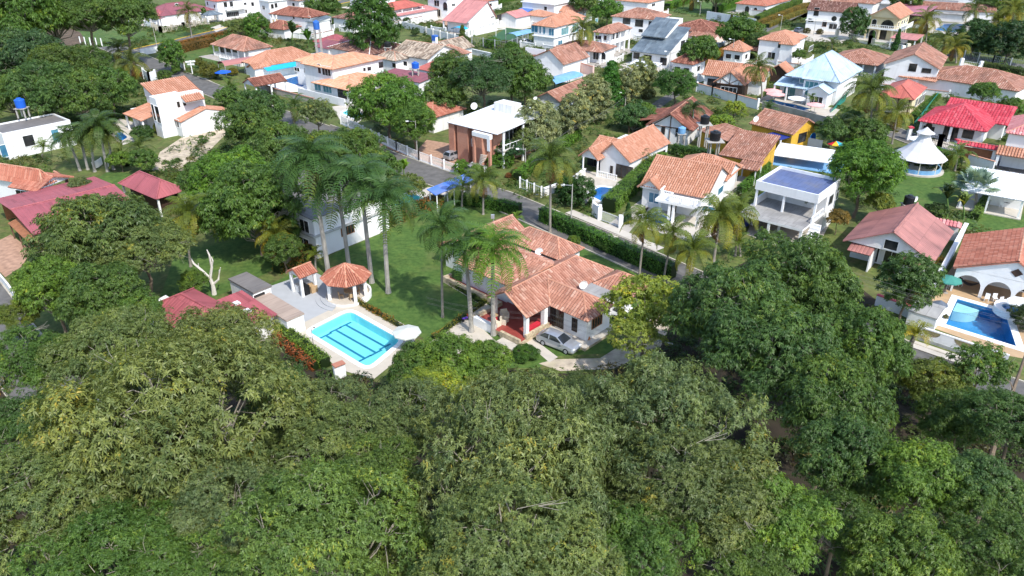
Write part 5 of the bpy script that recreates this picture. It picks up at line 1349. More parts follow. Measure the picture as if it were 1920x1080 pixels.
# gazebo, barbecue kiosk and pump house by the pool
def gazebo():
    c = (G(617, 540) + G(690, 541)) / 2; c = G(653, 556)
    r = thing('gazebo', 'octagonal gazebo with red tiled roof and white posts beside the pool', 'gazebo', c, math.radians(12))
    mb, cp = MB(), MB(); R_, z0, z1, n = 2.75, 2.55, 4.15, 8
    P = [(R_ * math.cos(2 * math.pi * i / n), R_ * math.sin(2 * math.pi * i / n), z0) for i in range(n)]
    for i in range(n): slope(mb, [P[i], P[(i + 1) % n], (0, 0, z1)], 'tile_red', 'barrel', 0.24, 0.4, jitter=0.02); cap(cp, P[i], (0, 0, z1), 0.12)
    ro = mb.build('roof', r); cp.build('ridge_cap', ro)
    fl = MB(); fl.prism([(2.5 * math.cos(2 * math.pi * i / 24), 2.5 * math.sin(2 * math.pi * i / 24)) for i in range(24)], 0, 0.3, 'white_paint', 'pool_deck_stone'); fl.build('floor', r)
    for i in (0, 1, 3, 4, 6, 7):
        a = 2 * math.pi * (i + 0.5) / n; q = MB(); q.box(2.15 * math.cos(a) - .17, 2.15 * math.sin(a) - .17, 0.3, 2.15 * math.cos(a) + .17, 2.15 * math.sin(a) + .17, 2.6, 'white_paint'); q.build('post', r)
    w = MB()
    for i in range(14):
        a0, a1 = -0.9 + i * 0.2, -0.9 + (i + 1) * 0.2
        w.bar((2.55 * math.cos(a0), 2.55 * math.sin(a0), 0.35), (2.55 * math.cos(a1), 2.55 * math.sin(a1), 0.35), 0.18, 'white_paint', 0.7)
    w.build('low_wall', r)
    for k, rr in enumerate((3.6, 3.05)):
        st = MB(); st.prism([(rr * math.cos(a), rr * math.sin(a)) for a in [math.radians(165 + 75 * i / 8) for i in range(9)]] + [(0.5 * math.cos(math.radians(200)), 0.5 * math.sin(math.radians(200)))], 0.02, 0.1 + 0.1 * k, 'grey_patio'); st.build('step', r)
gazebo()
def table_set(label, px, py, z, wood='bench_wood', n=4, R_=0.55):
    g = G(px, py, z); t = thing('dining_table', label, 'table', g)
    a = MB(); a.lathe([(0.01, 0.70), (R_, 0.70), (R_, 0.75), (0.01, 0.75)], wood, 12); a.build('tabletop', t)
    b = MB(); b.lathe([(0.25, 0), (0.06, 0.06), (0.05, 0.7)], wood, 8); b.build('pedestal', t)
    return g
def chair(label, g, rz, mat, group=None):
    t = thing('chair', label, 'chair', g, rz, group)
    a = MB(); a.box(-.23, -.23, .42, .23, .23, .46, mat); a.build('seat', t)
    b = MB(); b.box(-.23, .2, .46, .23, .25, .9, mat); b.build('backrest', t)
    for sx in (-.2, .2):
        for sy in (-.2, .2): q = MB(); q.box(sx - .025, sy - .025, 0, sx + .025, sy + .025, .42, mat); q.build('leg', t)
    return t
g0 = table_set('round wooden table under the octagonal gazebo', 655, 556, 0.3)
for i in range(4): chair('wooden chair on the %s side of the table in the octagonal gazebo' % ('lawn', 'palm', 'patio', 'pool')[i], g0 + Vector((0.95 * math.cos(i * 1.57 + .5), 0.95 * math.sin(i * 1.57 + .5), 0)), i * 1.57 + .5 - 1.57, 'bench_wood', 'wooden chairs in the gazebo')

h = House('barbecue_kiosk', 'small barbecue kiosk with curved red tiled roof at the patio edge', (562, 523), 2.5, 537, 597, -42, cat='kiosk', near=True)
h.roof('gable', 'tile_red', 0.75, axis='y', ov=0.2, tw=0.26)
for x, y in ((0.35, 0.3), (h.A - 0.35, 0.3), (h.A - 0.35, h.B - 0.4), (0.35, h.B - 0.4)): h.col(x, y, 0, 2.5, 0.14)
h.box('counter', 0.3, 0.5, 0, h.A * 0.45, h.B - 0.3, 0.9, 'white_paint', 'pale_concrete')
h.box('grill_cover', h.A * 0.5, 0.6, 0, h.A * 0.9, h.B * 0.5, 1.15, 'black_plastic')
h.box('counter', h.A * 0.55, h.B * 0.55, 0, h.A * 0.95, h.B - 0.3, 0.85, 'bench_wood', 'bench_wood')
h.done()
h = House('pump_house', 'grey-roofed white pump house beside the pink hip roof', (475, 552), 2.6, 428, 510, -41, cat='shed')
h.body(0.1, 0.1, h.A - 0.1, h.B - 0.1, 0, 2.6); h.box('roof', 0, 0, 2.6, h.A, h.B, 2.8, 'sheet_grey'); h.win('R', 474, 548, 498, 560, name='opening', mull=0); h.done()
h = House('service_building', 'long low white building with flat beige roof beside the grey patio', (537, 604), 1.9, 472, 571, -43, cat='shed')
h.body(0.08, 0.08, h.A - 0.08, h.B - 0.08, 0, 1.9); h.box('roof', 0, 0, 1.9, h.A, h.B, 2.05, 'sheet_beige'); h.done()
h = House('pink_roofed_house', 'house with faded pink metal hip roof behind the olive trees', (372, 640), 3.0, 268, 468, -38, wall='old_white')
h.roof('hip', 'sheet_pink', 1.5, style='rib', capm='sheet_pink'); h.body(); h.done()
h = House('pink_roofed_annex', 'low annex with stained pink sheet roof and two skylights', (466, 613), 2.3, 400, 510, -41, A=6.5, B=3.2, wall='old_white', cat='annex')
h.roof('shed', 'sheet_pink', 0.5, style='rib', high='x0'); h.body(ov=.3)
for x in (1.6, 3.6): h.box('skylight', x, 1.2, 2.75 - x * 0.077, x + 0.7, 1.8, 2.92 - x * 0.077, 'sheet_white')
h.done()
h = House('small_white_shelter', 'small white shelter peeping out between the dark tree and the pink hip roof', (283, 600), 2.4, 262, 304, -38, A=3, B=3.4, cat='shelter')
h.roof('shed', 'sheet_white', 0.4, style='flat', high='y1', gmat='none')
for x in (.2, 2.8):
    for y in (.2, 3.2): h.col(x, y, 0, 2.5, .15)
h.W.box(.2, 3.1, 0, 2.8, 3.2, 2.4, 'wood_wall'); h.done()

# white two-storey house behind the royal palms, and its pool awning
h = House('white_house', 'white two-storey house with flat grey roof behind the royal palms', (584, 412), 5.6, 512, 735, -40, A=13.5, B=13)
h.body(0.6, 0.6, h.A - 0.6, h.B - 0.6); h.roof('shed', 'sheet_grey', 0.9, style='flat', high='x0'); h.box('ledge', 0.2, 0.2, 2.9, h.A - 0.35, h.B - 0.5, 3.15, 'grey_wall')
h.win('R', 643, 388, 660, 402, mull=1); h.win('R', 639, 420, 664, 440, frame='wood_wall', mull=3)
h.win('F', 563, 412, 580, 440, mull=1); h.win('F', 560, 446, 580, 466, mull=1)
h.done()
h = House('blue_awning', 'long blue awning on thin posts at the roadside', (817, 366), 2.8, 793, 868, -38, B=8, A=1.7, cat='awning')
h.roof('shed', 'blue_tarp', 0.5, style='flat', high='x0', gmat='none')
for y in (.4, h.B / 2, h.B - .4):
    for x in (.2, h.A - .2): h.col(x, y, 0, 2.8, .06)
h.done()

# left side
h = House('long_white_house', 'long white house with dark flat roof and two water tanks at the left edge', (4, 254), 4.2, None, 132, -40, A=7)
h.body(0, 0, h.A, h.B); h.parapet(0, 0, h.A, h.B, 4.2, 4.5, 0.2, roofmat='sheet_grey')
h.win('R', 43, 252, 65, 275, mull=0); h.win('R', 97, 241, 112, 268, glass='glass_blue', mull=0); h.win('R', 0, 270, 14, 296, glass='glass_blue', mull=0); h.win('R', 118, 272, 128, 290, mull=0)
h.done()
def water_tank(label, px, py, z, mat, r=0.55, ht=1.2, legs=0.0, plat=False):
    g = G(px, py, z); t = thing('water_tank', label, 'water tank', (g.x, g.y, z - legs if legs else z))
    a = MB(); a.lathe([(r * 0.92, legs), (r, legs + 0.1), (r * 1.04, legs + ht * 0.8), (r, legs + ht * 0.85), (r * 0.5, legs + ht * 0.95), (r * 0.45, legs + ht * 1.02), (0.01, legs + ht * 1.03)], mat, 16); a.build('tank', t)
    if legs:
        for sx in (-r * .8, r * .8):
            for sy in (-r * .8, r * .8): q = MB(); q.box(sx - .1, sy - .1, 0, sx + .1, sy + .1, legs - 0.08, 'pole_concrete'); q.build('leg', t)
        p = MB(); k = r * (1.6 if plat else 1.15); p.box(-k, -k, legs - .08, k, k, legs, 'pole_concrete'); p.build('platform', t)
    return t
def dish(label, px, py, z, r=0.45, aim=(0.3, -0.8)):
    g = G(px, py, z); t = thing('satellite_dish', label, 'satellite dish', (g.x, g.y, z - 0.5), math.atan2(aim[0], -aim[1]))
    a = MB(); k = 12; rows = []
    for rr, d in ((0.02, 0.0), (r * .6, 0.05), (r, 0.16)): rows += [(rr * math.cos(2 * math.pi * i / k), -d - .1, 0.5 + rr * math.sin(2 * math.pi * i / k)) for i in range(k)]
    a.grid(rows, k, 3, 'white_plastic', True); a.build('reflector', t)
    b = MB(); b.bar((0, 0, 0), (0, 0, 0.5), .06, 'grey_metal'); b.bar((0, -.1, .2), (0, -r * 1.1, 0.45), .03, 'grey_metal'); b.build('mast', t)
    return t
water_tank('blue water tank on concrete legs behind the long white house', 40, 202, 6.6, 'blue_tank', 0.8, 1.7, 1.7)
water_tank('black water tank on the dark flat roof of the long white house', 88, 207, 4.5, 'black_plastic', 0.85, 1.3)
dish('white dish beside the black tank on the dark flat roof', 103, 201, 5.2)
h = House('orange_tiled_house', 'white house with broad orange tile roof at the left edge', (80, 350), 3.2, -60, 106, -20)
h.roof('hip', 'tile_red', 2.0); h.body(); h.roof('gable', 'tile_red', 1.2, h.A - 5, -1.5, h.A + .4, 5, 3.0, axis='x'); h.win('F', 30, 356, 50, 368); h.done()
h = House('small_tiled_porch', 'small orange tiled porch roof on the white house at left', (121, 337), 2.4, 100, 129, -40, cat='porch')
h.roof('shed', 'tile_orange', 0.4, high='x0', gmat='none'); h.col(h.A - .2, .2, 0, 2.4, .1, 'timber'); h.col(h.A - .2, h.B - .2, 0, 2.4, .1, 'timber'); h.done()
h = House('pink_sheet_shed', 'open shed with plain pink metal roof at the left edge', (62, 440), 3.0, -10, 135, -45, B=13, cat='shed', wall='wood_wall')
h.roof('gable', 'sheet_pink', 0.9, style='rib', axis='y', capm='sheet_pink', gmat='grey_wall')
for y in (.4, 4, 8, 12): h.col(h.A - .4, y, 0, 3.0, .12, 'timber')
h.W.box(.5, .5, 0, .7, 12, 3, 'wood_wall'); h.done()
h = House('rusty_lean_to', 'narrow rust-brown lean-to roof below the pink metal shed', (50, 452), 2.2, 4, 66, -45, A=8, B=1.4, cat='lean-to')
h.roof('shed', 'wood_wall', 0.4, style='flat', high='y1', gmat='none')
for x in (.3, 4, 7.7): h.col(x, .15, 0, 2.2, .08, 'timber')
h.W.box(.3, 1.1, 0, 7.7, 1.2, 2.2, 'wood_wall'); h.done()
h = House('pink_hip_pavilion', 'pavilion with pale pink pyramid metal roof behind the coconut palm', (293, 374), 2.8, 222, 351, -38, cat='pavilion', wall='wood_wall')
h.roof('hip', 'sheet_pink', 1.7, style='rib', capm='sheet_pink'); h.body(1, 1, h.A - 1, h.B - 1, mat='dark_wood')
for x in (.4, h.A - .4):
    for y in (.4, h.B - .4): h.col(x, y, 0, 2.8, .12)
h.done()
# modern white house with terracotta planes
h = House('modern_white_house', 'modern white house with slanting terracotta roofs and a cubic tower', (264, 227), 3.0, 226, 300, -42, A=7.5)
h.body(h.A * .2, 3.5, h.A - .5, 12, 0, 3.2); h.roof('shed', 'tile_orange', 2.6, 0, 0, h.A, 12, 3.0, high='y1', gmat='none')
h.col(h.A - .4, .4, 0, 3, .15); h.col(.4, .4, 0, 3, .15); h.col(h.A / 2, .4, 0, 3, .12)
h.W.box(h.A * .2 - 2.6, 2.0, 0, h.A * .2 - 0.2, 9, 3.4, 'white_wall')
tx, ty = h.lp(292, 188, 7.0)
h.body(tx - 2.6, ty, tx, ty + 9, 0, 7.0); h.win('F', 286, 196, 291, 225, mull=0); h.win('F', 293, 200, 300, 230, mull=0); h.win('R', 332, 190, 337, 201, frame='dark_wood'); h.win('R', 343, 187, 348, 198, frame='dark_wood')
h.parapet(tx - 2.6, ty, tx, ty + 5.0, 7.0, 7.3, .15, roofmat='white_paint')
h.roof('shed', 'tile_orange', 1.0, tx - 0.2, ty + 4.6, tx + 1.6, ty + 8.4, 6.0, high='x0', gmat='white_wall', ov=.1)
qx, qy = h.lp(380, 172, 5.6); h.roof('shed', 'tile_orange', 2.2, qx - 6, qy - 9, qx, qy, 5.6, high='x0', ov=.3); h.W.box(qx - 5.6, qy - 8.6, 0, qx - .35, qy - .3, 5.6, 'white_wall'); h.rx = qx - .35; h.win('R', 371, 174, 378, 182, mull=0)
nx, ny = h.lp(337, 229, 2.9)
h.roof('gable', 'tile_orange', 1.5, nx - 4.2, ny, nx + .3, ny + 10.5, 2.9, axis='x', ov=.15); h.body(nx - 4, ny + .1, nx + .1, ny + 10.3, 0, 2.9); h.win('R', 373, 214, 382, 219, mull=0); h.win('F', 326, 223, 336, 238)
h.done()
for i, (px, py) in enumerate(((256, 236), (262, 240))): chair('white terrace chair %s on the modern white house porch' % ('behind the post', 'nearer the little pool')[i], G(px, py, 0.02), i * 2.0, 'white_plastic', 'white chairs on the modern house terrace')
table_set('white terrace table on the modern white house porch', 259, 233, 0.02, 'white_plastic')

# far left
h = House('maroon_roofed_house', 'white bungalow with weathered maroon roof behind the pink kiosk', (300, 31), 3.2, 256, 345, -38, A=13, B=20)
h.roof('hip', 'sheet_maroon', 2.8, style='rib', capm='sheet_maroon'); h.body(); h.win('R', 328, 6, 334, 11); h.win('F', 266, 22, 276, 30); h.done()
h = House('pink_kiosk', 'little kiosk with steep pink pyramid roof by the ornate wall', (297, 35), 2.6, 277, 305, -30, cat='kiosk', A=5, B=5)
h.roof('hip', 'sheet_pink', 2.4, style='rib', capm='sheet_pink')
for x in (.4, 4.6):
    for y in (.4, 4.6): h.col(x, y, 0, 2.6, .12)
h.done()
h = House('white_villa', 'white two-storey villa with red roof behind the hedge row', (405, 3), 6.0, 385, 520, -42, A=9, B=25)
h.body(); h.roof('hip', 'sheet_coral', 1.6, style='rib', capm='sheet_coral')
for x0, y0, x1, y1 in ((420, 4, 426, 18), (431, 3, 437, 15), (457, 5, 462, 9), (460, 18, 463, 24), (471, 4, 476, 11)): h.win('R', x0, y0, x1, y1, frame='dark_wood')
h.win('R', 424, 22, 448, 31, frame='grey_metal', mull=6); h.win('F', 388, 3, 391, 10); h.win('F', 401, 8, 404, 16)
h.rail([(h.A - .2, 3), (h.A + .9, 3), (h.A + .9, 10), (h.A - .2, 10)], 3.0); h.box('balcony', h.A - .44, 3, 2.8, h.A + 1, 10, 3.0, 'white_paint'); h.done()
h = House('dark_carport', 'small carport with black roof and white gate', (388, 30), 2.6, 377, 408, -42, A=4.5, B=6, cat='carport')
h.roof('hip', 'sheet_slate', 1.0, style='rib', capm='sheet_slate')
for x in (.3, 4.2):
    for y in (.3, 5.7): h.col(x, y, 0, 2.6, .2)
h.rail([(.3, .2), (4.2, .2)], 0, 1.9, gap=.35, name='gate'); h.done()
h = House('white_house', 'white house end with pillared porch at the top edge', (503, 4), 5.8, 488, 525, -42, A=7, B=8); h.body(); h.roof('slab', 'white_paint', .4)
h.win('F', 492, 10, 497, 18); h.win('R', 508, 8, 513, 16, frame='dark_wood'); h.win('R', 515, 6, 520, 14, frame='dark_wood'); h.done()
h = House('veranda_house', 'low white veranda house with rusty orange hip roof on a lawn', (456, 97), 2.9, 394, 512, -40)
h.roof('hip', 'tile_old', 2.6); h.body(1.8, 1.8, h.A - .5, h.B - .5)
for i in range(6): h.col(.5 + i * (h.A - 1) / 5, .5, 0, 2.9, .12)
for i in range(1, 4): h.col(.5, .5 + i * (h.B - 1) / 4, 0, 2.9, .12)
h.rail([(.5, h.B - .5), (.5, .5), (h.A - .5, .5)], 0, .9, gap=.4)
for px in (412, 424, 436): h.win('F', px, 88, px + 8, 98, frame='dark_wood')
h.done()
h = House('big_orange_house', 'wide orange tiled house with a bright blue awning along its eave', (489, 126), 3.0, 458, 566, -44, A=9, B=16)
h.roof('hip', 'tile_orange', 2.6); h.body(); h.roof('gable', 'tile_orange', 1.0, h.A - 3.2, -2, h.A + .3, 2.5, 2.8, axis='y'); h.W.box(h.A - 2.8, -1.6, 0, h.A - .1, .5, 2.8, 'white_wall')
h.roof('shed', 'azure_canvas', .7, h.A - .1, .5, h.A + 2.0, h.B - .5, 2.3, style='flat', high='x0', gmat='none', name='awning')
for y in (1, 8, 14.5): h.col(h.A + 1.9, y, 0, 2.3, .06, 'grey_metal')
h.done()
dish('dish on the eave above the bright blue awning', 558, 101, 4.0)
def arch_canopy(label, N, z, Lx, Rx, ang, mat, rise=1.0, A=None, B=None, n=8, post='grey_metal'):
    h = House('arched_canopy', label, N, z, Lx, Rx, ang, A=A, B=B, cat='canopy')
    mb = MB(); rows = []
    for y in (0, h.B): rows += [(h.A / 2 - math.cos(math.pi * i / n) * h.A / 2, y, z + rise * math.sin(math.pi * i / n)) for i in range(n + 1)]
    mb.grid(rows, n + 1, 2, mat); mb.build('canopy', h.root)
    for y in (.1, h.B / 2, h.B - .1):
        for x in (.05, h.A - .05): h.col(x, y, 0, z, .05, post)
    return h
arch_canopy('arched pale pink canopy over a carport near the blue umbrella', (421, 124), 2.6, 405, 462, -44, 'sheet_salmon', .9, A=3.5, B=10)
h = House('brown_roofed_shed', 'open white-posted shed with dull brown roof beside the blue pool', (478, 163), 2.7, 447, 520, -44, A=5.5, B=8, cat='shed')
h.roof('gable', 'tile_maroon', 1.3, axis='y', ov=.2)
for x in (.4, h.A - .4):
    for y in (.4, 4, 7.6): h.col(x, y, 0, 2.7, .15)
h.done()
h = House('peach_roofed_house', 'big white two-storey house with peach tile roofs at two levels', (622, 131), 6.0, 544, 724, -38)
h.roof('hip', 'tile_peach', 1.5, 3.5, 0, h.A, h.B); h.body(4, .6, h.A - .6, h.B - .6)
h.win('F', 622 - 26, 120, 622 - 20, 138, 'glass_dark'); h.win('F', 604, 124, 620, 142, 'glass_dark')
h.win('R', 680, 126, 686, 134); h.win('R', 688, 124, 696, 133); h.win('R', 710, 116, 718, 127, frame='dark_wood')
h.roof('hip', 'tile_peach', 1.3, -3, 3, 4.2, 12, 5.4); h.W.box(-2.6, 3.4, 0, 3.98, 11.6, 5.5, 'white_wall'); h.rx = 4.0; h.fy = 3.4
h.win('F', 552, 126, 562, 134, mull=1); h.win('F', 570, 128, 580, 138)
h.rx = 3.98; h.win('R', 593, 117, 596, 124); h.win('R', 604, 115, 607, 121)
lx, ly = h.lp(652, 170, 3.0)
h.roof('hip', 'tile_peach', 1.5, lx - 12, ly, lx, ly + 14, 3.0); h.body(lx - 11.5, ly + .5, lx - .5, ly + 13.5, 0, 3.0)
h.win('F', 590, 154, 602, 170, 'glass_teal'); h.win('F', 606, 158, 622, 174, 'glass_teal'); h.win('F', 634, 168, 650, 184, frame='dark_wood'); h.done()
h = House('brown_roofed_house', 'white two-storey house with long brown tile roof behind the traveller palm', (580, 34), 5.6, 512, 620, -30, A=17, B=9)
h.roof('hip', 'tile_maroon', 2.0); h.body(3, .5, h.A - .5, h.B - .5); h.col(.4, .4, 0, 5.6, .25); h.col(2.0, .4, 0, 5.6, .25)
for px in (549, 566, 578): h.win('F', px, 30, px + 4, 36)
h.win('F', 578, 38, 586, 44); h.win('R', 611, 34, 621, 44); h.roof('hip', 'tile_maroon', 2.0, 4, -7, 13, .4, 2.8); h.W.box(4.5, -6.5, 0, 12.5, .4, 2.8, 'white_wall')
h.W.box(h.A - .45, -.5, 0, h.A + 2.5, 6, 4.6, 'white_wall'); h.roof('shed', 'sheet_slate', .8, h.A - 1, -1, h.A + 3, 6.4, 4.7, style='flat', high='y1', ov=.3); h.done()
h = House('small_pink_house', 'small house with bright pink hip roof under the big mango tree', (623, 84), 3.4, 597, 650, -38, A=8, B=9); h.roof('hip', 'sheet_pink', 1.6, style='rib', capm='sheet_pink'); h.body(); h.done()
h = House('small_white_gabled_house', 'small white gabled house with faded brown roof near the blue tank', (615, 92), 3.0, 600, 648, -38, A=6, B=10); h.roof('gable', 'sheet_maroon', 1.2, axis='x', style='rib'); h.body(); h.done()
h = House('white_ridged_house', 'dark brown tiled house with white painted ridges', (692, 104), 3.2, 632, 757, -40, A=17, B=15, wall='old_white')
h.roof('hip', 'tile_brown', 2.6, capm='white_paint'); h.body(); h.win('F', 650, 98, 656, 106); h.done()
h = House('weathered_house', 'white house with pale weathered tile roofs and a blue chimney', (802, 112), 3.6, 740, 826, -36, A=13, B=13, wall='white_wall')
h.roof('gable', 'tile_weathered', 2.4, axis='x'); h.body(); h.roof('hip', 'tile_weathered', 1.6, -1, -4.5, h.A * .5, 1, 3.2); h.W.box(-.4, -4, 0, h.A * .5 - .6, .4, 3.2, 'white_wall')
h.roof('gable', 'tile_weathered', 2.2, h.A * .3, h.B - 4, h.A * .9, h.B + 7, 3.6, axis='y'); h.W.box(h.A * .34, h.B - .5, 0, h.A * .86, h.B + 6.4, 3.6, 'white_wall')
h.fy = -4.0
for px, py in ((736, 118), (757, 115), (776, 115)): h.win('F', px, py, px + 6, py + 8, frame='dark_wood')
cx, cy = h.lp(816, 82, 5.5); mb = MB(); mb.box(cx - .5, cy - .5, 5.0, cx + .5, cy + .5, 7.2, 'white_paint'); mb.face([(cx - .8, cy - .52, 4.8), (cx + 2.6, cy - .52, 4.8), (cx + .5, cy - .52, 6.4), (cx - .5, cy - .52, 6.4)], 'white_paint'); ch = mb.build('chimney', h.root)
m2 = MB(); m2.box(cx - .6, cy - .6, 6.3, cx + .6, cy - .51, 7.6, 'blue_paint'); m2.box(cx - .6, cy - .5, 7.2, cx + .6, cy + .6, 7.6, 'blue_paint'); m2.build('cowl', ch); h.done()
h = House('small_orange_roof', 'small bright orange shed roof beside the blue tank tower', (812, 135), 3.0, 786, 828, -40, A=6, B=8, cat='shed'); h.roof('shed', 'sheet_coral', 1.2, style='flat', high='y1'); h.body(ov=.3); h.done()
h = House('maroon_sheet_roof', 'flat faded maroon sheet roof between the peach house and the dark trees', (786, 155), 3.0, 718, 800, -33, A=13, B=7, cat='shed', wall='white_wall'); h.roof('shed', 'sheet_maroon', .4, style='rib', high='y1'); h.body(ov=.3); h.done()
water_tank('small blue tank on a yellow tower', 779, 128, 4.8, 'blue_tank', 0.8, 1.4, 4.6)
water_tank('black tank on a white pillar behind the peach roof', 727, 88, 5.4, 'black_plastic', 0.8, 1.3, 2.4)
water_tank('tall blue box tank on a thin post', 594, 55, 8.2, 'blue_paint', .8, 2.2, 6.0)
# top centre
h = House('balcony_house', 'white house with red roof and balcony beside a pink annex', (735, 20), 4.6, 712, 780, -36, A=9, B=16); h.roof('hip', 'sheet_coral', 1.8, style='rib', capm='sheet_coral'); h.body(1.6, 1.6, h.A - 1.6, h.B - 1.6)
h.box('balcony', 0, 0, 2.4, h.A, h.B, 2.7, 'white_paint'); h.rail([(0, .1), (h.A - .1, .1), (h.A - .1, h.B)], 2.7, .9, gap=.5)
for y in (.3, 5, 10, 15): h.col(h.A - .3, y, 2.7, 4.6, .12)
h.win('F', 722, 18, 730, 24); h.done()
h = House('pink_annex', 'long white annex with pink sheet roof next to the balcony house', (748, 30), 3.0, 736, 800, -36, A=6, B=20, cat='annex'); h.roof('shed', 'sheet_salmon', .9, style='rib', high='x0'); h.body(); h.done()
h = House('arched_window_villa', 'white two-storey villa with a tall arched window at the top edge', (838, 16), 3.3, 812, 862, -38, A=9, B=9)
h.body(0, 0, h.A, h.B, 0, 6.5); h.win('F', 831, 4, 839, 20, 'glass_dark', 'grey_metal', arch=True); h.win('F', 814, 0, 824, 12); h.win('F', 814, 17, 826, 31, frame='ivory_paint'); h.win('R', 847, 6, 853, 12); h.roof('hip', 'tile_rose', 1.6, -.5, -.5, h.A + .5, h.B + .5, 6.5); h.done()
h = House('pink_slope_house', 'big white house under one large plain pink roof slope', (873, 44), 3.4, 828, 940, -36, B=16)
h.roof('gable', 'sheet_salmon', 5.2, 0, 0, h.A, h.B, axis='x', style='rib', off=.72, capm='sheet_salmon'); h.body(.5, 2.2, h.A - .3, h.B - .4, 0, 3.4)
h.rx = h.A - .45; h.win('R', 890, 38, 902, 50, frame='dark_wood'); h.win('R', 920, 31, 926, 42, frame='dark_wood'); h.win('R', 932, 27, 940, 38, frame='dark_wood'); h.win('R', 908, 20, 910, 23)
h.col(.5, .4, 0, 3.4, .2); h.done()
arch_canopy('small bright blue arched awning at the pink slope house', (868, 57), 2.0, 850, 872, -30, 'azure_canvas', .7, A=4.5, B=3)
h = House('orange_roofed_villa', 'white two-storey villa with orange hip roof behind a coconut palm', (1040, 52), 5.8, 997, 1125, -36, B=17)
h.roof('hip', 'tile_orange', 2.2); h.body(); h.roof('hip', 'tile_orange', 2.0, -2, h.B - 6, 6, h.B + 3, 6.2); h.W.box(-1.6, h.B - .44, 0, 5.6, h.B + 2.6, 6.2, 'white_wall')
for a_ in ((996, 46, 1009, 61), (1011, 48, 1015, 63), (1018, 50, 1023, 64), (1029, 53, 1039, 67)): h.win('F', *a_, glass='glass_blue')
for a_ in ((1052, 51, 1066, 66), (1073, 45, 1084, 61), (1116, 34, 1121, 43)): h.win('R', *a_, glass='glass_teal')
h.win('R', 1046, 78, 1054, 90, glass='glass_blue'); h.box('ledge', .1, .1, 2.9, h.A - .1, h.B - .1, 3.1, 'white_paint'); h.done()
arch_canopy('pale blue arched canopy beside the sports court', (968, 68), 2.5, 957, 995, -38, 'awning_blue', .6, A=4, B=9)
h = House('porch_villa', 'white two-storey villa with open porches under a terracotta hip roof', (1146, 64), 5.6, 1111, 1185, -36, B=12)
h.roof('hip', 'tile_old', 1.6); h.body(1.8, .5, h.A - 1.8, h.B - .5); h.box('balcony', .3, .3, 2.7, h.A - .3, h.B - .3, 3.0, 'white_paint')
for i in range(5): h.col(h.A - .5, .5 + i * (h.B - 1) / 4, 0, 5.6, .18)
for i in range(3): h.col(.5 + i * (h.A - 1) / 2, .45, 0, 5.6, .18)
h.rail([(h.A - .5, .5), (h.A - .5, h.B - .5)], 3.0, .8, gap=.5); h.win('F', 1114, 66, 1128, 74); h.win('F', 1132, 66, 1138, 76); h.win('R', 1150, 60, 1158, 72, frame='dark_wood'); h.done()
h = House('arcaded_house', 'low white house with arched doors and mottled orange roof', (1128, 99), 3.0, 1058, 1165, -30, A=14, B=10)
h.roof('hip', 'tile_old', 1.7); h.body(.5, 1.8, h.A - .5, h.B - .5); h.win('F', 1112, 97, 1123, 112, frame='white_paint'); h.win('F', 1126, 98, 1136, 112, 'glass_dark', arch=True)
for i in range(5): h.col(.5 + i * (h.A - 1) / 4, .5, 0, 3, .2)
h.done()
h = House('terracotta_house', 'white two-storey house with faded terracotta roof behind the slate roof', (1233, 38), 5.8, 1164, 1262, -30, A=15, B=12)
h.roof('hip', 'tile_rose' if False else 'tile_old', 2.2); h.body()
for a_ in ((1168, 33, 1182, 45), (1191, 37, 1206, 50), (1216, 40, 1230, 52)): h.win('F', *a_, frame='dark_wood')
h.win('R', 1238, 41, 1247, 49, frame='wood_wall'); h.win('R', 1254, 36, 1262, 49, frame='wood_wall'); h.win('F', 1197, 54, 1206, 61)
h.W.box(h.A - .44, 6, 0, h.A + 3.5, h.B + 1, 5.0, 'white_wall'); h.done()
h = House('slate_roofed_house', 'tall white house with stepped slate-blue roof slopes', (1250, 104), 3.4, 1181, 1291, -36, B=13)
h.roof('shed', 'sheet_slate', 5.0, 0, 0, h.A, h.B, high='y1', style='rib', ov=.35); h.body(.35, .8, h.A - .35, h.B - .3)
h.roof('shed', 'sheet_slate', 3.6, .0, h.B * .42, h.A * .66, h.B + .5, 6.5, high='y1', style='rib', ov=.2)
for a_ in ((1188, 99, 1199, 110), (1207, 103, 1222, 113), (1238, 108, 1250, 122)): h.win('F', *a_, frame='dark_wood')
for a_ in ((1276, 76, 1283, 96), (1286, 74, 1290, 84), (1293, 71, 1296, 82), (1300, 68, 1303, 78), (1274, 98, 1282, 108)): h.win('R', *a_, frame='grey_metal')
h.done()
h = House('white_canopy', 'flat white porch canopy in front of the slate-roofed house', (1224, 128), 2.6, 1197, 1238, -36, A=7, B=5, cat='canopy'); h.roof('shed', 'sheet_white', .4, style='flat', high='y1', gmat='none')
for x in (.2, 6.8):
    for y in (.2, 4.8): h.col(x, y, 0, 2.6, .12)
h.done()
h = House('maroon_tiled_house', 'house with dark maroon tile roof behind the white garden wall', (1342, 62), 3.2, 1292, 1376, -30, A=14, B=14, wall='pink_wall'); h.roof('hip', 'tile_maroon', 2.4); h.body(); h.roof('shed', 'tile_old', .8, h.A - 7, -3.5, h.A + 1, .2, 2.4, high='y1'); h.done()
h = House('gabled_tile_house', 'white house with steep mottled tile gable above a blue arched awning', (1057, 122), 3.2, 1000, 1064, -36, A=11, B=12)
h.roof('gable', 'tile_old', 3.0, axis='y', off=.62); h.body(); h.roof('shed', 'tile_old', .9, -7, 1, .2, 9, 2.8, high='x1'); h.W.box(-6.6, 1.4, 0, .4, 8.6, 2.9, 'white_wall'); h.W.box(-3, 4, 3, 3, 4.3, 5.2, 'white_wall'); h.done()
arch_canopy('long blue arched awning below the steep tile gable', (1042, 158), 2.4, 1020, 1080, -38, 'awning_blue', .7, A=4.2, B=11, post='dark_metal')
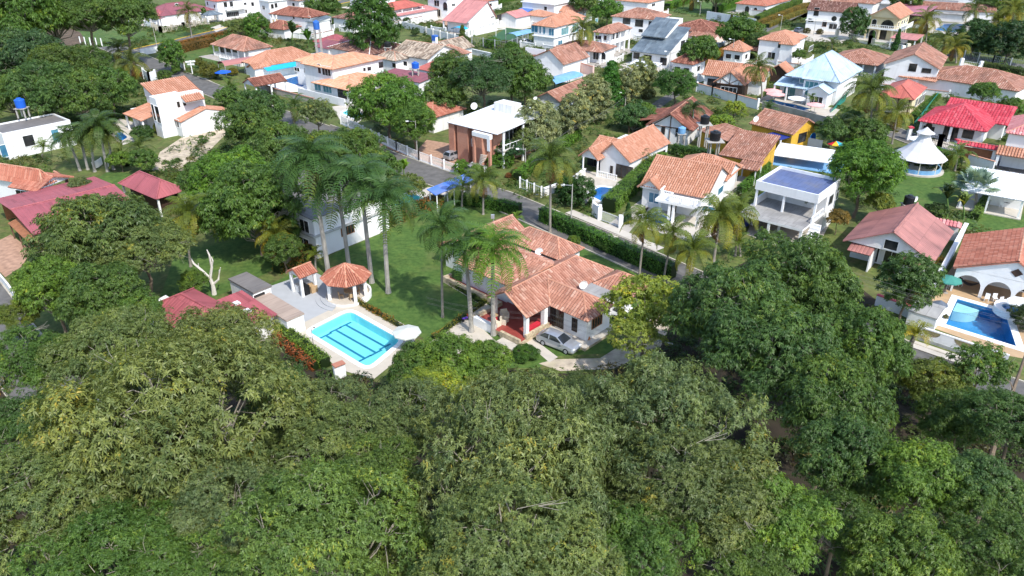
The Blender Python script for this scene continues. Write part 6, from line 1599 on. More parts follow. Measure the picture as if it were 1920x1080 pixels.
h = House('tiled_gable_cottage', 'blue-white cottage with long terracotta gable behind the pale-leaved trees', (1056, 196), 2.9, 1022, 1098, -34, A=7.5, B=14, wall='grey_wall')
h.roof('gable', 'tile_old', 1.9, axis='y', ov=.5); h.body(.5, .5, h.A - .5, h.B - .5, mat='white_wall'); h.win('F', 1031, 193, 1037, 204, frame='dark_wood'); h.done()
dish('dish on the cottage gable behind the white roof', 1003, 184, 4.2)
# brick house
h = House('brick_house', 'red brick house with blazing white flat roof and a spiral stair', (932, 252), 6.2, 825, 1002, -40, A=11, B=14, wall='red_brick')
h.roof('shed', 'sheet_white', .8, 0, 0, h.A, h.B, 6.2, high='y1', style='flat', gmat='none', ov=.5); h.body(1.0, 1.6, h.A - 2.2, h.B - .6, 0, 6.15)
h.W.box(.05, .2, 0, 1.3, 3.4, 6.2, 'red_brick'); h.W.box(1.9, .3, 0, 4.3, 1.7, 6.15, 'red_brick'); h.W.box(5.6, .1, 0, 7.6, 1.7, 6.15, 'red_brick')
h.fy = 1.6; h.win_at('F', 4.95, 3.4, 1.1, 2.2); h.win_at('F', 4.95, .2, 1.1, 2.4); h.box('ledge', 4.3, 1.2, 2.6, 5.6, 1.59, 3.1, 'white_paint'); h.rail([(4.3, 1.2), (5.6, 1.2)], 3.1, .8, gap=.3)
h.rx = h.A - 2.2; h.win_at('R', 6, 3.3, 3, 2.0); h.win_at('R', 9.5, 3.3, 1.6, 2.0); h.box('balcony', h.A - 2.2, 1.8, 2.7, h.A - .2, h.B - 1, 2.95, 'pale_concrete'); h.rail([(h.A - .3, 1.8), (h.A - .3, h.B - 1)], 2.95, .9, gap=.8)
for y in (2, 7, h.B - 1.2): h.col(h.A - .4, y, 0, 6.2, .14)
# stair tower with white arch
sx, sy = h.lp(903, 320, 0)
ar = MB()
ar.box(sx - 1.9, sy, 0.2, sx - 1.5, sy + .4, 5.5, 'red_brick'); ar.box(sx + 1.5, sy, 0.2, sx + 1.9, sy + .4, 5.5, 'red_brick'); ar.box(sx - 1.9, sy - .05, 5.5, sx + 1.9, sy + .6, 6.2, 'white_paint'); ar.box(sx + 1.3, sy - .05, 3.6, sx + 1.9, sy - .005, 5.5, 'white_paint')
ar.build('stair_arch', h.root)
st = MB()
for i in range(14):
    a = -1.9 + i * 0.17; st.bar((sx + .2 * math.cos(a), sy - .4 + .2 * math.sin(a), .2 + i * .2), (sx + 1.3 * math.cos(a), sy - .4 + 1.3 * math.sin(a), .2 + i * .2), .32, 'pale_concrete', .06)
st.build('stair', h.root)
cw = MB(); rows = []
for z in (0.0, 1.3): rows += [(sx + 1.55 * math.cos(a), sy - .4 + 1.55 * math.sin(a), z) for a in [math.pi + math.pi * i / 10 for i in range(11)]]
cw.grid(rows, 11, 2, 'white_paint'); rows = [(x * 1.0, y, z) for x, y, z in rows]; cw.build('curved_wall', h.root)
h.W.box(2.5, 9, 6.6, 6.5, 11.5, 8.2, 'old_white'); h.done()
dish('dish on the left part of the blazing white roof', 888, 198, 7.6, .6)
h = House('hidden_tiled_house', 'red tiled roof half hidden by trees left of the brick house', (812, 222), 3.0, 780, 850, -40, A=9, B=9, wall='old_white'); h.roof('hip', 'tile_red', 1.8); h.body(); h.done()

dish('dish on the flat strip between the rear tile roofs of the tiled house', 1009, 470, 3.6, .5)
dish('dish beside the concrete patch on the tiled house roof', 1092, 532, 3.6, .5)
# ------------------------------------------------------------------ houses on the right
h = House('terracotta_cottage', 'white bungalow with interlocking terracotta gables and a small columned porch', (1182, 306), 2.9, 1092, 1258, -38, near=True)
h.roof('gable', 'tile_orange', 2.5, h.A * .32, 0, h.A, h.B, axis='y', tw=.34, off=.42); h.roof('gable', 'tile_orange', 1.6, 0, 1.5, h.A * .6, 8.5, axis='x', tw=.34)
h.roof('gable', 'tile_orange', 1.6, .2, -1.6, h.A * .45, 6, 2.7, axis='y', tw=.34)
h.body(.4, 2.4, h.A - .4, h.B - .4); h.fy = .45; h.W.box(h.A * .36, .45, 0, h.A - .4, 2.38, 2.9, 'white_wall'); h.rx = h.A - .4
h.win('F', 1155, 312, 1186, 336, frame='dark_wood'); h.win('F', 1144, 311, 1149, 328, frame='dark_wood', mull=0); h.fy = 2.4; h.win('F', 1101, 303, 1125, 329, frame='dark_wood'); h.win('R', 1236, 283, 1246, 302, frame='dark_wood')
for x in (1.0, h.A * .42):
    h.col(x, -1.2, 0, 2.7, .15, sq=False)
h.rail([(h.A * .42, -1.2), (h.A - 1.6, -1.2)], 0, .9, gap=.3); h.col(h.A - .6, h.B - .3, 0, 2.9, .15); h.done()
dish('dish behind the ridge of the interlocking terracotta gables', 1213, 239, 4.8)
h = House('balustraded_house', 'white house with large plain orange tile roof and a white balustraded terrace', (1326, 373), 3.2, 1199, 1388, -32, near=True)
h.roof('gable', 'tile_orange', 3.0, 0, 0, h.A, 11, axis='x', ov=.3, tw=.34); h.body(.35, .5, h.A - .4, h.B - .4); h.roof('gable', 'tile_orange', 1.4, -.2, -.3, 3.4, 5.5, 3.0, axis='y', ov=.3, tw=.34)
h.roof('hip', 'tile_orange', 2.0, 1, 9, h.A, h.B + 1.5, 3.2, tw=.34); h.roof('gable', 'tile_orange', 1.7, h.A - 5, 8.2, h.A + .1, h.B + .5, 3.2, axis='x', ov=.2, tw=.34)
h.fy = .5; h.win('F', 1216, 361, 1236, 381, 'glass_blue', mull=1); h.rx = h.A - .4; h.win('R', 1346, 350, 1355, 363, 'glass_blue', mull=0); h.win('R', 1328, 368, 1337, 384, 'glass_blue', mull=0)
h.box('terrace_slab', 3.6, -2.9, 2.5, h.A + .1, .49, 2.85, 'white_paint'); h.rail([(3.6, .4), (3.7, -1.4), (5.6, -1.5), (5.6, -2.8), (h.A, -2.8), (h.A, .4)], 2.85, .85, gap=.28)
for x, y in ((3.8, -1.2), (5.7, -2.6), (6.3, -2.6), (h.A - .2, -2.6)): h.col(x, y, 0, 2.5, .16)
h.win('F', 1300, 384, 1342, 396, 'glass_blue', mull=2); h.win_at('F', 5.0, .1, 1.2, 2.2, frame='dark_wood', mull=0); h.done()
dish('dish behind the plain orange roof', 1314, 293, 4.6, .5)
h = House('small_tiled_shelter', 'small striped tile shelter between the orange roof and the blue-washed roof', (1419, 321), 2.4, 1388, 1426, -32, A=3.2, B=3.5, cat='shelter'); h.roof('shed', 'tile_old', .5, high='y1', gmat='none')
for x in (.2, 3):
    for y in (.2, 3.2): h.col(x, y, 0, 2.4, .08)
h.done()
# blue-washed flat roof
h = House('blue_washed_house', 'white two-storey house with blue-washed sunken flat roof and stained terrace', (1536, 366), 6.4, 1418, 1577, -40)
h.parapet(0, 0, h.A, h.B, 5.2, 6.4, .18, roofmat='roof_bluewash', zr=6.0); h.body(.1, 4.0, h.A - .1, h.B - .1, 0, 5.15); h.W.box(.1, .1, 2.6, .35, 3.98, 3.9, 'white_wall')
for x in (.25, 4.0, h.A - .25): h.col(x, .25, 0, 5.2, .13)
h.box('terrace_slab', -.3, -3.8, 2.6, h.A, 3.98, 2.9, 'white_wall', 'sheet_concrete'); h.rail([(h.A, -1), (h.A, 3)], 2.9, .8, gap=.4, name='stair_rail')
for x in (-.1, 4.0, h.A - .2): h.col(x, -3.6, 0, 2.6, .15)
mb = MB()
for i in range(8): mb.box(h.A, -3.4 + i * .35, 0, h.A + 1.2, -3.05 + i * .35, .35 * (i + 1), 'white_wall')
mb.build('stair', h.root)
h.rx = h.A - .1; h.win_at('R', 5.6, 3.4, 1.6, 1.4, frame='grey_metal'); h.win_at('R', 8, 3.4, 1.0, 1.2)
for a, b in (((1.6, 1.6), (2.8, 1.5)), ((h.A * .5, .9), (h.A * .66, .9)), ((h.A * .72, 3.6), (h.A * .9, 3.4))): h.box('pipe', a[0], a[1], 5.5, b[0], a[1] + .12, 5.62, 'white_plastic')
h.box('slatted_wall', -.2, -3.0, 0, -.05, 3.9, 2.6, 'navy_canvas')
h.done()
# yellow house
h = House('yellow_house', 'mustard yellow house with mottled tile roofs and a blue arched door', (1382, 272), 2.9, 1352, 1412, -62, A=10, B=6.5, wall='yellow_wall')
h.roof('hip', 'tile_old', 1.5); h.body(); h.win('R', 1381, 281, 1395, 296, frame='dark_wood'); h.win('F', 1362, 260, 1366, 276, frame='dark_wood'); h.win('F', 1371, 271, 1375, 285, frame='dark_wood'); h.done()
h = House('yellow_house', 'taller mustard yellow wing with blue arched door and mossy tile roof', (1487, 253), 3.3, 1404, 1538, -52, wall='yellow_wall')
h.roof('gable', 'tile_old', 2.0, axis='x'); h.body(); h.win('R', 1497, 249, 1511, 266, frame='dark_wood'); h.win('R', 1518, 250, 1528, 271, 'blue_tank', 'azure_canvas', 'door', True)
h.box('awning', h.A * .55, -2.4, 2.7, h.A - .6, .4, 2.8, 'navy_canvas'); h.col(h.A * .57, -2.2, 0, 2.7, .1); h.col(h.A - .8, -2.2, 0, 2.7, .1); h.done()
h = House('tiled_annex', 'mustard annex with orange-striped mossy tile roof behind the blue-washed roof', (1428, 305), 2.9, 1404, 1470, -34, A=7, B=9, wall='yellow_wall', near=True); h.roof('shed', 'tile_old', 2.0, high='y1', gmat='yellow_wall'); h.body(z1=2.8); h.done()
dish('dish on the mossy roof of the yellow house', 1416, 222, 5.0, .55)
h = House('white_shade_canopy', 'white canvas canopy over a pale blue floor behind the blue-washed roof', (1556, 306), 1.5, 1482, 1600, -28, A=9, B=6, cat='canopy'); h.roof('shed', 'sheet_white', .5, style='flat', high='y1', gmat='none')
for x in (.2, h.A - .2):
    for y in (.2, h.B - .2): h.col(x, y, 0, 1.5, .06)
h.box('floor', -.6, -.6, 0, h.A + 2, h.B + 3, .1, 'awning_blue'); h.done()
h = House('half_timbered_house', 'white gabled house with black timbers and mottled maroon roof behind the tanks', (1298, 247), 3.0, 1224, 1360, -28, A=8.5, B=14)
h.roof('gable', 'tile_maroon', 2.6, axis='y', ov=.9); h.body(.9, .9, h.A - .9, h.B - .9); h.win('F', 1267, 241, 1273, 256, frame='dark_wood', mull=0); h.win('F', 1240, 237, 1247, 252, frame='dark_wood', mull=0)
mb = MB(); m = h.A / 2; y = .83
mb.bar((m, y, 0), (m, y, 5.2), .14, 'timber'); mb.bar((.9, y, 3.0), (h.A - .9, y, 3.0), .14, 'timber'); mb.bar((.8, y, 2.9), (m, y, 5.3), .14, 'timber'); mb.bar((h.A - .8, y, 2.9), (m, y, 5.3), .14, 'timber'); mb.build('timber_frame', h.root)
h.roof('shed', 'tile_maroon', 1.2, -4.5, 3, .9, 12, 2.4, high='x1', gmat='none')
for yy in (3.3, 7, 11.6): h.col(-4.2, yy, 0, 2.4, .1, 'timber')
h.done()
water_tank('black water tank on a white platform left of the yellow house', 1321, 232, 5.2, 'black_plastic', 0.75, 1.5, 4.2, True)
water_tank('black water tank on a white pillar near the yellow house corner', 1340, 263, 4.6, 'black_plastic', 0.85, 1.6, 3.6, True)
water_tank('pale blue tank on a yellow stand before the timbered gable', 1278, 250, 3.0, 'awning_blue', 0.65, 1.2, 2.0)
h = House('timber_frame_house', 'orange-roofed house with exposed dark timber gable behind a white wall', (1385, 153), 3.2, 1338, 1450, -30, A=9, B=11)
h.roof('gable', 'tile_orange', 2.6, 0, 2.5, 14, 10, axis='x'); h.body(.5, 3, 13, 9.5); h.roof('gable', 'tile_orange', 2.6, 4.2, -2.5, 11, 7, 3.0, axis='y', ov=.5); h.W.box(4.7, -2, 0, 10.5, 3, 3.0, 'dark_wood')
h.fy = -2.0; mb = MB(); m = 7.6; y = -2.12; mb.face([(4.8, y + .03, 2.9), (10.4, y + .03, 2.9), (m, y + .03, 5.2)], 'white_wall')
for x in (5.6, m, 9.6): mb.bar((x, y, 2.7), (x, y, 5.2 - abs(x - m) * .85), .12, 'timber')
mb.bar((m, y, 3.0), (9.3, y, 4.0), .12, 'timber'); mb.bar((m, y, 3.0), (5.9, y, 4.0), .12, 'timber'); mb.bar((4.6, y, 2.85), (10.6, y, 2.85), .16, 'timber'); mb.build('timber_frame', h.root)
h.win_at('F', m, .5, 3.6, 1.8, frame='white_paint', mull=3); h.fy = 3.0; h.win_at('F', 2.6, .8, 2.6, 1.7, frame='timber', mull=2); h.done()
h = House('ice_blue_mansion', 'white mansion with stacked ice-blue roof planes and teal windows', (1566, 172), 3.4, 1455, 1628, -38, B=15)
h.roof('hip', 'sheet_ice', 4.3, 1.2, 1.2, h.A + .3, h.B + 2.5, 5.0, style='rib', capm='sheet_ice'); h.body(4.0, 2.5, h.A - .4, h.B + 1.8, 0, 5.0); h.roof('shed', 'sheet_ice', .9, -.5, 0, 6.5, 5, 3.0, style='rib', high='y1', gmat='none'); h.W.box(0, 3.0, 0, 3.98, 12, 3.0, 'white_wall')
h.roof('gable', 'sheet_ice', 1.3, h.A - 5.5, -2.0, h.A - .5, 5.5, 3.2, axis='y', style='rib', capm='sheet_ice'); h.W.box(h.A - 5, -1.5, 0, h.A - 1, 2.4, 3.2, 'white_wall'); h.roof('shed', 'sheet_ice', .9, 5.0, .5, 9.5, 4.5, 5.0, style='rib', high='y1'); h.W.box(5.5, 1.0, 0, 9.0, 2.4, 5.0, 'white_wall')
h.fy = 1.0; h.win_at('F', 7.2, 1.6, 2.8, 3.0, 'glass_teal', mull=2); h.fy = 3.0; h.win_at('F', 2.2, .2, 2.6, 2.2, 'glass_teal'); h.fy = 2.5; h.win_at('F', 4.7, 3.6, 1.2, 1.5, 'glass_teal'); h.fy = -1.5; h.win_at('F', h.A - 3, .3, 2.6, 2.0, 'glass_dark', mull=2)
for x in (-.2, 2.5, 6.2): h.col(x, .2, 0, 3.0, .15)
h.done()
h = House('hip_roofed_pavilion', 'open-sided pavilion with mottled tile hip roof behind the ice-blue mansion', (1645, 124), 3.0, 1562, 1687, -38, A=12, B=14, cat='pavilion')
h.roof('hip', 'tile_old', 2.2); h.body(2.5, 3, h.A - 1, h.B - 1, mat='grey_wall')
for i in range(5): h.col(.5 + i * (h.A - 1) / 4, .5, 0, 3, .15)
h.rail([(.5, .5), (h.A - .5, .5), (h.A - .5, h.B - .5)], 0, .9, gap=.5); h.fy = 3; h.win_at('F', 5, .2, 4, 2.3, frame='dark_wood'); h.box('blue_counter', 7, 1.2, 0, 9, 1.8, 1.1, 'azure_canvas'); h.done()
h = House('tiled_villa', 'white two-storey villa with broad pinkish tile gable and dark shutters', (1763, 131), 5.0, 1657, 1801, -32, B=17)
h.roof('gable', 'tile_old', 2.8, axis='y', off=.5); h.body(); h.win('F', 1704, 119, 1719, 134, frame='dark_wood'); h.win('F', 1728, 128, 1746, 137, frame='dark_wood', mull=2)
h.rx = h.A - .45
for i in range(4): h.win_at('R', 2.2 + 3.6 * i, 3.0, 1.0, 1.2); h.win_at('R', 2.2 + 3.6 * i, .8, 1.0, 1.2)
h.done()
h = House('coral_roofed_house', 'cream house with smooth coral hip roof beside the tall coconut palm', (1714, 188), 3.6, 1645, 1753, -36, B=13, wall='cream_wall')
h.roof('hip', 'sheet_coral', 1.9, 0, 0, h.A, h.B, style='rib', capm='sheet_coral'); h.body(1.2, 2.4, h.A - .6, h.B - .6); h.rx = h.A - .6
for px in (1714, 1720, 1727): h.win('R', px + 2, 186 - (px - 1714) * .7, px + 6, 198 - (px - 1714) * .7)
for x in (.4, 4, h.A - .8): h.col(x, .6, 0, 3.6, .12, 'timber')
h.done()
h = House('crimson_roofed_house', 'white house with bright crimson ribbed tile hip roof', (1850, 248), 3.0, 1721, 1884, -40, B=15, near=True)
h.tw = .5; h.roof('hip', 'tile_crimson', 2.8, 0, 0, h.A, 12.5, capm='tile_crimson', tw=.5, tl=.6); h.body(.6, 1.8, h.A - .8, h.B - .6); h.roof('gable', 'tile_crimson', 2.2, 2, 7, h.A + 2, h.B + 3, 3.0, axis='x', capm='tile_crimson', tw=.5, tl=.6); h.W.box(h.A - .78, 8, 0, h.A + 1.4, h.B + 2, 3.0, 'white_wall')
h.fy = 1.8; h.win('F', 1730, 236, 1752, 250, frame='dark_wood', mull=3); h.win('F', 1736, 231, 1748, 240, 'glass_dark', 'dark_wood', arch=True); h.win('F', 1768, 238, 1796, 262, frame='dark_wood', mull=4); h.win('F', 1804, 244, 1826, 260, frame='dark_wood', mull=3)
for x in (.6, h.A * .5, h.A - .5): h.col(x, .5, 0, 3, .2)
h.done()
h = House('low_tiled_house', 'long low white house with mottled tile hip roof right of the gated driveway', (1910, 172), 3.0, 1800, 1975, -46, A=20, B=14); h.roof('hip', 'tile_old', 2.4); h.body(); h.roof('shed', 'tile_orange', .6, -4, -1.5, 4, 2, 2.6, high='y1'); h.W.box(-3.6, -1, 0, .4, 1.8, 2.6, 'white_wall'); h.done()
h = House('rose_roofed_house', 'white two-storey house with rose tile roof at the right edge', (1975, 262), 5.6, 1886, None, -35, B=12); h.roof('hip', 'tile_rose', 1.8); h.body(); h.roof('shed', 'tile_orange', .8, -.5, -2.4, h.A, .4, 2.6, high='y1', gmat='none'); h.col(0, -2.1, 0, 2.6, .2); h.col(h.A - .6, -2.1, 0, 2.6, .2)
h.win('F', 1898, 245, 1903, 251, mull=1); h.win('F', 1911, 248, 1918, 254, mull=1); h.done()
h = House('white_roofed_pavilion', 'open white pavilion with ribbed white roof at the right edge', (1925, 378), 2.8, 1870, 1965, -34, A=8, B=9.5, cat='pavilion'); h.roof('shed', 'sheet_white', .9, style='rib', high='y1', gmat='none')
for x in (.4, 3.6, h.A - .4): h.col(x, .4, 0, 2.8, .12)
h.W.box(3.6, 4, 0, h.A - .3, h.B - .4, 2.9, 'white_wall'); h.box('floor', 0, 0, 0, h.A, h.B, .15, 'pale_concrete'); h.done()
g0 = table_set('dark dining table inside the ribbed white pavilion', 1886, 386, .15, 'dark_wood', R_=.8)
for i in range(2): chair('white plastic chair at the %s end of the table in the ribbed white pavilion' % ('wall', 'drive')[i], g0 + Vector((1.1 * (-1) ** i, -.6, 0)), i * 2.5, 'white_plastic', 'white chairs in the ribbed white pavilion')
def cone_pavilion(label, px, py, R_, z0, z1, posts=8, wall=True, tent=False):
    g = G(px, py); r = thing('cone_pavilion', label, 'pavilion', g)
    mb = MB(); n = 12
    prof = [(R_, z0), (R_ * .62, z0 + (z1 - z0) * .33), (R_ * .3, z0 + (z1 - z0) * .68), (R_ * .16, z1)]
    rows = [(q * math.cos(2 * math.pi * i / n), q * math.sin(2 * math.pi * i / n), z) for q, z in prof for i in range(n)]
    mb.grid(rows, n, 4, 'sheet_white', True); ro = mb.build('roof', r)
    if not tent:
        c = MB(); c.lathe([(R_ * .34, z1 + .15), (R_ * .2, z1 + .45), (.02, z1 + 1.1)], 'sheet_white', 12); c.build('roof_cap', ro)
        f = MB(); f.lathe([(R_ * .98, 0), (R_ * .98, .25), (.01, .26)], 'pale_concrete', 24); f.build('floor', r)
        w = MB(); w.lathe([(R_ * .86, .25), (R_ * .86, .85), (R_ * .8, .85), (R_ * .8, .25)], 'awning_blue', 24); w.build('low_wall', r)
    for i in range(posts):
        a = 2 * math.pi * (i + .5) / posts; q = MB(); q.tube([(R_ * .84 * math.cos(a), R_ * .84 * math.sin(a), .1), (R_ * .84 * math.cos(a), R_ * .84 * math.sin(a), z0 + .2)], .08, 'ivory_paint'); q.build('post', r)
    return r
cone_pavilion('round pavilion with steep white conical roof and blue parapet on a lawn', 1718, 318, 4.1, 2.3, 6.0)
h = House('rose_weathered_house', 'white house with weathered rose sheet gable roof and black-framed front', (1750, 494), 2.9, 1580, 1783, -38, B=11.5)
h.roof('gable', 'sheet_rose', 2.6, axis='y', style='rib', off=.52, ov=.5, capm='sheet_rose'); h.body(.6, 2.6, h.A - .6, h.B - .5); h.fy = 2.6
m = h.A * .52; h.W.face([(.6, 2.58, 2.8), (h.A - .6, 2.58, 2.8), (m, 2.58, 5.2)], 'white_wall')
h.win_at('F', m, .1, 1.7, 2.3, frame='white_paint', mull=1, name='door'); h.win_at('F', m - 1.9, .1, 1.1, 2.3); h.win_at('F', m + 1.6, .4, .8, 1.9); h.fy = .5; h.win_at('F', m, 3.0, 1.6, 1.3); h.fy = 2.6
h.roof('shed', 'sheet_rose', .9, .9, -.9, 3.6, 2.6, 2.3, high='y1', style='rib', gmat='none', name='porch_roof'); h.roof('shed', 'sheet_rose', .9, m + 1.5, -.6, m + 4.4, 2.6, 2.3, high='y1', style='rib', gmat='none', name='porch_roof')
h.W.box(3.45, -.6, 0, 3.6, 2.58, 2.3, 'white_wall'); h.W.box(m + 1.5, -.4, 0, m + 1.65, 2.58, 2.3, 'white_wall'); h.box('air_conditioner', m - 1.9, 2.3, 2.5, m - 1.2, 2.58, 3.0, 'white_plastic'); h.done()
water_tank('black water tank behind the weathered rose ridge', 1703, 383, 3.4, 'black_plastic', .65, 1.3, 1.8)
dish('dish beside the tank behind the weathered rose ridge', 1714, 372, 4.0, .42)
h = House('garden_wall_roof', 'short tiled wall roof between the rose roof and the arched pool house', (1802, 428), 2.2, 1772, 1810, -32, A=4.0, B=1.2, cat='wall roof'); h.roof('shed', 'tile_rose', .3, high='y1', gmat='none'); h.W.box(.2, .9, 0, 3.8, 1.05, 2.2, 'white_wall'); h.done()
# arched pool house at the right edge
h = House('arched_pool_house', 'white pool house with three arches under a coarse red tile gable', (1935, 535), 3.0, 1788, 1990, -34, B=11, near=True)
h.A = max(h.A, 9.5)
h.roof('gable', 'tile_red', 2.3, axis='y', ov=.3, tw=.4, tl=.45, off=.6)
fy = .3; n = 3; cw = (h.A - .6) / n; fr = MB()
for k in range(n):
    x0 = .3 + k * cw; xc = x0 + cw / 2; r_ = cw / 2 - .18; hs = 1.1
    arc = [(xc - r_ * math.cos(math.pi * i / 10), hs + min(1.5, r_) * math.sin(math.pi * i / 10)) for i in range(11)]
    for yy in (fy, fy + .25):
        for i in range(10): fr.face([(arc[i][0], yy, arc[i][1]), (arc[i + 1][0], yy, arc[i + 1][1]), (arc[i + 1][0], yy, 3.0), (arc[i][0], yy, 3.0)], 'white_wall')
        for xa, xb in ((x0, arc[0][0]), (arc[10][0], x0 + cw)): fr.face([(xa, yy, 0), (xb, yy, 0), (xb, yy, 3.0), (xa, yy, 3.0)], 'white_wall')
    for i in range(10): fr.face([(arc[i][0], fy, arc[i][1]), (arc[i + 1][0], fy, arc[i + 1][1]), (arc[i + 1][0], fy + .25, arc[i + 1][1]), (arc[i][0], fy + .25, arc[i][1])], 'white_wall')
    for xx in (arc[0][0], arc[10][0]): fr.face([(xx, fy, 0), (xx, fy + .25, 0), (xx, fy + .25, hs), (xx, fy, hs)], 'white_wall')
fr.build('arcade', h.root)
h.W.box(.3, 4.5, 0, h.A - .3, h.B - .3, 3.0, 'white_wall'); h.W.box(.3, fy + .26, 0, .5, 4.49, 3.0, 'white_wall'); h.fy = 4.5; h.win_at('F', h.A * .25, 1.0, 1.6, 1.2, frame='wood_wall'); h.win_at('F', h.A * .8, .1, 2.0, 2.4)
mb = MB(); q = h.A * .62; mb.face([(q - .6, .26, 3.9), (q, .26, 3.4), (q + .6, .26, 3.9), (q, .26, 4.4)], 'dark_wood'); mb.build('lattice_window', h.root); h.done()
gA = h
for i in range(5): chair('white plastic chair under the middle arch of the pool house, %s in the row' % ('first', 'second', 'third', 'fourth', 'fifth')[i], gA.loc((gA.A * .42 + i * .75, -.2 + .5 * (i % 2), .02)), gA.rz + i * .4, 'white_plastic', 'white chairs under the pool house arches')
def hammock(label, a, b):
    m = (a + b) / 2; t = thing('hammock', label, 'hammock', m); mb = MB(); d = (b - a); d.normalize(); s = Vector((-d.y, d.x, 0)) * .4; rows = []
    for i in range(9):
        f = i / 8; p = a.lerp(b, f) - m; p.z -= .9 * (1 - (2 * f - 1) ** 2); w = .25 + .75 * (1 - (2 * f - 1) ** 2)
        rows += [p - s * w, p + s * w - Vector((0, 0, 0)), ]
    mb.grid(rows, 2, 9, 'dark_metal'); mb.build('cloth', t)
hammock('dark hammock slung under the first arch of the pool house', gA.loc((.6, 1.2, 1.9)), gA.loc((3.2, 1.0, 1.9)))
h = House('pump_shed', 'small concrete-topped white shed at the corner of the tan pool deck', (1757, 600), 1.5, 1727, 1771, -40, A=2.8, B=3.4, cat='shed'); h.body(.05, .05, h.A - .05, h.B - .05, 0, 1.5); h.box('roof', 0, 0, 1.5, h.A, h.B, 1.62, 'sheet_concrete'); h.done()
# top right
h = House('cream_villa', 'cream two-storey villa with arched openings and a white balcony', (1688, 36), 6.4, 1627, 1722, -38, B=16, wall='cream_wall')
h.roof('gable', 'tile_orange', 2.8, axis='y', ov=.7); h.body(.8, 1.6, h.A - .8, h.B - .7); h.box('balcony', 0, 0, 3.0, h.A + 1.0, h.B - 2, 3.3, 'white_paint'); h.rail([(.1, .1), (h.A + .9, .1), (h.A + .9, h.B - 2)], 3.3, .9, gap=.5)
h.fy = 1.6; h.win_at('F', h.A * .62, 3.35, 3.8, 2.4, 'glass_dark', 'cream_wall', arch=True); h.win_at('F', h.A * .2, 3.6, 1.4, 2.0, arch=True); h.win_at('F', h.A * .22, .3, 2.0, 2.2, arch=True); h.win_at('F', h.A * .55, .1, 1.8, 2.6, frame='dark_wood', name='door')
h.rx = h.A - .8
for y in (3, 7, 10, 13): h.win_at('R', y, 3.9, 1.6, 1.3, 'glass_dark'); h.win_at('R', y, .8, 1.4, 1.3)
for x in (.3, h.A * .45, h.A * .85): h.col(x, .3, 0, 6.2 if x < 1 else 3.0, .2, 'cream_wall')
h.done()
h = House('round_window_villa', 'white two-storey villa with dark tile roof and a round window', (1600, 25), 6.0, 1512, 1620, -30, A=14, B=12)
h.roof('gable', 'tile_brown', 2.4, axis='x'); h.body()
h.win('F', 1526, 14, 1536, 30, frame='grey_metal'); h.win('F', 1515, 34, 1526, 42); h.win('F', 1542, 39, 1550, 50, frame='wood_wall'); h.win('F', 1554, 44, 1570, 55); h.box('ledge', .2, .05, 2.9, h.A * .7, .44, 3.1, 'white_paint')
q = h.hit('F', 1564, 35); mb = MB(); mb.face([(q[0] + .8 * math.cos(i * .524), h.fy - .03, q[1] + .8 * math.sin(i * .524)) for i in range(12)], 'glass_dark'); mb.build('round_window', h.root); h.done()
h = House('orange_hip_villa', 'white two-storey villa with several orange tile hips above the ice-blue mansion', (1490, 81), 5.8, 1437, 1535, -34, A=9.5, B=12)
h.roof('hip', 'tile_orange', 1.8); h.body(); h.roof('hip', 'tile_orange', 1.4, h.A - 3.5, -1.5, h.A + .3, 4, 5.5); h.W.box(h.A - 3.1, -1.1, 0, h.A - .1, .5, 5.5, 'white_wall')
h.win('F', 1458, 80, 1473, 91); h.win('F', 1461, 104, 1473, 113); h.win('F', 1439, 97, 1454, 111, 'glass_dark'); h.win('R', 1517, 86, 1524, 95); h.roof('shed', 'tile_orange', .8, -5, 1, .2, 7, 2.8, high='y1', gmat='none'); h.done()
h = House('orange_gable_lean_to', 'small orange gabled outbuilding against the ice-blue mansion', (1476, 137), 2.8, 1453, 1490, -36, A=4.5, B=5, wall='dark_wood', cat='outbuilding'); h.roof('gable', 'tile_orange', 1.6, axis='y'); h.body(); h.done()
h = House('red_tiled_bungalow', 'white bungalow with arched windows and red tile roof at the top edge', (1437, 12), 3.0, 1387, 1490, -40, A=12, B=24); h.roof('hip', 'tile_red', 2.6); h.body(); h.win('F', 1396, 13, 1405, 26, 'glass_dark', arch=True); h.win('F', 1413, 14, 1420, 24, 'glass_dark', arch=True); h.win('F', 1430, 17, 1438, 26, 'glass_dark', arch=True); h.done()
h = House('mauve_roofed_hall', 'long hall with flat mauve roof behind the cream villa', (1730, 30), 3.4, 1690, 1768, -38, A=12, B=22, wall='dark_wood', cat='hall'); h.roof('shed', 'sheet_mauve', .8, style='rib', high='y1'); h.body(); h.done()
h = House('corrugated_shed', 'white corrugated lean-to roof behind the bright blue pool', (1812, 29), 2.4, 1766, 1858, -36, A=13, B=11, cat='shed', wall='white_wall'); h.roof('shed', 'sheet_concrete', 1.2, style='rib', high='y1'); h.body(); h.done()
h = House('long_terracotta_house', 'white house with long terracotta roof behind the corrugated lean-to', (1868, 24), 3.4, 1782, 1880, -26, A=26, B=10); h.roof('gable', 'tile_old', 1.8, axis='x'); h.body(); h.done()
h = House('pink_carport', 'low pink sheet carport behind the grey fence', (1718, 76), 2.6, 1690, 1732, -38, A=7, B=9, cat='carport', wall='old_white'); h.roof('shed', 'sheet_salmon', .4, style='rib', high='y1', gmat='none')
for x in (.3, 6.7):
    for y in (.3, 8.7): h.col(x, y, 0, 2.6, .15)
h.done()
h = House('terracotta_house', 'white house with orange tile roof between trees at the top edge', (1216, 6), 4.6, 1150, 1240, -36, A=14, B=14); h.roof('hip', 'tile_orange', 2.0); h.body(); h.win('R', 1222, 6, 1228, 12); h.done()
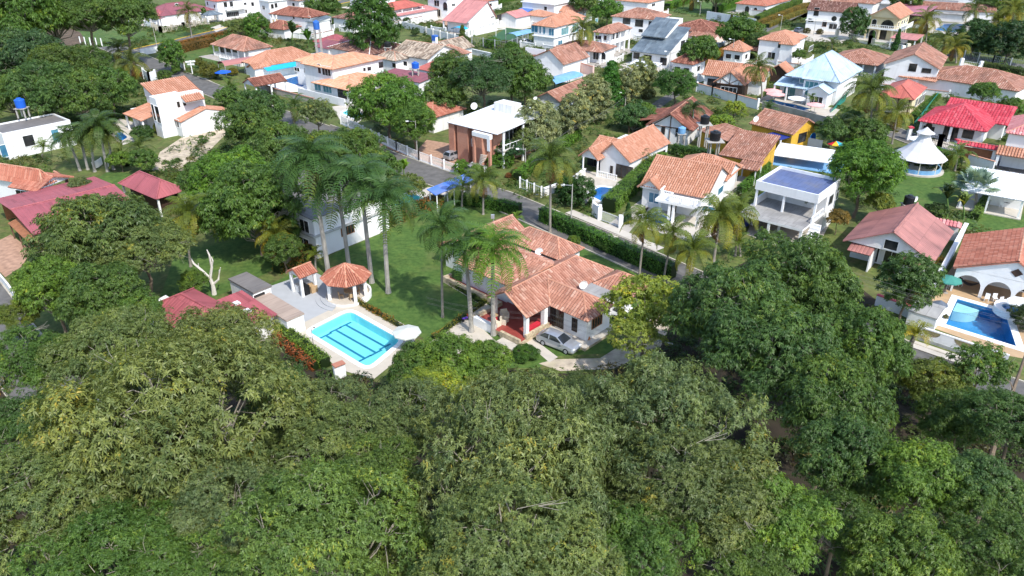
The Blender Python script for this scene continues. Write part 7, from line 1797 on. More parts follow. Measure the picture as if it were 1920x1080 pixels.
h = House('white_block_house', 'plain white two-storey block with a blue awning at the top edge', (1040, 10), 5.5, 985, 1080, -36, A=14, B=12); h.body(); h.roof('slab', 'white_paint', .3); h.win('F', 1020, 12, 1026, 20); h.roof('shed', 'blue_tarp', .6, 0, -3, 5, .4, 3.0, style='flat', high='y1', gmat='none', name='awning'); h.done()
h = House('orange_low_house', 'low house with orange roof and white pergola by the sports court', (1020, 32), 3.0, 990, 1050, -36, A=9, B=8); h.roof('hip', 'tile_orange', 1.4); h.body(); h.done()
h = House('pink_low_house', 'low white house with pink gabled roof behind the white fence', (968, 34), 3.2, 938, 1000, -36, A=8, B=9); h.roof('gable', 'sheet_salmon', 1.5, axis='y', style='rib'); h.body(); h.done()
h = House('brown_tiled_house', 'brown tiled house behind the round window villa', (1640, 8), 4.5, 1590, 1690, -36, A=14, B=12); h.roof('hip', 'tile_old', 2.0); h.body(); h.done()
h = House('white_terrace_house', 'white house with open railings at the top right edge', (1800, 2), 5.0, 1720, 1830, -30, A=26, B=10); h.body(); h.box('balcony', 0, -.6, 2.5, h.A, .4, 2.8, 'white_paint'); h.rail([(0, -.5), (h.A, -.5)], 2.8, 1.0, gap=.8); h.roof('slab', 'old_white', .4); h.done()
h = House('grey_roofed_house', 'grey-roofed cottage behind the white-ridged brown roof', (662, 38), 3.2, 668 - 40, 700, -36, A=10, B=12); h.roof('hip', 'tile_brown', 1.6); h.body(); h.done()
for i, (lab, px, py, mt, a, b) in enumerate((('far white house with red tile roof above the villa row', 560, 2, 'tile_old', 13, 12), ('far pink-roofed house at the top edge left of centre', 700, 2, 'tile_rose', 14, 12), ('far orange-roofed house at the top edge behind the sports court', 1130, -8, 'tile_orange', 14, 13), ('far terracotta house at the top edge right of the lawns', 1560, -14, 'tile_old', 15, 12), ('far brown-roofed house in the top right corner', 1880, -6, 'tile_maroon', 15, 12), ('far red-roofed house left of the bright hedge at the top edge', 905, 4, 'tile_red', 12, 10), ('small far orange house right of the white block at the top', 1075, 24, 'tile_orange', 8, 9), ('far salmon-roofed house between the lawns at the top edge', 1270, -16, 'tile_rose', 14, 12), ('far white house with brown roof left of the striped hedge', 470, -4, 'tile_old', 12, 11), ('far orange-roofed house above the round window villa', 1500, -10, 'tile_orange', 13, 12), ('low tiled house under the trees left of the weathered house', 845, 108, 'tile_old', 8, 8), ('small maroon-roofed house by the far orange hedge', 1300, 122, 'tile_maroon', 6, 8), ('little terracotta lodge by the far street lamp', 1395, 98, 'tile_orange', 6, 6))):
    h = House('far_house', lab, (px, py), 3.2, None, None, -38, A=a, B=b); h.roof('hip', mt, 2.2); h.body(); h.win_at('F', a * .3, 1, 1.6, 1.3); h.win_at('F', a * .7, 1, 1.6, 1.3); h.win_at('R', b * .5, 1, 1.6, 1.3); h.done()
M('bleached', (0.55, 0.52, 0.47), .8, .1, 3)
M('wire_grey', (0.15, 0.15, 0.15), .7, .05)
M('toy_purple', (0.10, 0.04, 0.38), .4, .05)
# ------------------------------------------------------------------ walls, fences and gates
def garden_wall(label, pts, h, mat='white_wall', t=0.2, cap_=None, cat='wall', posts=0, holes=None, group=None):
    P = [Vector(p) for p in pxy(pts)]; o = P[0].copy(); r = thing('garden_wall', label, cat, o, 0, group)
    w, c = MB(), MB()
    for a, b in zip(P, P[1:]):
        a, b = a - o, b - o
        w.bar(a + Vector((0, 0, h / 2)), b + Vector((0, 0, h / 2)), t, mat, h)
        if cap_: c.bar(a + Vector((0, 0, h + .04)), b + Vector((0, 0, h + .04)), t * 2.0, cap_, .09)
        if posts:
            n = max(1, int((b - a).length / posts))
            for i in range(n + 1):
                q = a.lerp(b, i / n); p = MB(); p.box(q.x - .2, q.y - .2, 0, q.x + .2, q.y + .2, h + .35, mat); p.build('post', r)
        if holes:
            n = max(1, int((b - a).length / holes[0])); d = (b - a).normalized(); s = Vector((d.y, -d.x, 0))
            for i in range(n):
                q = a.lerp(b, (i + .5) / n); m = MB()
                for sg in (1, -1):
                    f = q + s * (t / 2 + .015) * sg
                    m.face([f - d * holes[1] + Vector((0, 0, h * .25)), f + d * holes[1] + Vector((0, 0, h * .25)), f + d * holes[1] + Vector((0, 0, h * .75)), f - d * holes[1] + Vector((0, 0, h * .75))], 'grey_wall')
                m.build('niche', r)
    w.build('wall', r)
    if c.f: c.build('coping', r)
    return r
def fence(label, pts, h, mat='white_paint', gap=0.16, post=2.5, base=0.0, pm=None, pw=.12, ph=.15, cat='fence', capm=None, bar=.035):
    P = [Vector(p) for p in pxy(pts)]; o = P[0].copy(); r = thing('fence', label, cat, o)
    pk, rl, bs = MB(), MB(), MB()
    for a, b in zip(P, P[1:]):
        a, b = a - o, b - o; Ln = (b - a).length
        for zz in (base + .12, h - .1): rl.bar(a + Vector((0, 0, zz)), b + Vector((0, 0, zz)), .05, mat, .06)
        n = max(1, int(Ln / gap))
        for i in range(n):
            q = a.lerp(b, (i + .5) / n); pk.bar(q + Vector((0, 0, base)), q + Vector((0, 0, h)), bar, mat)
        if base: bs.bar(a + Vector((0, 0, base / 2)), b + Vector((0, 0, base / 2)), .18, pm or 'white_wall', base)
        m = max(1, int(round(Ln / post)))
        for i in range(m + 1):
            q = a.lerp(b, i / m); p = MB(); p.box(q.x - pw, q.y - pw, 0, q.x + pw, q.y + pw, h + ph, pm or mat)
            if capm: p.box(q.x - pw * 1.4, q.y - pw * 1.4, h + ph, q.x + pw * 1.4, q.y + pw * 1.4, h + ph + .25, capm)
            p.build('post', r)
    k = pk.build('picket', r); k['kind'] = 'stuff'; rl.build('rail', r)
    if bs.f: bs.build('base_wall', r)
fence('long white picket fence along the road by the brick house', [(640, 233), (744, 283), (786, 302), (858, 328)], 1.7, gap=.14, post=3.2, base=.25)
fence('white picket gate with pillars below the round bushes', [(1124, 412), (1163, 427)], 1.5, gap=.18, post=6, pw=.28, ph=.3, cat='gate')
garden_wall('white pillar wall left of the picket gate', [(1112, 402), (1124, 411)], 1.8, t=.35, posts=2)
fence('pale glazed fence panels by the tall coconut palm', [(975, 352), (1015, 370)], 1.6, 'white_paint', gap=.5, post=1.6)
garden_wall('white garden wall left of the cottage terrace', [(1020, 368), (1070, 350), (1096, 330)], 1.2, t=.25, cap_='white_paint')
garden_wall('white wall with a row of dark openings beside the sports court', [(872, 73), (915, 58), (966, 40)], 2.6, holes=(2.2, .5))
garden_wall('grey white street wall below the pink slope house', [(800, 66), (868, 84)], 2.2, 'old_white', posts=4)
garden_wall('low white street wall by the round topiaries', [(868, 98), (930, 112), (985, 122)], 1.4, 'white_wall', cap_='white_paint')
garden_wall('pale wall beside the clipped round tree at the top centre', [(755, 52), (800, 64)], 2.0, 'old_white')
fence('white fence around the sports court', [(885, 86), (950, 96), (990, 80)], 2.6, 'grey_metal', gap=.6, post=4)
garden_wall('white garden wall with arched niches at the far lawn', [(1324, 38), (1372, 46), (1416, 54)], 3.0, holes=(7, .9))
garden_wall('tile-capped wall by the arched blue awning', [(1068, 128), (1112, 143)], 2.2, 'pink_wall', cap_='tile_red', posts=5)
garden_wall('tile-capped gate wall of the timber-frame house', [(1306, 172), (1335, 180), (1380, 194), (1420, 205)], 1.9, 'white_wall', cap_='tile_orange', posts=6)
garden_wall('beige garden wall below the mansion pool', [(1428, 205), (1480, 218), (1560, 240)], 1.8, 'concrete')
fence('white railing fence of the cream villa with stone posts', [(1568, 70), (1630, 84), (1700, 100)], 2.0, gap=.35, post=14, pw=.45, ph=.6, base=.4, pm='ivory_paint')
fence('white arched gate right of the cream villa', [(1690, 106), (1706, 108)], 2.4, gap=.4, post=6, pw=.4, ph=.5, pm='white_paint', cat='gate')
fence('iron fence with pink-capped white pillars before the crimson roof', [(1702, 262), (1760, 278), (1790, 287)], 2.0, 'dark_metal', gap=.3, post=5.2, pw=.32, ph=.2, base=.3, pm='white_wall', capm='tile_crimson')
h = House('gate_roof', 'small crimson tiled roof over a dark entrance gate', (1870, 282), 2.6, 1822, 1880, -36, A=6, B=1.6, cat='gate'); h.tw = .5; h.roof('gable', 'tile_crimson', .5, axis='x', ov=.1); h.col(.3, .8, 0, 2.6, .25); h.col(5.7, .8, 0, 2.6, .25); h.W.box(.56, .75, 0, 5.4, .85, 2.2, 'wood_wall'); h.done()
fence('white arched-top gate at the right edge', [(1882, 302), (1914, 312)], 2.0, gap=.22, post=7, pw=.3, ph=.2, cat='gate')
garden_wall('white garden wall beside the arched-top gate', [(1864, 298), (1882, 303)], 2.0, 'white_wall', cap_='white_paint')
fence('dark iron gate beside the ribbed white pavilion', [(1862, 330), (1886, 338)], 1.6, 'dark_metal', gap=.2, post=6, cat='gate')
garden_wall('tile-topped wall behind the young coconut palm', [(1812, 308), (1860, 322)], 1.7, 'white_wall', cap_='tile_orange')
fence('grey mesh fence along the far right street', [(1806, 112), (1860, 122), (1960, 140)], 2.4, 'grey_metal', gap=.45, post=5)
fence('double white gate at the head of the beige driveway', [(1800, 128), (1836, 134)], 2.0, gap=.4, post=5.5, pw=.35, ph=.5, cat='gate')
garden_wall('white wall beside the beige driveway', [(1836, 134), (1806, 152)], 1.6)
fence('ornate stone fence around the pink kiosk garden', [(262, 40), (302, 62), (345, 54), (386, 46)], 1.5, 'kerb_stone', gap=.7, post=5, pw=.4, ph=.5, base=.5, pm='kerb_stone', bar=.2)
garden_wall('white boom wall at the yellow-kerbed road corner', [(264, 104), (296, 98)], 1.6, 'white_wall')
garden_wall('white gate posts of the modern house drive', [(272, 150), (282, 158), (294, 154)], 2.6, 'white_wall', t=.3, posts=3)
garden_wall('white arched gate wall by the clipped round tree', [(333, 118), (348, 136)], 2.4, 'white_wall', cap_='tile_old')
garden_wall('white garden wall along the left edge of the tan pool deck', [(1741, 560), (1766, 515), (1806, 440)], 1.6, 'white_wall', cap_='white_paint', t=.25)
garden_wall('red tile-capped low wall joining the pump shed', [(1640, 572), (1690, 590), (1730, 608)], 1.3, 'white_wall', cap_='tile_crimson', t=.22)
garden_wall('pink-roofed little gate wall at the pool hedge end', [(628, 712), (648, 704)], 1.5, 'white_wall', cap_='tile_red', t=.35)
garden_wall('white boundary wall at the left road', [(-20, 500), (20, 548), (36, 572)], 1.1, 'old_white')
garden_wall('brown retaining wall of the brick terrace by the brown shed', [(470, 160), (520, 178), (590, 196)], 1.3, 'concrete', cap_='tile_old')
garden_wall('white yard wall before the peach roofed house', [(560, 178), (600, 188), (648, 200)], 1.6, 'white_wall')
garden_wall('white wall behind the white canvas canopy', [(1480, 268), (1540, 280)], 1.6, 'white_wall')
garden_wall('grey street wall at the top centre left', [(655, 28), (700, 40)], 1.2, 'old_white')
garden_wall('white kerb wall by the street under the peach roofs', [(620, 238), (690, 262)], .5, 'kerb_stone')
# half-moon wall of the pool at right
P0, P1 = G(1716, 634), G(1884, 690)
r = thing('pool_wall', 'white wall with half-moon slatted openings in front of the deep blue pool', 'wall', P0)
d = (P1 - P0); Ln = d.length; d.normalize(); s = Vector((d.y, -d.x, 0)); H_ = 1.45
w = MB(); b_ = MB()
cs = [1.3, 4.2, 7.0]; R_ = .82; cur = 0.0
def vv(x, z, off): return d * x + s * off + Vector((0, 0, z))
for off in (.11, -.11):
    x_ = 0.0
    for c in cs:
        w.face([vv(x_, .35, off), vv(c - R_, .35, off), vv(c - R_, H_, off), vv(x_, H_, off)], 'white_wall')
        arc = [(c - R_ * math.cos(math.pi * i / 10), H_ - .12 - R_ * .72 * math.sin(math.pi * i / 10)) for i in range(11)]
        for i in range(10): w.face([vv(arc[i][0], .35, off), vv(arc[i + 1][0], .35, off), vv(arc[i + 1][0], arc[i + 1][1], off), vv(arc[i][0], arc[i][1], off)], 'white_wall')
        x_ = c + R_
    w.face([vv(x_, .35, off), vv(Ln, .35, off), vv(Ln, H_, off), vv(x_, H_, off)], 'white_wall')
w.bar(vv(0, H_ - .02, 0), vv(Ln, H_ - .02, 0), .24, 'white_wall', .12); w.bar(vv(0, .17, 0), vv(Ln, .17, 0), .3, 'grey_wall', .36); w.build('wall', r)
for c in cs:
    for k in range(5):
        q = MB(); z = H_ - .18 - k * .13; hw = R_ * math.sqrt(max(0, 1 - (k * .13 / (R_ * .74)) ** 2)); q.bar(vv(c - hw, z, 0), vv(c + hw, z, 0), .05, 'bench_wood', .06); q.build('slat', r)
sheet('pavement', [(1716, 640), (1884, 697), (1880, 712), (1708, 652)], 'pale_concrete', 0.1)
# hot tub beside the pool at right
g = G(1898, 588); r = thing('hot_tub', 'raised round white hot tub at the corner of the deep blue pool', 'hot tub', g)
q = MB(); q.lathe([(1.9, 0), (1.9, .75), (1.2, .75), (1.2, .2), (.01, .2)], 'white_paint', 28); q.build('basin', r); q = MB(); q.lathe([(1.2, .55), (.01, .55)], 'deep_water', 24); q.build('water', r); q = MB(); q.lathe([(1.18, .21), (1.0, .24), (.01, .24)], 'pool_tile_blue', 24); q.build('tub_floor', r)

# ------------------------------------------------------------------ parasols, furniture, toys
def parasol(label, px, py, z, mat, R_=1.3, hgt=2.3, n=8, mats=None, tilt=0):
    g = G(px, py, z + hgt); r = thing('parasol', label, 'parasol', (g.x, g.y, z)); m = MB()
    for i in range(n):
        a, b = 2 * math.pi * i / n, 2 * math.pi * (i + 1) / n; mt = mats[i % len(mats)] if mats else mat
        A_, B_ = (R_ * math.cos(a), R_ * math.sin(a), hgt - .45), (R_ * math.cos(b), R_ * math.sin(b), hgt - .45)
        m.face([A_, B_, (0, 0, hgt)], mt); m.face([A_, (A_[0], A_[1], A_[2] - .12), (B_[0], B_[1], B_[2] - .12), B_], mt)
    cn = m.build('canopy', r); cn.rotation_euler = (tilt, 0, 0)
    p = MB(); p.tube([(0, 0, 0), (0, 0, hgt)], .03, 'grey_metal'); p.build('pole', r); b = MB(); b.lathe([(.3, 0), (.28, .08), (.01, .1)], 'concrete', 10); b.build('base', r)
parasol('large off-white parasol at the corner of the turquoise pool', 762, 615, 0, 'pale_cloth', 1.45, 2.4)
parasol('dark green parasol over chairs on the tan deck', 1782, 517, 0, 'green_cloth', 1.35, 2.2)
parasol('white parasol at the right edge by the hot tub', 1922, 562, 0, 'white_cloth', 1.6, 2.3)
parasol('low grey parasol beside the pump shed', 1765, 563, 0, 'car_dark', .8, 1.2)
parasol('pink parasol at the mansion terrace corner', 1450, 166, 0, 'pink_cloth', 2.0, 2.4)
parasol('second pink parasol nearer the mansion pool', 1455, 172, 0, 'pink_cloth', 2.0, 2.4)
parasol('third pink parasol at the far end of the mansion pool', 1530, 192, 0, 'pink_cloth', 1.8, 2.4)
parasol('white parasol at the middle of the mansion terrace', 1495, 180, 0, 'white_cloth', 1.9, 2.3)
parasol('rainbow parasol beside the yellow house', 1568, 264, 0, 'red_paint', 1.5, 2.2, mats=['red_paint', 'yellow_paint', 'azure_canvas', 'green_cloth'])
parasol('small white parasol tent before the crimson-roofed house', 1727, 256, 0, 'white_cloth', 1.9, 3.0)
parasol('green and white parasol behind the hip-roofed pavilion', 1741, 84, 0, 'green_cloth', 1.6, 2.3, mats=['green_cloth', 'white_cloth'])
parasol('blue parasol beside the arched pink canopy', 417, 131, 0, 'blue_tank', 2.0, 2.3)
g0 = table_set('white table under the dark green parasol', 1782, 536, .02, 'white_plastic')
for i in range(3): chair(('white chair right of the table under the dark green parasol', 'grey chair left of the table under the dark green parasol', 'grey chair nearest the white garden wall under the green parasol')[i], g0 + Vector((math.cos(i * 2.1) * 1.0, math.sin(i * 2.1) * 1.0, 0)), i * 2.1 - 1.57, ('white_plastic', 'grey_metal', 'grey_metal')[i], 'chairs around the parasol table')
pp = lambda px, py: G(px, py, .5)
def armchair(label, p, rz, mat):
    t = thing('armchair', label, 'armchair', p, rz); q = MB(); q.box(-.35, -.3, .15, .35, .35, .42, mat); q.build('seat', t); q = MB(); q.box(-.35, .25, .42, .35, .4, .85, mat); q.build('backrest', t)
    for sx in (-.42, .36): q = MB(); q.box(sx, -.3, 0, sx + .08, .35, .6, mat); q.build('armrest', t)
armchair('cream armchair at the front of the red porch floor', pp(931, 610), 2.4, 'ivory_paint'); armchair('cream armchair near the low wall of the red porch', pp(946, 606), 1.2, 'ivory_paint'); armchair('tall cream lounge chair in the middle of the red porch', pp(946, 595), 0.3, 'ivory_paint')
t = thing('porch_table', 'red porch table with a round straw-coloured top', 'table', pp(927, 602)); q = MB(); q.lathe([(.42, .72), (.42, .78), (.01, .78)], 'bench_wood', 12); q.build('tabletop', t); q = MB(); q.lathe([(.36, 0), (.3, .72)], 'red_paint', 10); q.build('pedestal', t)
t = thing('toy_tricycle', 'purple toy tricycle on the pale path by the palm', 'toy', G(872, 601, .03), .5); q = MB(); q.bar((-.3, 0, .28), (.3, 0, .32), .18, 'toy_purple', .14); q.build('frame', t); q = MB(); q.bar((.28, 0, .3), (.34, 0, .62), .05, 'red_paint'); q.bar((.34, -.2, .6), (.34, .2, .6), .05, 'red_paint'); q.build('handlebar', t)

for x, y in ((.34, 0), (-.3, .18), (-.3, -.18)): q = MB(); q.tube([(x, y - .04, .16), (x, y + .04, .16)], .16, 'rubber', 10); q.build('wheel', t)
t = thing('flower_pot', 'terracotta pot at the plinth corner beside the silver sedan', 'flower pot', G(1101, 640)); q = MB(); q.lathe([(.2, 0), (.32, .35), (.24, .6), (.28, .66), (.01, .62)], 'terracotta_pot', 12); q.build('pot', t)
t = thing('pool_shower', 'thin dark shower pole at the corner of the turquoise pool', 'shower', G(588, 649)); q = MB(); q.tube([(0, 0, 0), (0, 0, 2.1), (.3, .1, 2.2)], .03, 'dark_metal'); q.build('pole', t); q = MB(); q.lathe([(.1, 0), (.02, .08)], 'dark_metal', 8, (.3, .1, 2.1)); q.build('shower_head', t)
for i, (a, b_, lab) in enumerate((((176, 322), (194, 312), 'white cloth hung between the palm trunks, longer one'), ((202, 322), (208, 306), 'white cloth hung between the palm trunks, narrow one'))):
    A_, B_ = G(*a), G(*b_); t = thing('hanging_cloth', lab, 'cloth', A_); q = MB(); v = B_ - A_; q.grid([Vector((v.x * f, v.y * f, z + .15 * (2 * f - 1) ** 2)) for z in (.3, 1.5) for f in (0, .25, .5, .75, 1)], 5, 2, 'white_cloth'); q.build('cloth', t)
t = thing('shade_net', 'teal shade net stretched beside the mansion terrace', 'net', G(1560, 212)); A_, B_ = G(1556, 212) - G(1560, 212), G(1584, 190) - G(1560, 212); q = MB(); q.face([A_, B_, B_ + Vector((1, 1, 2.4)), A_ + Vector((1.5, 1, 1.8))], 'teal_net'); q.build('net', t)
t = thing('shade_net', 'long teal net along the crimson-roofed house garden', 'net', G(1712, 240)); A_, B_ = Vector((0, 0, 0)), G(1758, 182) - G(1712, 240); q = MB(); q.face([A_, B_, B_ + Vector((0, 0, 1.2)), A_ + Vector((0, 0, 1.2))], 'teal_net'); q.build('net', t)
for i, (px, lab) in enumerate(((152, 'first white post by the dirt track'), (161, 'second white post by the dirt track'), (171, 'third white post by the dirt track'), (182, 'fourth white post by the dirt track'), (192, 'fifth white post, farthest from the dirt track'))):
    t = thing('post', lab, 'post', G(px, 84 + i * .8), 0, 'white posts on the park grass'); q = MB(); q.tube([(0, 0, 0), (0, 0, 2.3)], .16, 'white_paint'); q.build('shaft', t)
t = thing('goal', 'small white goal frame on the sports court', 'goal', G(930, 68)); q = MB()
for a, b_ in (((0, 0, 0), (0, 0, 2)), ((0, 0, 2), (3, 1, 2)), ((3, 1, 2), (3, 1, 0))): q.bar(a, b_, .12, 'white_paint')
q.build('frame', t)
t = thing('signpost', 'white signpost with crossed arms beside the lawn corner', 'sign', G(361, 138)); q = MB(); q.tube([(0, 0, 0), (0, 0, 3.2)], .12, 'white_paint'); q.build('pole', t); q = MB(); q.bar((-1.2, 0, 2.8), (1.2, 0, 3.0), .1, 'white_paint', .4); q.build('sign_arm', t); q = MB(); q.bar((-1.0, .3, 2.2), (1.0, -.3, 2.3), .1, 'white_paint', .4); q.build('sign_arm', t)
t = thing('flood_light', 'small flood light on a thin pole on the lawn', 'lamp', G(926, 462)); q = MB(); q.tube([(0, 0, 0), (0, 0, 4.0)], .05, 'grey_metal'); q.build('pole', t); q = MB(); q.box(-.32, -.15, 3.9, .12, .15, 4.4, 'grey_metal'); q.build('lamp_head', t)
# dead tree on the left lawn
t = thing('dead_tree', 'bare bleached dead tree behind the pump house', 'tree', G(402, 552)); q = MB()
q.tube([(0, 0, 0), (.05, 0, 1.2), (-.1, 0, 2.0)], [.3, .22, .2], 'bleached', 7); q.build('trunk', t)
for P_, R_ in (([(-.1, 0, 2.0), (-.9, .1, 3.0), (-1.6, 0, 3.9), (-1.8, .1, 4.5)], [.18, .15, .12, .06]), ([(-.1, 0, 2.0), (.3, .1, 3.4), (.35, 0, 4.9), (.2, 0, 5.6)], [.17, .14, .11, .05]), ([(.3, .1, 3.4), (.6, 0, 4.2), (.5, .1, 4.7)], [.1, .08, .05]), ([(0, 0, 1.2), (.8, 0, 1.9), (1.1, .1, 3.0), (1.3, 0, 3.4)], [.16, .12, .1, .05]), ([(-.9, .1, 3.0), (-1.3, .3, 3.2), (-1.2, .3, 3.8)], [.1, .07, .04])):
    q = MB(); q.tube(P_, R_, 'bleached', 6); q.build('limb', t)
# leaning bare trunk at the right edge
t = thing('bare_tree', 'leaning bare grey trunk with thin dead branches at the right edge', 'tree', G(1845, 905)); q = MB(); A_ = Vector((0, 0, 0)); top = G(1925, 660, 9) - G(1845, 905); q.tube([A_, top * .4 + Vector((-.2, 0, 0)), top], [.22, .17, .1], 'brown_bark', 7); q.build('trunk', t)
for f, dv in ((.45, (2.2, .4, -.2)), (.6, (1.5, -.4, .8)), (.7, (-.8, .3, 1.0)), (.3, (1.8, .3, -.3))):
    q = MB(); p = top * f; q.tube([p, p + Vector(dv) * .5 + Vector((0, 0, .2)), p + Vector(dv)], [.06, .045, .02], 'brown_bark', 5); q.build('limb', t)

# ------------------------------------------------------------------ street lamps and utility poles
def lamp(label, base, top, arm=(1.2, -.6), group='street lamps'):
    g = G(*base); hgt = max(3, height_at(g, top)); t = thing('street_lamp', label, 'street lamp', g, 0, group)
    q = MB(); q.tube([(0, 0, 0), (0, 0, hgt)], [.10, .06], 'pole_concrete', 8); q.build('pole', t); q = MB(); q.tube([(0, 0, hgt - .2), (-arm[0], arm[1], hgt + .1)], .04, 'grey_metal', 5); q.build('arm', t); q = MB(); q.box(-arm[0] - .35, arm[1] - .16, hgt, -arm[0] + .15, arm[1] + .16, hgt + .18, 'white_paint'); q.build('lamp_head', t)
lamp('street lamp by the white picket fence', (783, 298), 226); lamp('street lamp on the verge left of the tall coconut palm', (985, 318), 278); lamp('street lamp by the round bushes in front of the tiled house', (1070, 432), 345); lamp('street lamp on the park strip beside the pale-leaved trees', (1172, 200), 178)
lamp('street lamp behind the timber-frame house', (1371, 118), 73); lamp('street lamp at the far orange hedge', (1463, 56), 28); lamp('tall street lamp at the yellow-kerbed road corner', (296, 95), 30); lamp('street lamp on the far lawn road', (1312, 28), 2); lamp('street lamp by the slate-roofed house', (1252, 152), 96); lamp('street lamp before the round window villa', (1525, 66), 36)
M_ = thing('utility_pole', 'black utility pole with crossarm leaning over the driveway', 'utility pole', G(1222, 690)); hp = height_at(G(1222, 690), 640); q = MB(); q.tube([(0, 0, 0), (.9, 0, hp)], [.13, .09], 'dark_metal', 7); q.build('pole', M_); q = MB(); q.bar((.2, .3, hp - .1), (1.7, -.3, hp - .1), .1, 'grey_metal'); q.build('crossarm', M_)
def wires(label, pts, n, gap=.28, sag=.5):
    P = [G(*p) for p in pts]; t = thing('power_line', label, 'cable', P[0], 0, 'overhead cables')
    for k in range(n):
        for a, b in zip(P, P[1:]):
            q = MB(); a_, b2 = a - P[0], b - P[0]; dz = Vector((0, 0, k * gap - .5)); d_ = (b2 - a_).normalized(); s_ = Vector((-d_.y, d_.x, 0)) * (k % 2) * .25
            q.tube([a_.lerp(b2, f) + dz + s_ - Vector((0, 0, sag * (1 - (2 * f - 1) ** 2))) for f in (0, .2, .4, .6, .8, 1)], .008, 'wire_grey', 3, False); q.build('cable', t)
wires('bundle of overhead cables crossing in front of the tiled house', [(1235, 640, 6.5), (1030, 590, 6.0), (800, 560, 6.5)], 4)
wires('overhead cables along the park strip to the pale-leaved trees', [(985, 285, 6.5), (1080, 235, 6.5), (1172, 182, 6.5)], 3)
wires('overhead cables crossing the deep blue pool', [(1540, 498, 6.8), (1960, 612, 6.8)], 4)
# ------------------------------------------------------------------ cars
def car(label, px, py, rz, paint='car_silver', hatch=False, group='parked cars', z=0.0):
    g = G(px, py, z); r = thing('parked_car', label, 'car', g, rz, group)
    L_, W_ = (3.9, .84) if hatch else (4.55, .88)
    xs = [-.5, -.47, -.40, -.25, 0, .2, .34, .44, .49, .5]
    zl = [.38, .25, .2, .18, .18, .18, .18, .2, .26, .36]
    zh = ([.9, .98, 1.0, .98, .94, .93, .88, .80, .68, .6] if hatch else [.78, .94, .98, .97, .94, .93, .87, .78, .66, .58])
    wd = [.86, .95, .99, 1, 1, 1, .99, .95, .88, .8]
    bd = MB(); rows = []
    for x, a, b, k in zip(xs, zl, zh, wd):
        w = W_ * k; m = a + (b - a) * .55; rows += [(x * L_, -w * .92, a), (x * L_, -w, a + .12), (x * L_, -w, m), (x * L_, -w * .9, b), (x * L_, 0, b + .03), (x * L_, w * .9, b), (x * L_, w, m), (x * L_, w, a + .12), (x * L_, w * .92, a)]
    bd.grid(rows, 9, len(xs), paint); bd.face(rows[:9], paint); bd.face(rows[-9:][::-1], paint)
    # roof panel and pillars
    xr = (-.30, .04) if not hatch else (-.38, .04); zt = 1.44
    P = [(-.44 if not hatch else -.49, .93), xr, (.22, .92)]
    a0, a1, b0, b1 = (P[0][0] * L_, P[2][0] * L_, xr[0] * L_, xr[1] * L_)
    wt, wb = W_ * .72, W_ * .9
    rf = MB(); rows = []
    for x, zz in ((b0 - .06, zt - .03), (b0 + .25, zt + .01), ((b0 + b1) / 2, zt + .03), (b1 - .2, zt), (b1 + .05, zt - .05)): rows += [(x, -wt, zz - .03), (x, -wt * .6, zz + .01), (x, 0, zz + .02), (x, wt * .6, zz + .01), (x, wt, zz - .03)]
    rf.grid(rows, 5, 5, paint); 
    for sg in (1, -1):
        for (xa, za, xb, zb) in ((a0, .95, b0, zt - .05), (a1, .94, b1, zt - .05), ((b0 + b1) / 2 - .1, .96, (b0 + b1) / 2 - .1, zt - .04)): rf.bar((xa, sg * wb, za), (xb, sg * wt, zb), .09, paint)
    rf.build('roof', r)
    bd.build('body', r)
    def glass(nm, pts): q = MB(); q.face(pts, 'car_glass'); q.build(nm, r)
    glass('windscreen', [(a1, -wb * .92, .95), (a1, wb * .92, .95), (b1 + .03, wt * .95, zt - .06), (b1 + .03, -wt * .95, zt - .06)])
    glass('rear_window', [(a0, wb * .92, .97), (a0, -wb * .92, .97), (b0 - .04, -wt * .95, zt - .06), (b0 - .04, wt * .95, zt - .06)])
    for sg in (1, -1): glass('side_window', [(a0 + .25, sg * wb * .985, .98), (a1 - .2, sg * wb * .985, .96), (b1 - .02, sg * wt * 1.01, zt - .07), (b0 + .1, sg * wt * 1.01, zt - .07)])
    for x in (-.29 * L_, .31 * L_):
        for sg in (1, -1):
            q = MB(); q.tube([(x, sg * (W_ - .2), .32), (x, sg * (W_ + .01), .32)], .32, 'rubber', 14); wl = q.build('wheel', r); q = MB(); q.tube([(x, sg * (W_ - .1), .32), (x, sg * (W_ + .025), .32)], .2, 'grey_metal', 10); q.build('rim', wl)
    for sg in (1, -1):
        q = MB(); q.box(L_ * .465, sg * W_ * .66 - .16, .6, L_ * .494, sg * W_ * .66 + .16, .72, 'white_plastic'); q.build('headlight', r); q = MB(); q.box(-L_ * .492, sg * W_ * .66 - .14, .72, -L_ * .478, sg * W_ * .66 + .14, .88, 'red_paint'); q.build('tail_light', r)
        q = MB(); q.box(a1 - .2, sg * (W_ + .08) - .08, .95, a1 - .02, sg * (W_ + .08) + .08, 1.08, paint); q.build('mirror', r)
    q = MB(); q.box(L_ * .488, -.3, .4, L_ * .503, .3, .52, 'dark_metal'); q.build('grille', r)
    return r
car('silver sedan parked on the grass beside the tiled house', 1047, 649, math.radians(-37))
car('silver hatchback parked before the brick house', 852, 297, math.radians(48), 'car_silver', True)
car('pale car half hidden behind the bright bush under the spiral stair', 890, 322, math.radians(48), 'car_silver', True)
car('white car under the tiled carport behind the yellow-green tree', 1158, 588, math.radians(-43), 'car_white')
car('white car nose showing beside the yellow-green tree', 1178, 602, math.radians(-43), 'car_white', True)
car('pale car beside the black tanks and the yellow house', 1346, 262, math.radians(50), 'car_silver')
car('white car under the pale blue arched canopy', 986, 82, math.radians(50), 'car_white')
car('dark car before the round window villa', 1498, 60, math.radians(45), 'car_dark')

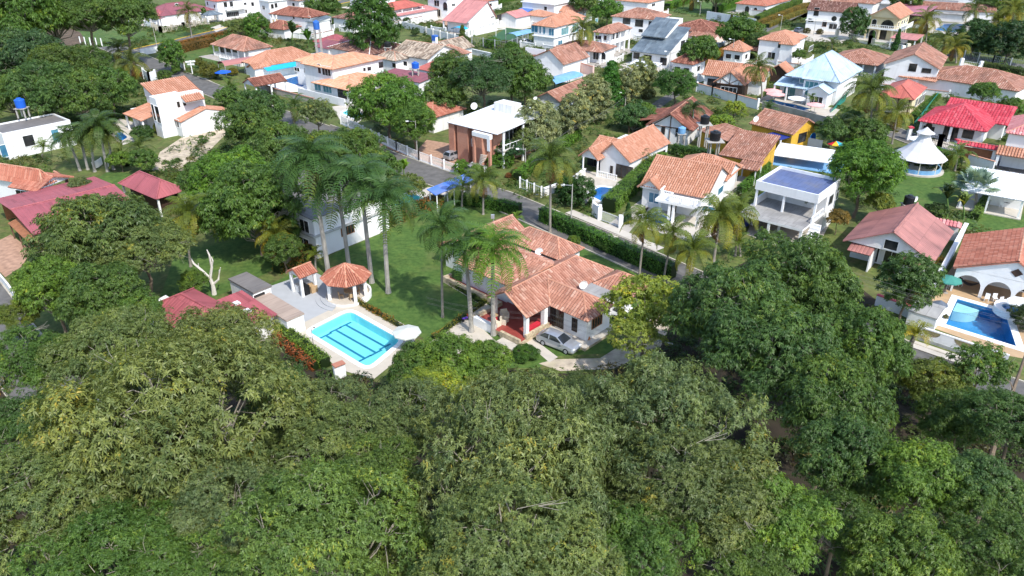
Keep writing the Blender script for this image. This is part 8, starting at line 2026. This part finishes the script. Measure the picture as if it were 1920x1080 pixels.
# ------------------------------------------------------------------ lot_yards: paved yard and street-side garden wall of the farther houses
def _in_any(pt, me):
    P = np.array([[pt.x, pt.y]])
    for h in HOUSES:
        if h is me: continue
        d = Vector((pt.x, pt.y, 0)) - h.o; a, b = d.dot(h.u), d.dot(h.vv)
        if -1.0 < a < h.A + 1.0 and -1.0 < b < h.B + 1.0: return True
    return any(inside(P, e)[0] for e in EXCL0)
EXCL0 = list(EXCL); lot_yards = 0; rl = random.Random(5)
def inside(P, poly):
    x, y = P[:, 0], P[:, 1]; c = np.zeros(len(P), bool); n = len(poly)
    for i in range(n):
        (x0, y0), (x1, y1) = poly[i], poly[(i + 1) % n]
        if abs(y1 - y0) < 1e-9: continue
        c ^= ((y0 > y) != (y1 > y)) & (x < (x1 - x0) * (y - y0) / (y1 - y0) + x0)
    return c
for h in [q for q in HOUSES if q.npx[1] < 150 and q.cat in ('house', 'annex', 'hall')]:
    yd = [(-1.5, -3.2), (h.A + 3.0, -3.2), (h.A + 3.0, h.B * .8), (h.A, h.B), (0, h.B), (-1.5, h.B * .6)]
    W = [h.loc(q) for q in yd]
    z = .0130 + .00004 * lot_yards; lot_yards += 1
    cen = sum(W, Vector((0, 0, 0))) / 6
    if any(inside(np.array([[hv.x, hv.y]]), [(w.x, w.y) for w in W])[0] for hl in HOLES for hv in hl): continue
    if rl.random() < .75:
        link('yard', poly_mesh('yard', W, [], z, rl.choice(['pale_concrete', 'concrete', 'pale_concrete', 'brick_pavement'])))['kind'] = 'structure'
        EXCL.append([(w.x, w.y) for w in W])
    base = h.label.split(' with ')[0].split(' behind ')[0].split(' beside ')[0]
    seg = [((-1.5, -3.3), (h.A * .45, -3.3)), ((h.A * .45 + 2.6, -3.3), (h.A + 3.1, -3.3)), ((h.A + 3.1, -3.3), (h.A + 3.1, h.B * .7))]
    ok = [(a, b) for a, b in seg if not any(_in_any(h.loc((a[0] + (b[0] - a[0]) * f, a[1] + (b[1] - a[1]) * f)), h) for f in (0, .25, .5, .75, 1))]
    if not ok or h.npx[1] < 3: continue
    t = thing('garden_wall', ('low white garden wall in front of the ' + base)[:90], 'wall', h.o, h.rz); hw = rl.choice([1.2, 1.5, 1.8])
    for a, b in ok:
        m = MB(); m.bar((a[0], a[1], hw / 2), (b[0], b[1], hw / 2), .18, rl.choice(['white_wall', 'old_white']), hw)
        m.bar((a[0], a[1], hw + .05), (b[0], b[1], hw + .05), .34, rl.choice(['tile_old', 'white_paint', 'white_paint']), .1); m.build('wall', t)
        n = max(1, int(math.hypot(b[0] - a[0], b[1] - a[1]) / 4))
        for i in range(n + 1):
            x, y = a[0] + (b[0] - a[0]) * i / n, a[1] + (b[1] - a[1]) * i / n; m = MB(); m.box(x - .18, y - .18, 0, x + .18, y + .18, hw + .45, 'white_wall'); m.build('post', t)
# ------------------------------------------------------------------ undergrowth of the wood and low planting between the houses (uncountable)
def inside(P, poly):
    x, y = P[:, 0], P[:, 1]; c = np.zeros(len(P), bool); n = len(poly)
    for i in range(n):
        (x0, y0), (x1, y1) = poly[i], poly[(i + 1) % n]
        if abs(y1 - y0) < 1e-9: continue
        c ^= ((y0 > y) != (y1 > y)) & (x < (x1 - x0) * (y - y0) / (y1 - y0) + x0)
    return c
def cover(name, poly, n, r0, r1, nleaf, L, cols, seed, excl=True, mask=0.0):
    rs = np.random.RandomState(seed); pl = [tuple(v[:2]) for v in pxy(poly)]
    xs, ys = [v[0] for v in pl], [v[1] for v in pl]
    P = np.stack([rs.uniform(min(xs), max(xs), n * 3), rs.uniform(min(ys), max(ys), n * 3)], 1); P = P[inside(P, pl)]
    if mask: P = P[np.sin(P[:, 0] * .21) + np.sin(P[:, 1] * .17 + 1) + np.sin((P[:, 0] + P[:, 1]) * .09) + rs.normal(0, .5, len(P)) > mask]
    ok = np.ones(len(P), bool)
    for e in (EXCL if excl else EXCL_ROADS): ok &= ~inside(P, e)
    for h in HOUSES:
        d = P - np.array([h.o.x, h.o.y]); a = d @ np.array([h.u.x, h.u.y]); b = d @ np.array([h.vv.x, h.vv.y])
        ok &= ~((a > -1.2) & (a < h.A + 1.2) & (b > -1.8) & (b < h.B + 1.0))
    P = P[ok][:n]; m = len(P); R_ = rs.uniform(r0, r1, m)
    d = sph(rs, m * nleaf, 0.0).reshape(m, nleaf, 3); sq = rs.uniform(.55, 1.1, (m, 1, 1))
    C = np.concatenate([P, np.zeros((m, 1))], 1)[:, None] + d * R_[:, None, None] * rs.uniform(.7, 1.05, (m, nleaf, 1)) * np.concatenate([np.ones((m, 1, 2)), sq], 2)
    N = unit(d + np.array([0, 0, .5]) + rs.normal(0, .3, d.shape))
    sp = rs.randint(0, len(cols), m); o = None
    for k, col in enumerate(cols):
        s_ = sp == k
        if not s_.any(): continue
        q = leaves(rs, C[s_].reshape(-1, 3), N[s_].reshape(-1, 3), L, L * .4, 4, .4, .3)
        ag = np.tile(np.repeat(rs.normal(.45, .16, s_.sum()), nleaf), 4) + rs.normal(0, .12, len(q))
        o = link(name, quads_mesh(name, q, 'foliage', ag), col=col); o['kind'] = 'stuff'
EXCL_ROADS = EXCL
FOREST = [(-300, 1500), (-300, 720), (60, 650), (200, 610), (330, 640), (520, 640), (600, 700), (720, 725), (900, 700), (1000, 705), (1140, 710), (1250, 660), (1280, 560), (1420, 500), (1560, 520), (1640, 590), (1720, 690), (2200, 760), (2200, 1500)]
cover('undergrowth', FOREST, 900, .7, 1.9, 50, .34, [(0.06, 0.11, 0.025), (0.09, 0.125, 0.035), (0.04, 0.08, 0.02), (0.10, 0.09, 0.03)], 5)
cover('garden_plants', [(-100, 440), (-200, 60), (300, 5), (1000, 0), (1700, 0), (2050, 60), (2100, 560), (1500, 480), (1300, 500), (900, 360), (700, 300), (480, 400)], 6500, .4, 2.0, 28, .42, [(0.065, 0.12, 0.025), (0.05, 0.095, 0.022), (0.085, 0.15, 0.025), (0.11, 0.12, 0.03)], 9, mask=-.15)
t = thing('manhole_cover', 'round pale manhole cover in the street beside the tiled house hedge', 'manhole cover', G(1150, 443)); q = MB(); q.lathe([(.75, 0), (.75, .035), (.45, .036), (.45, .03), (.01, .031)], 'pale_concrete', 16); q.build('cover', t)
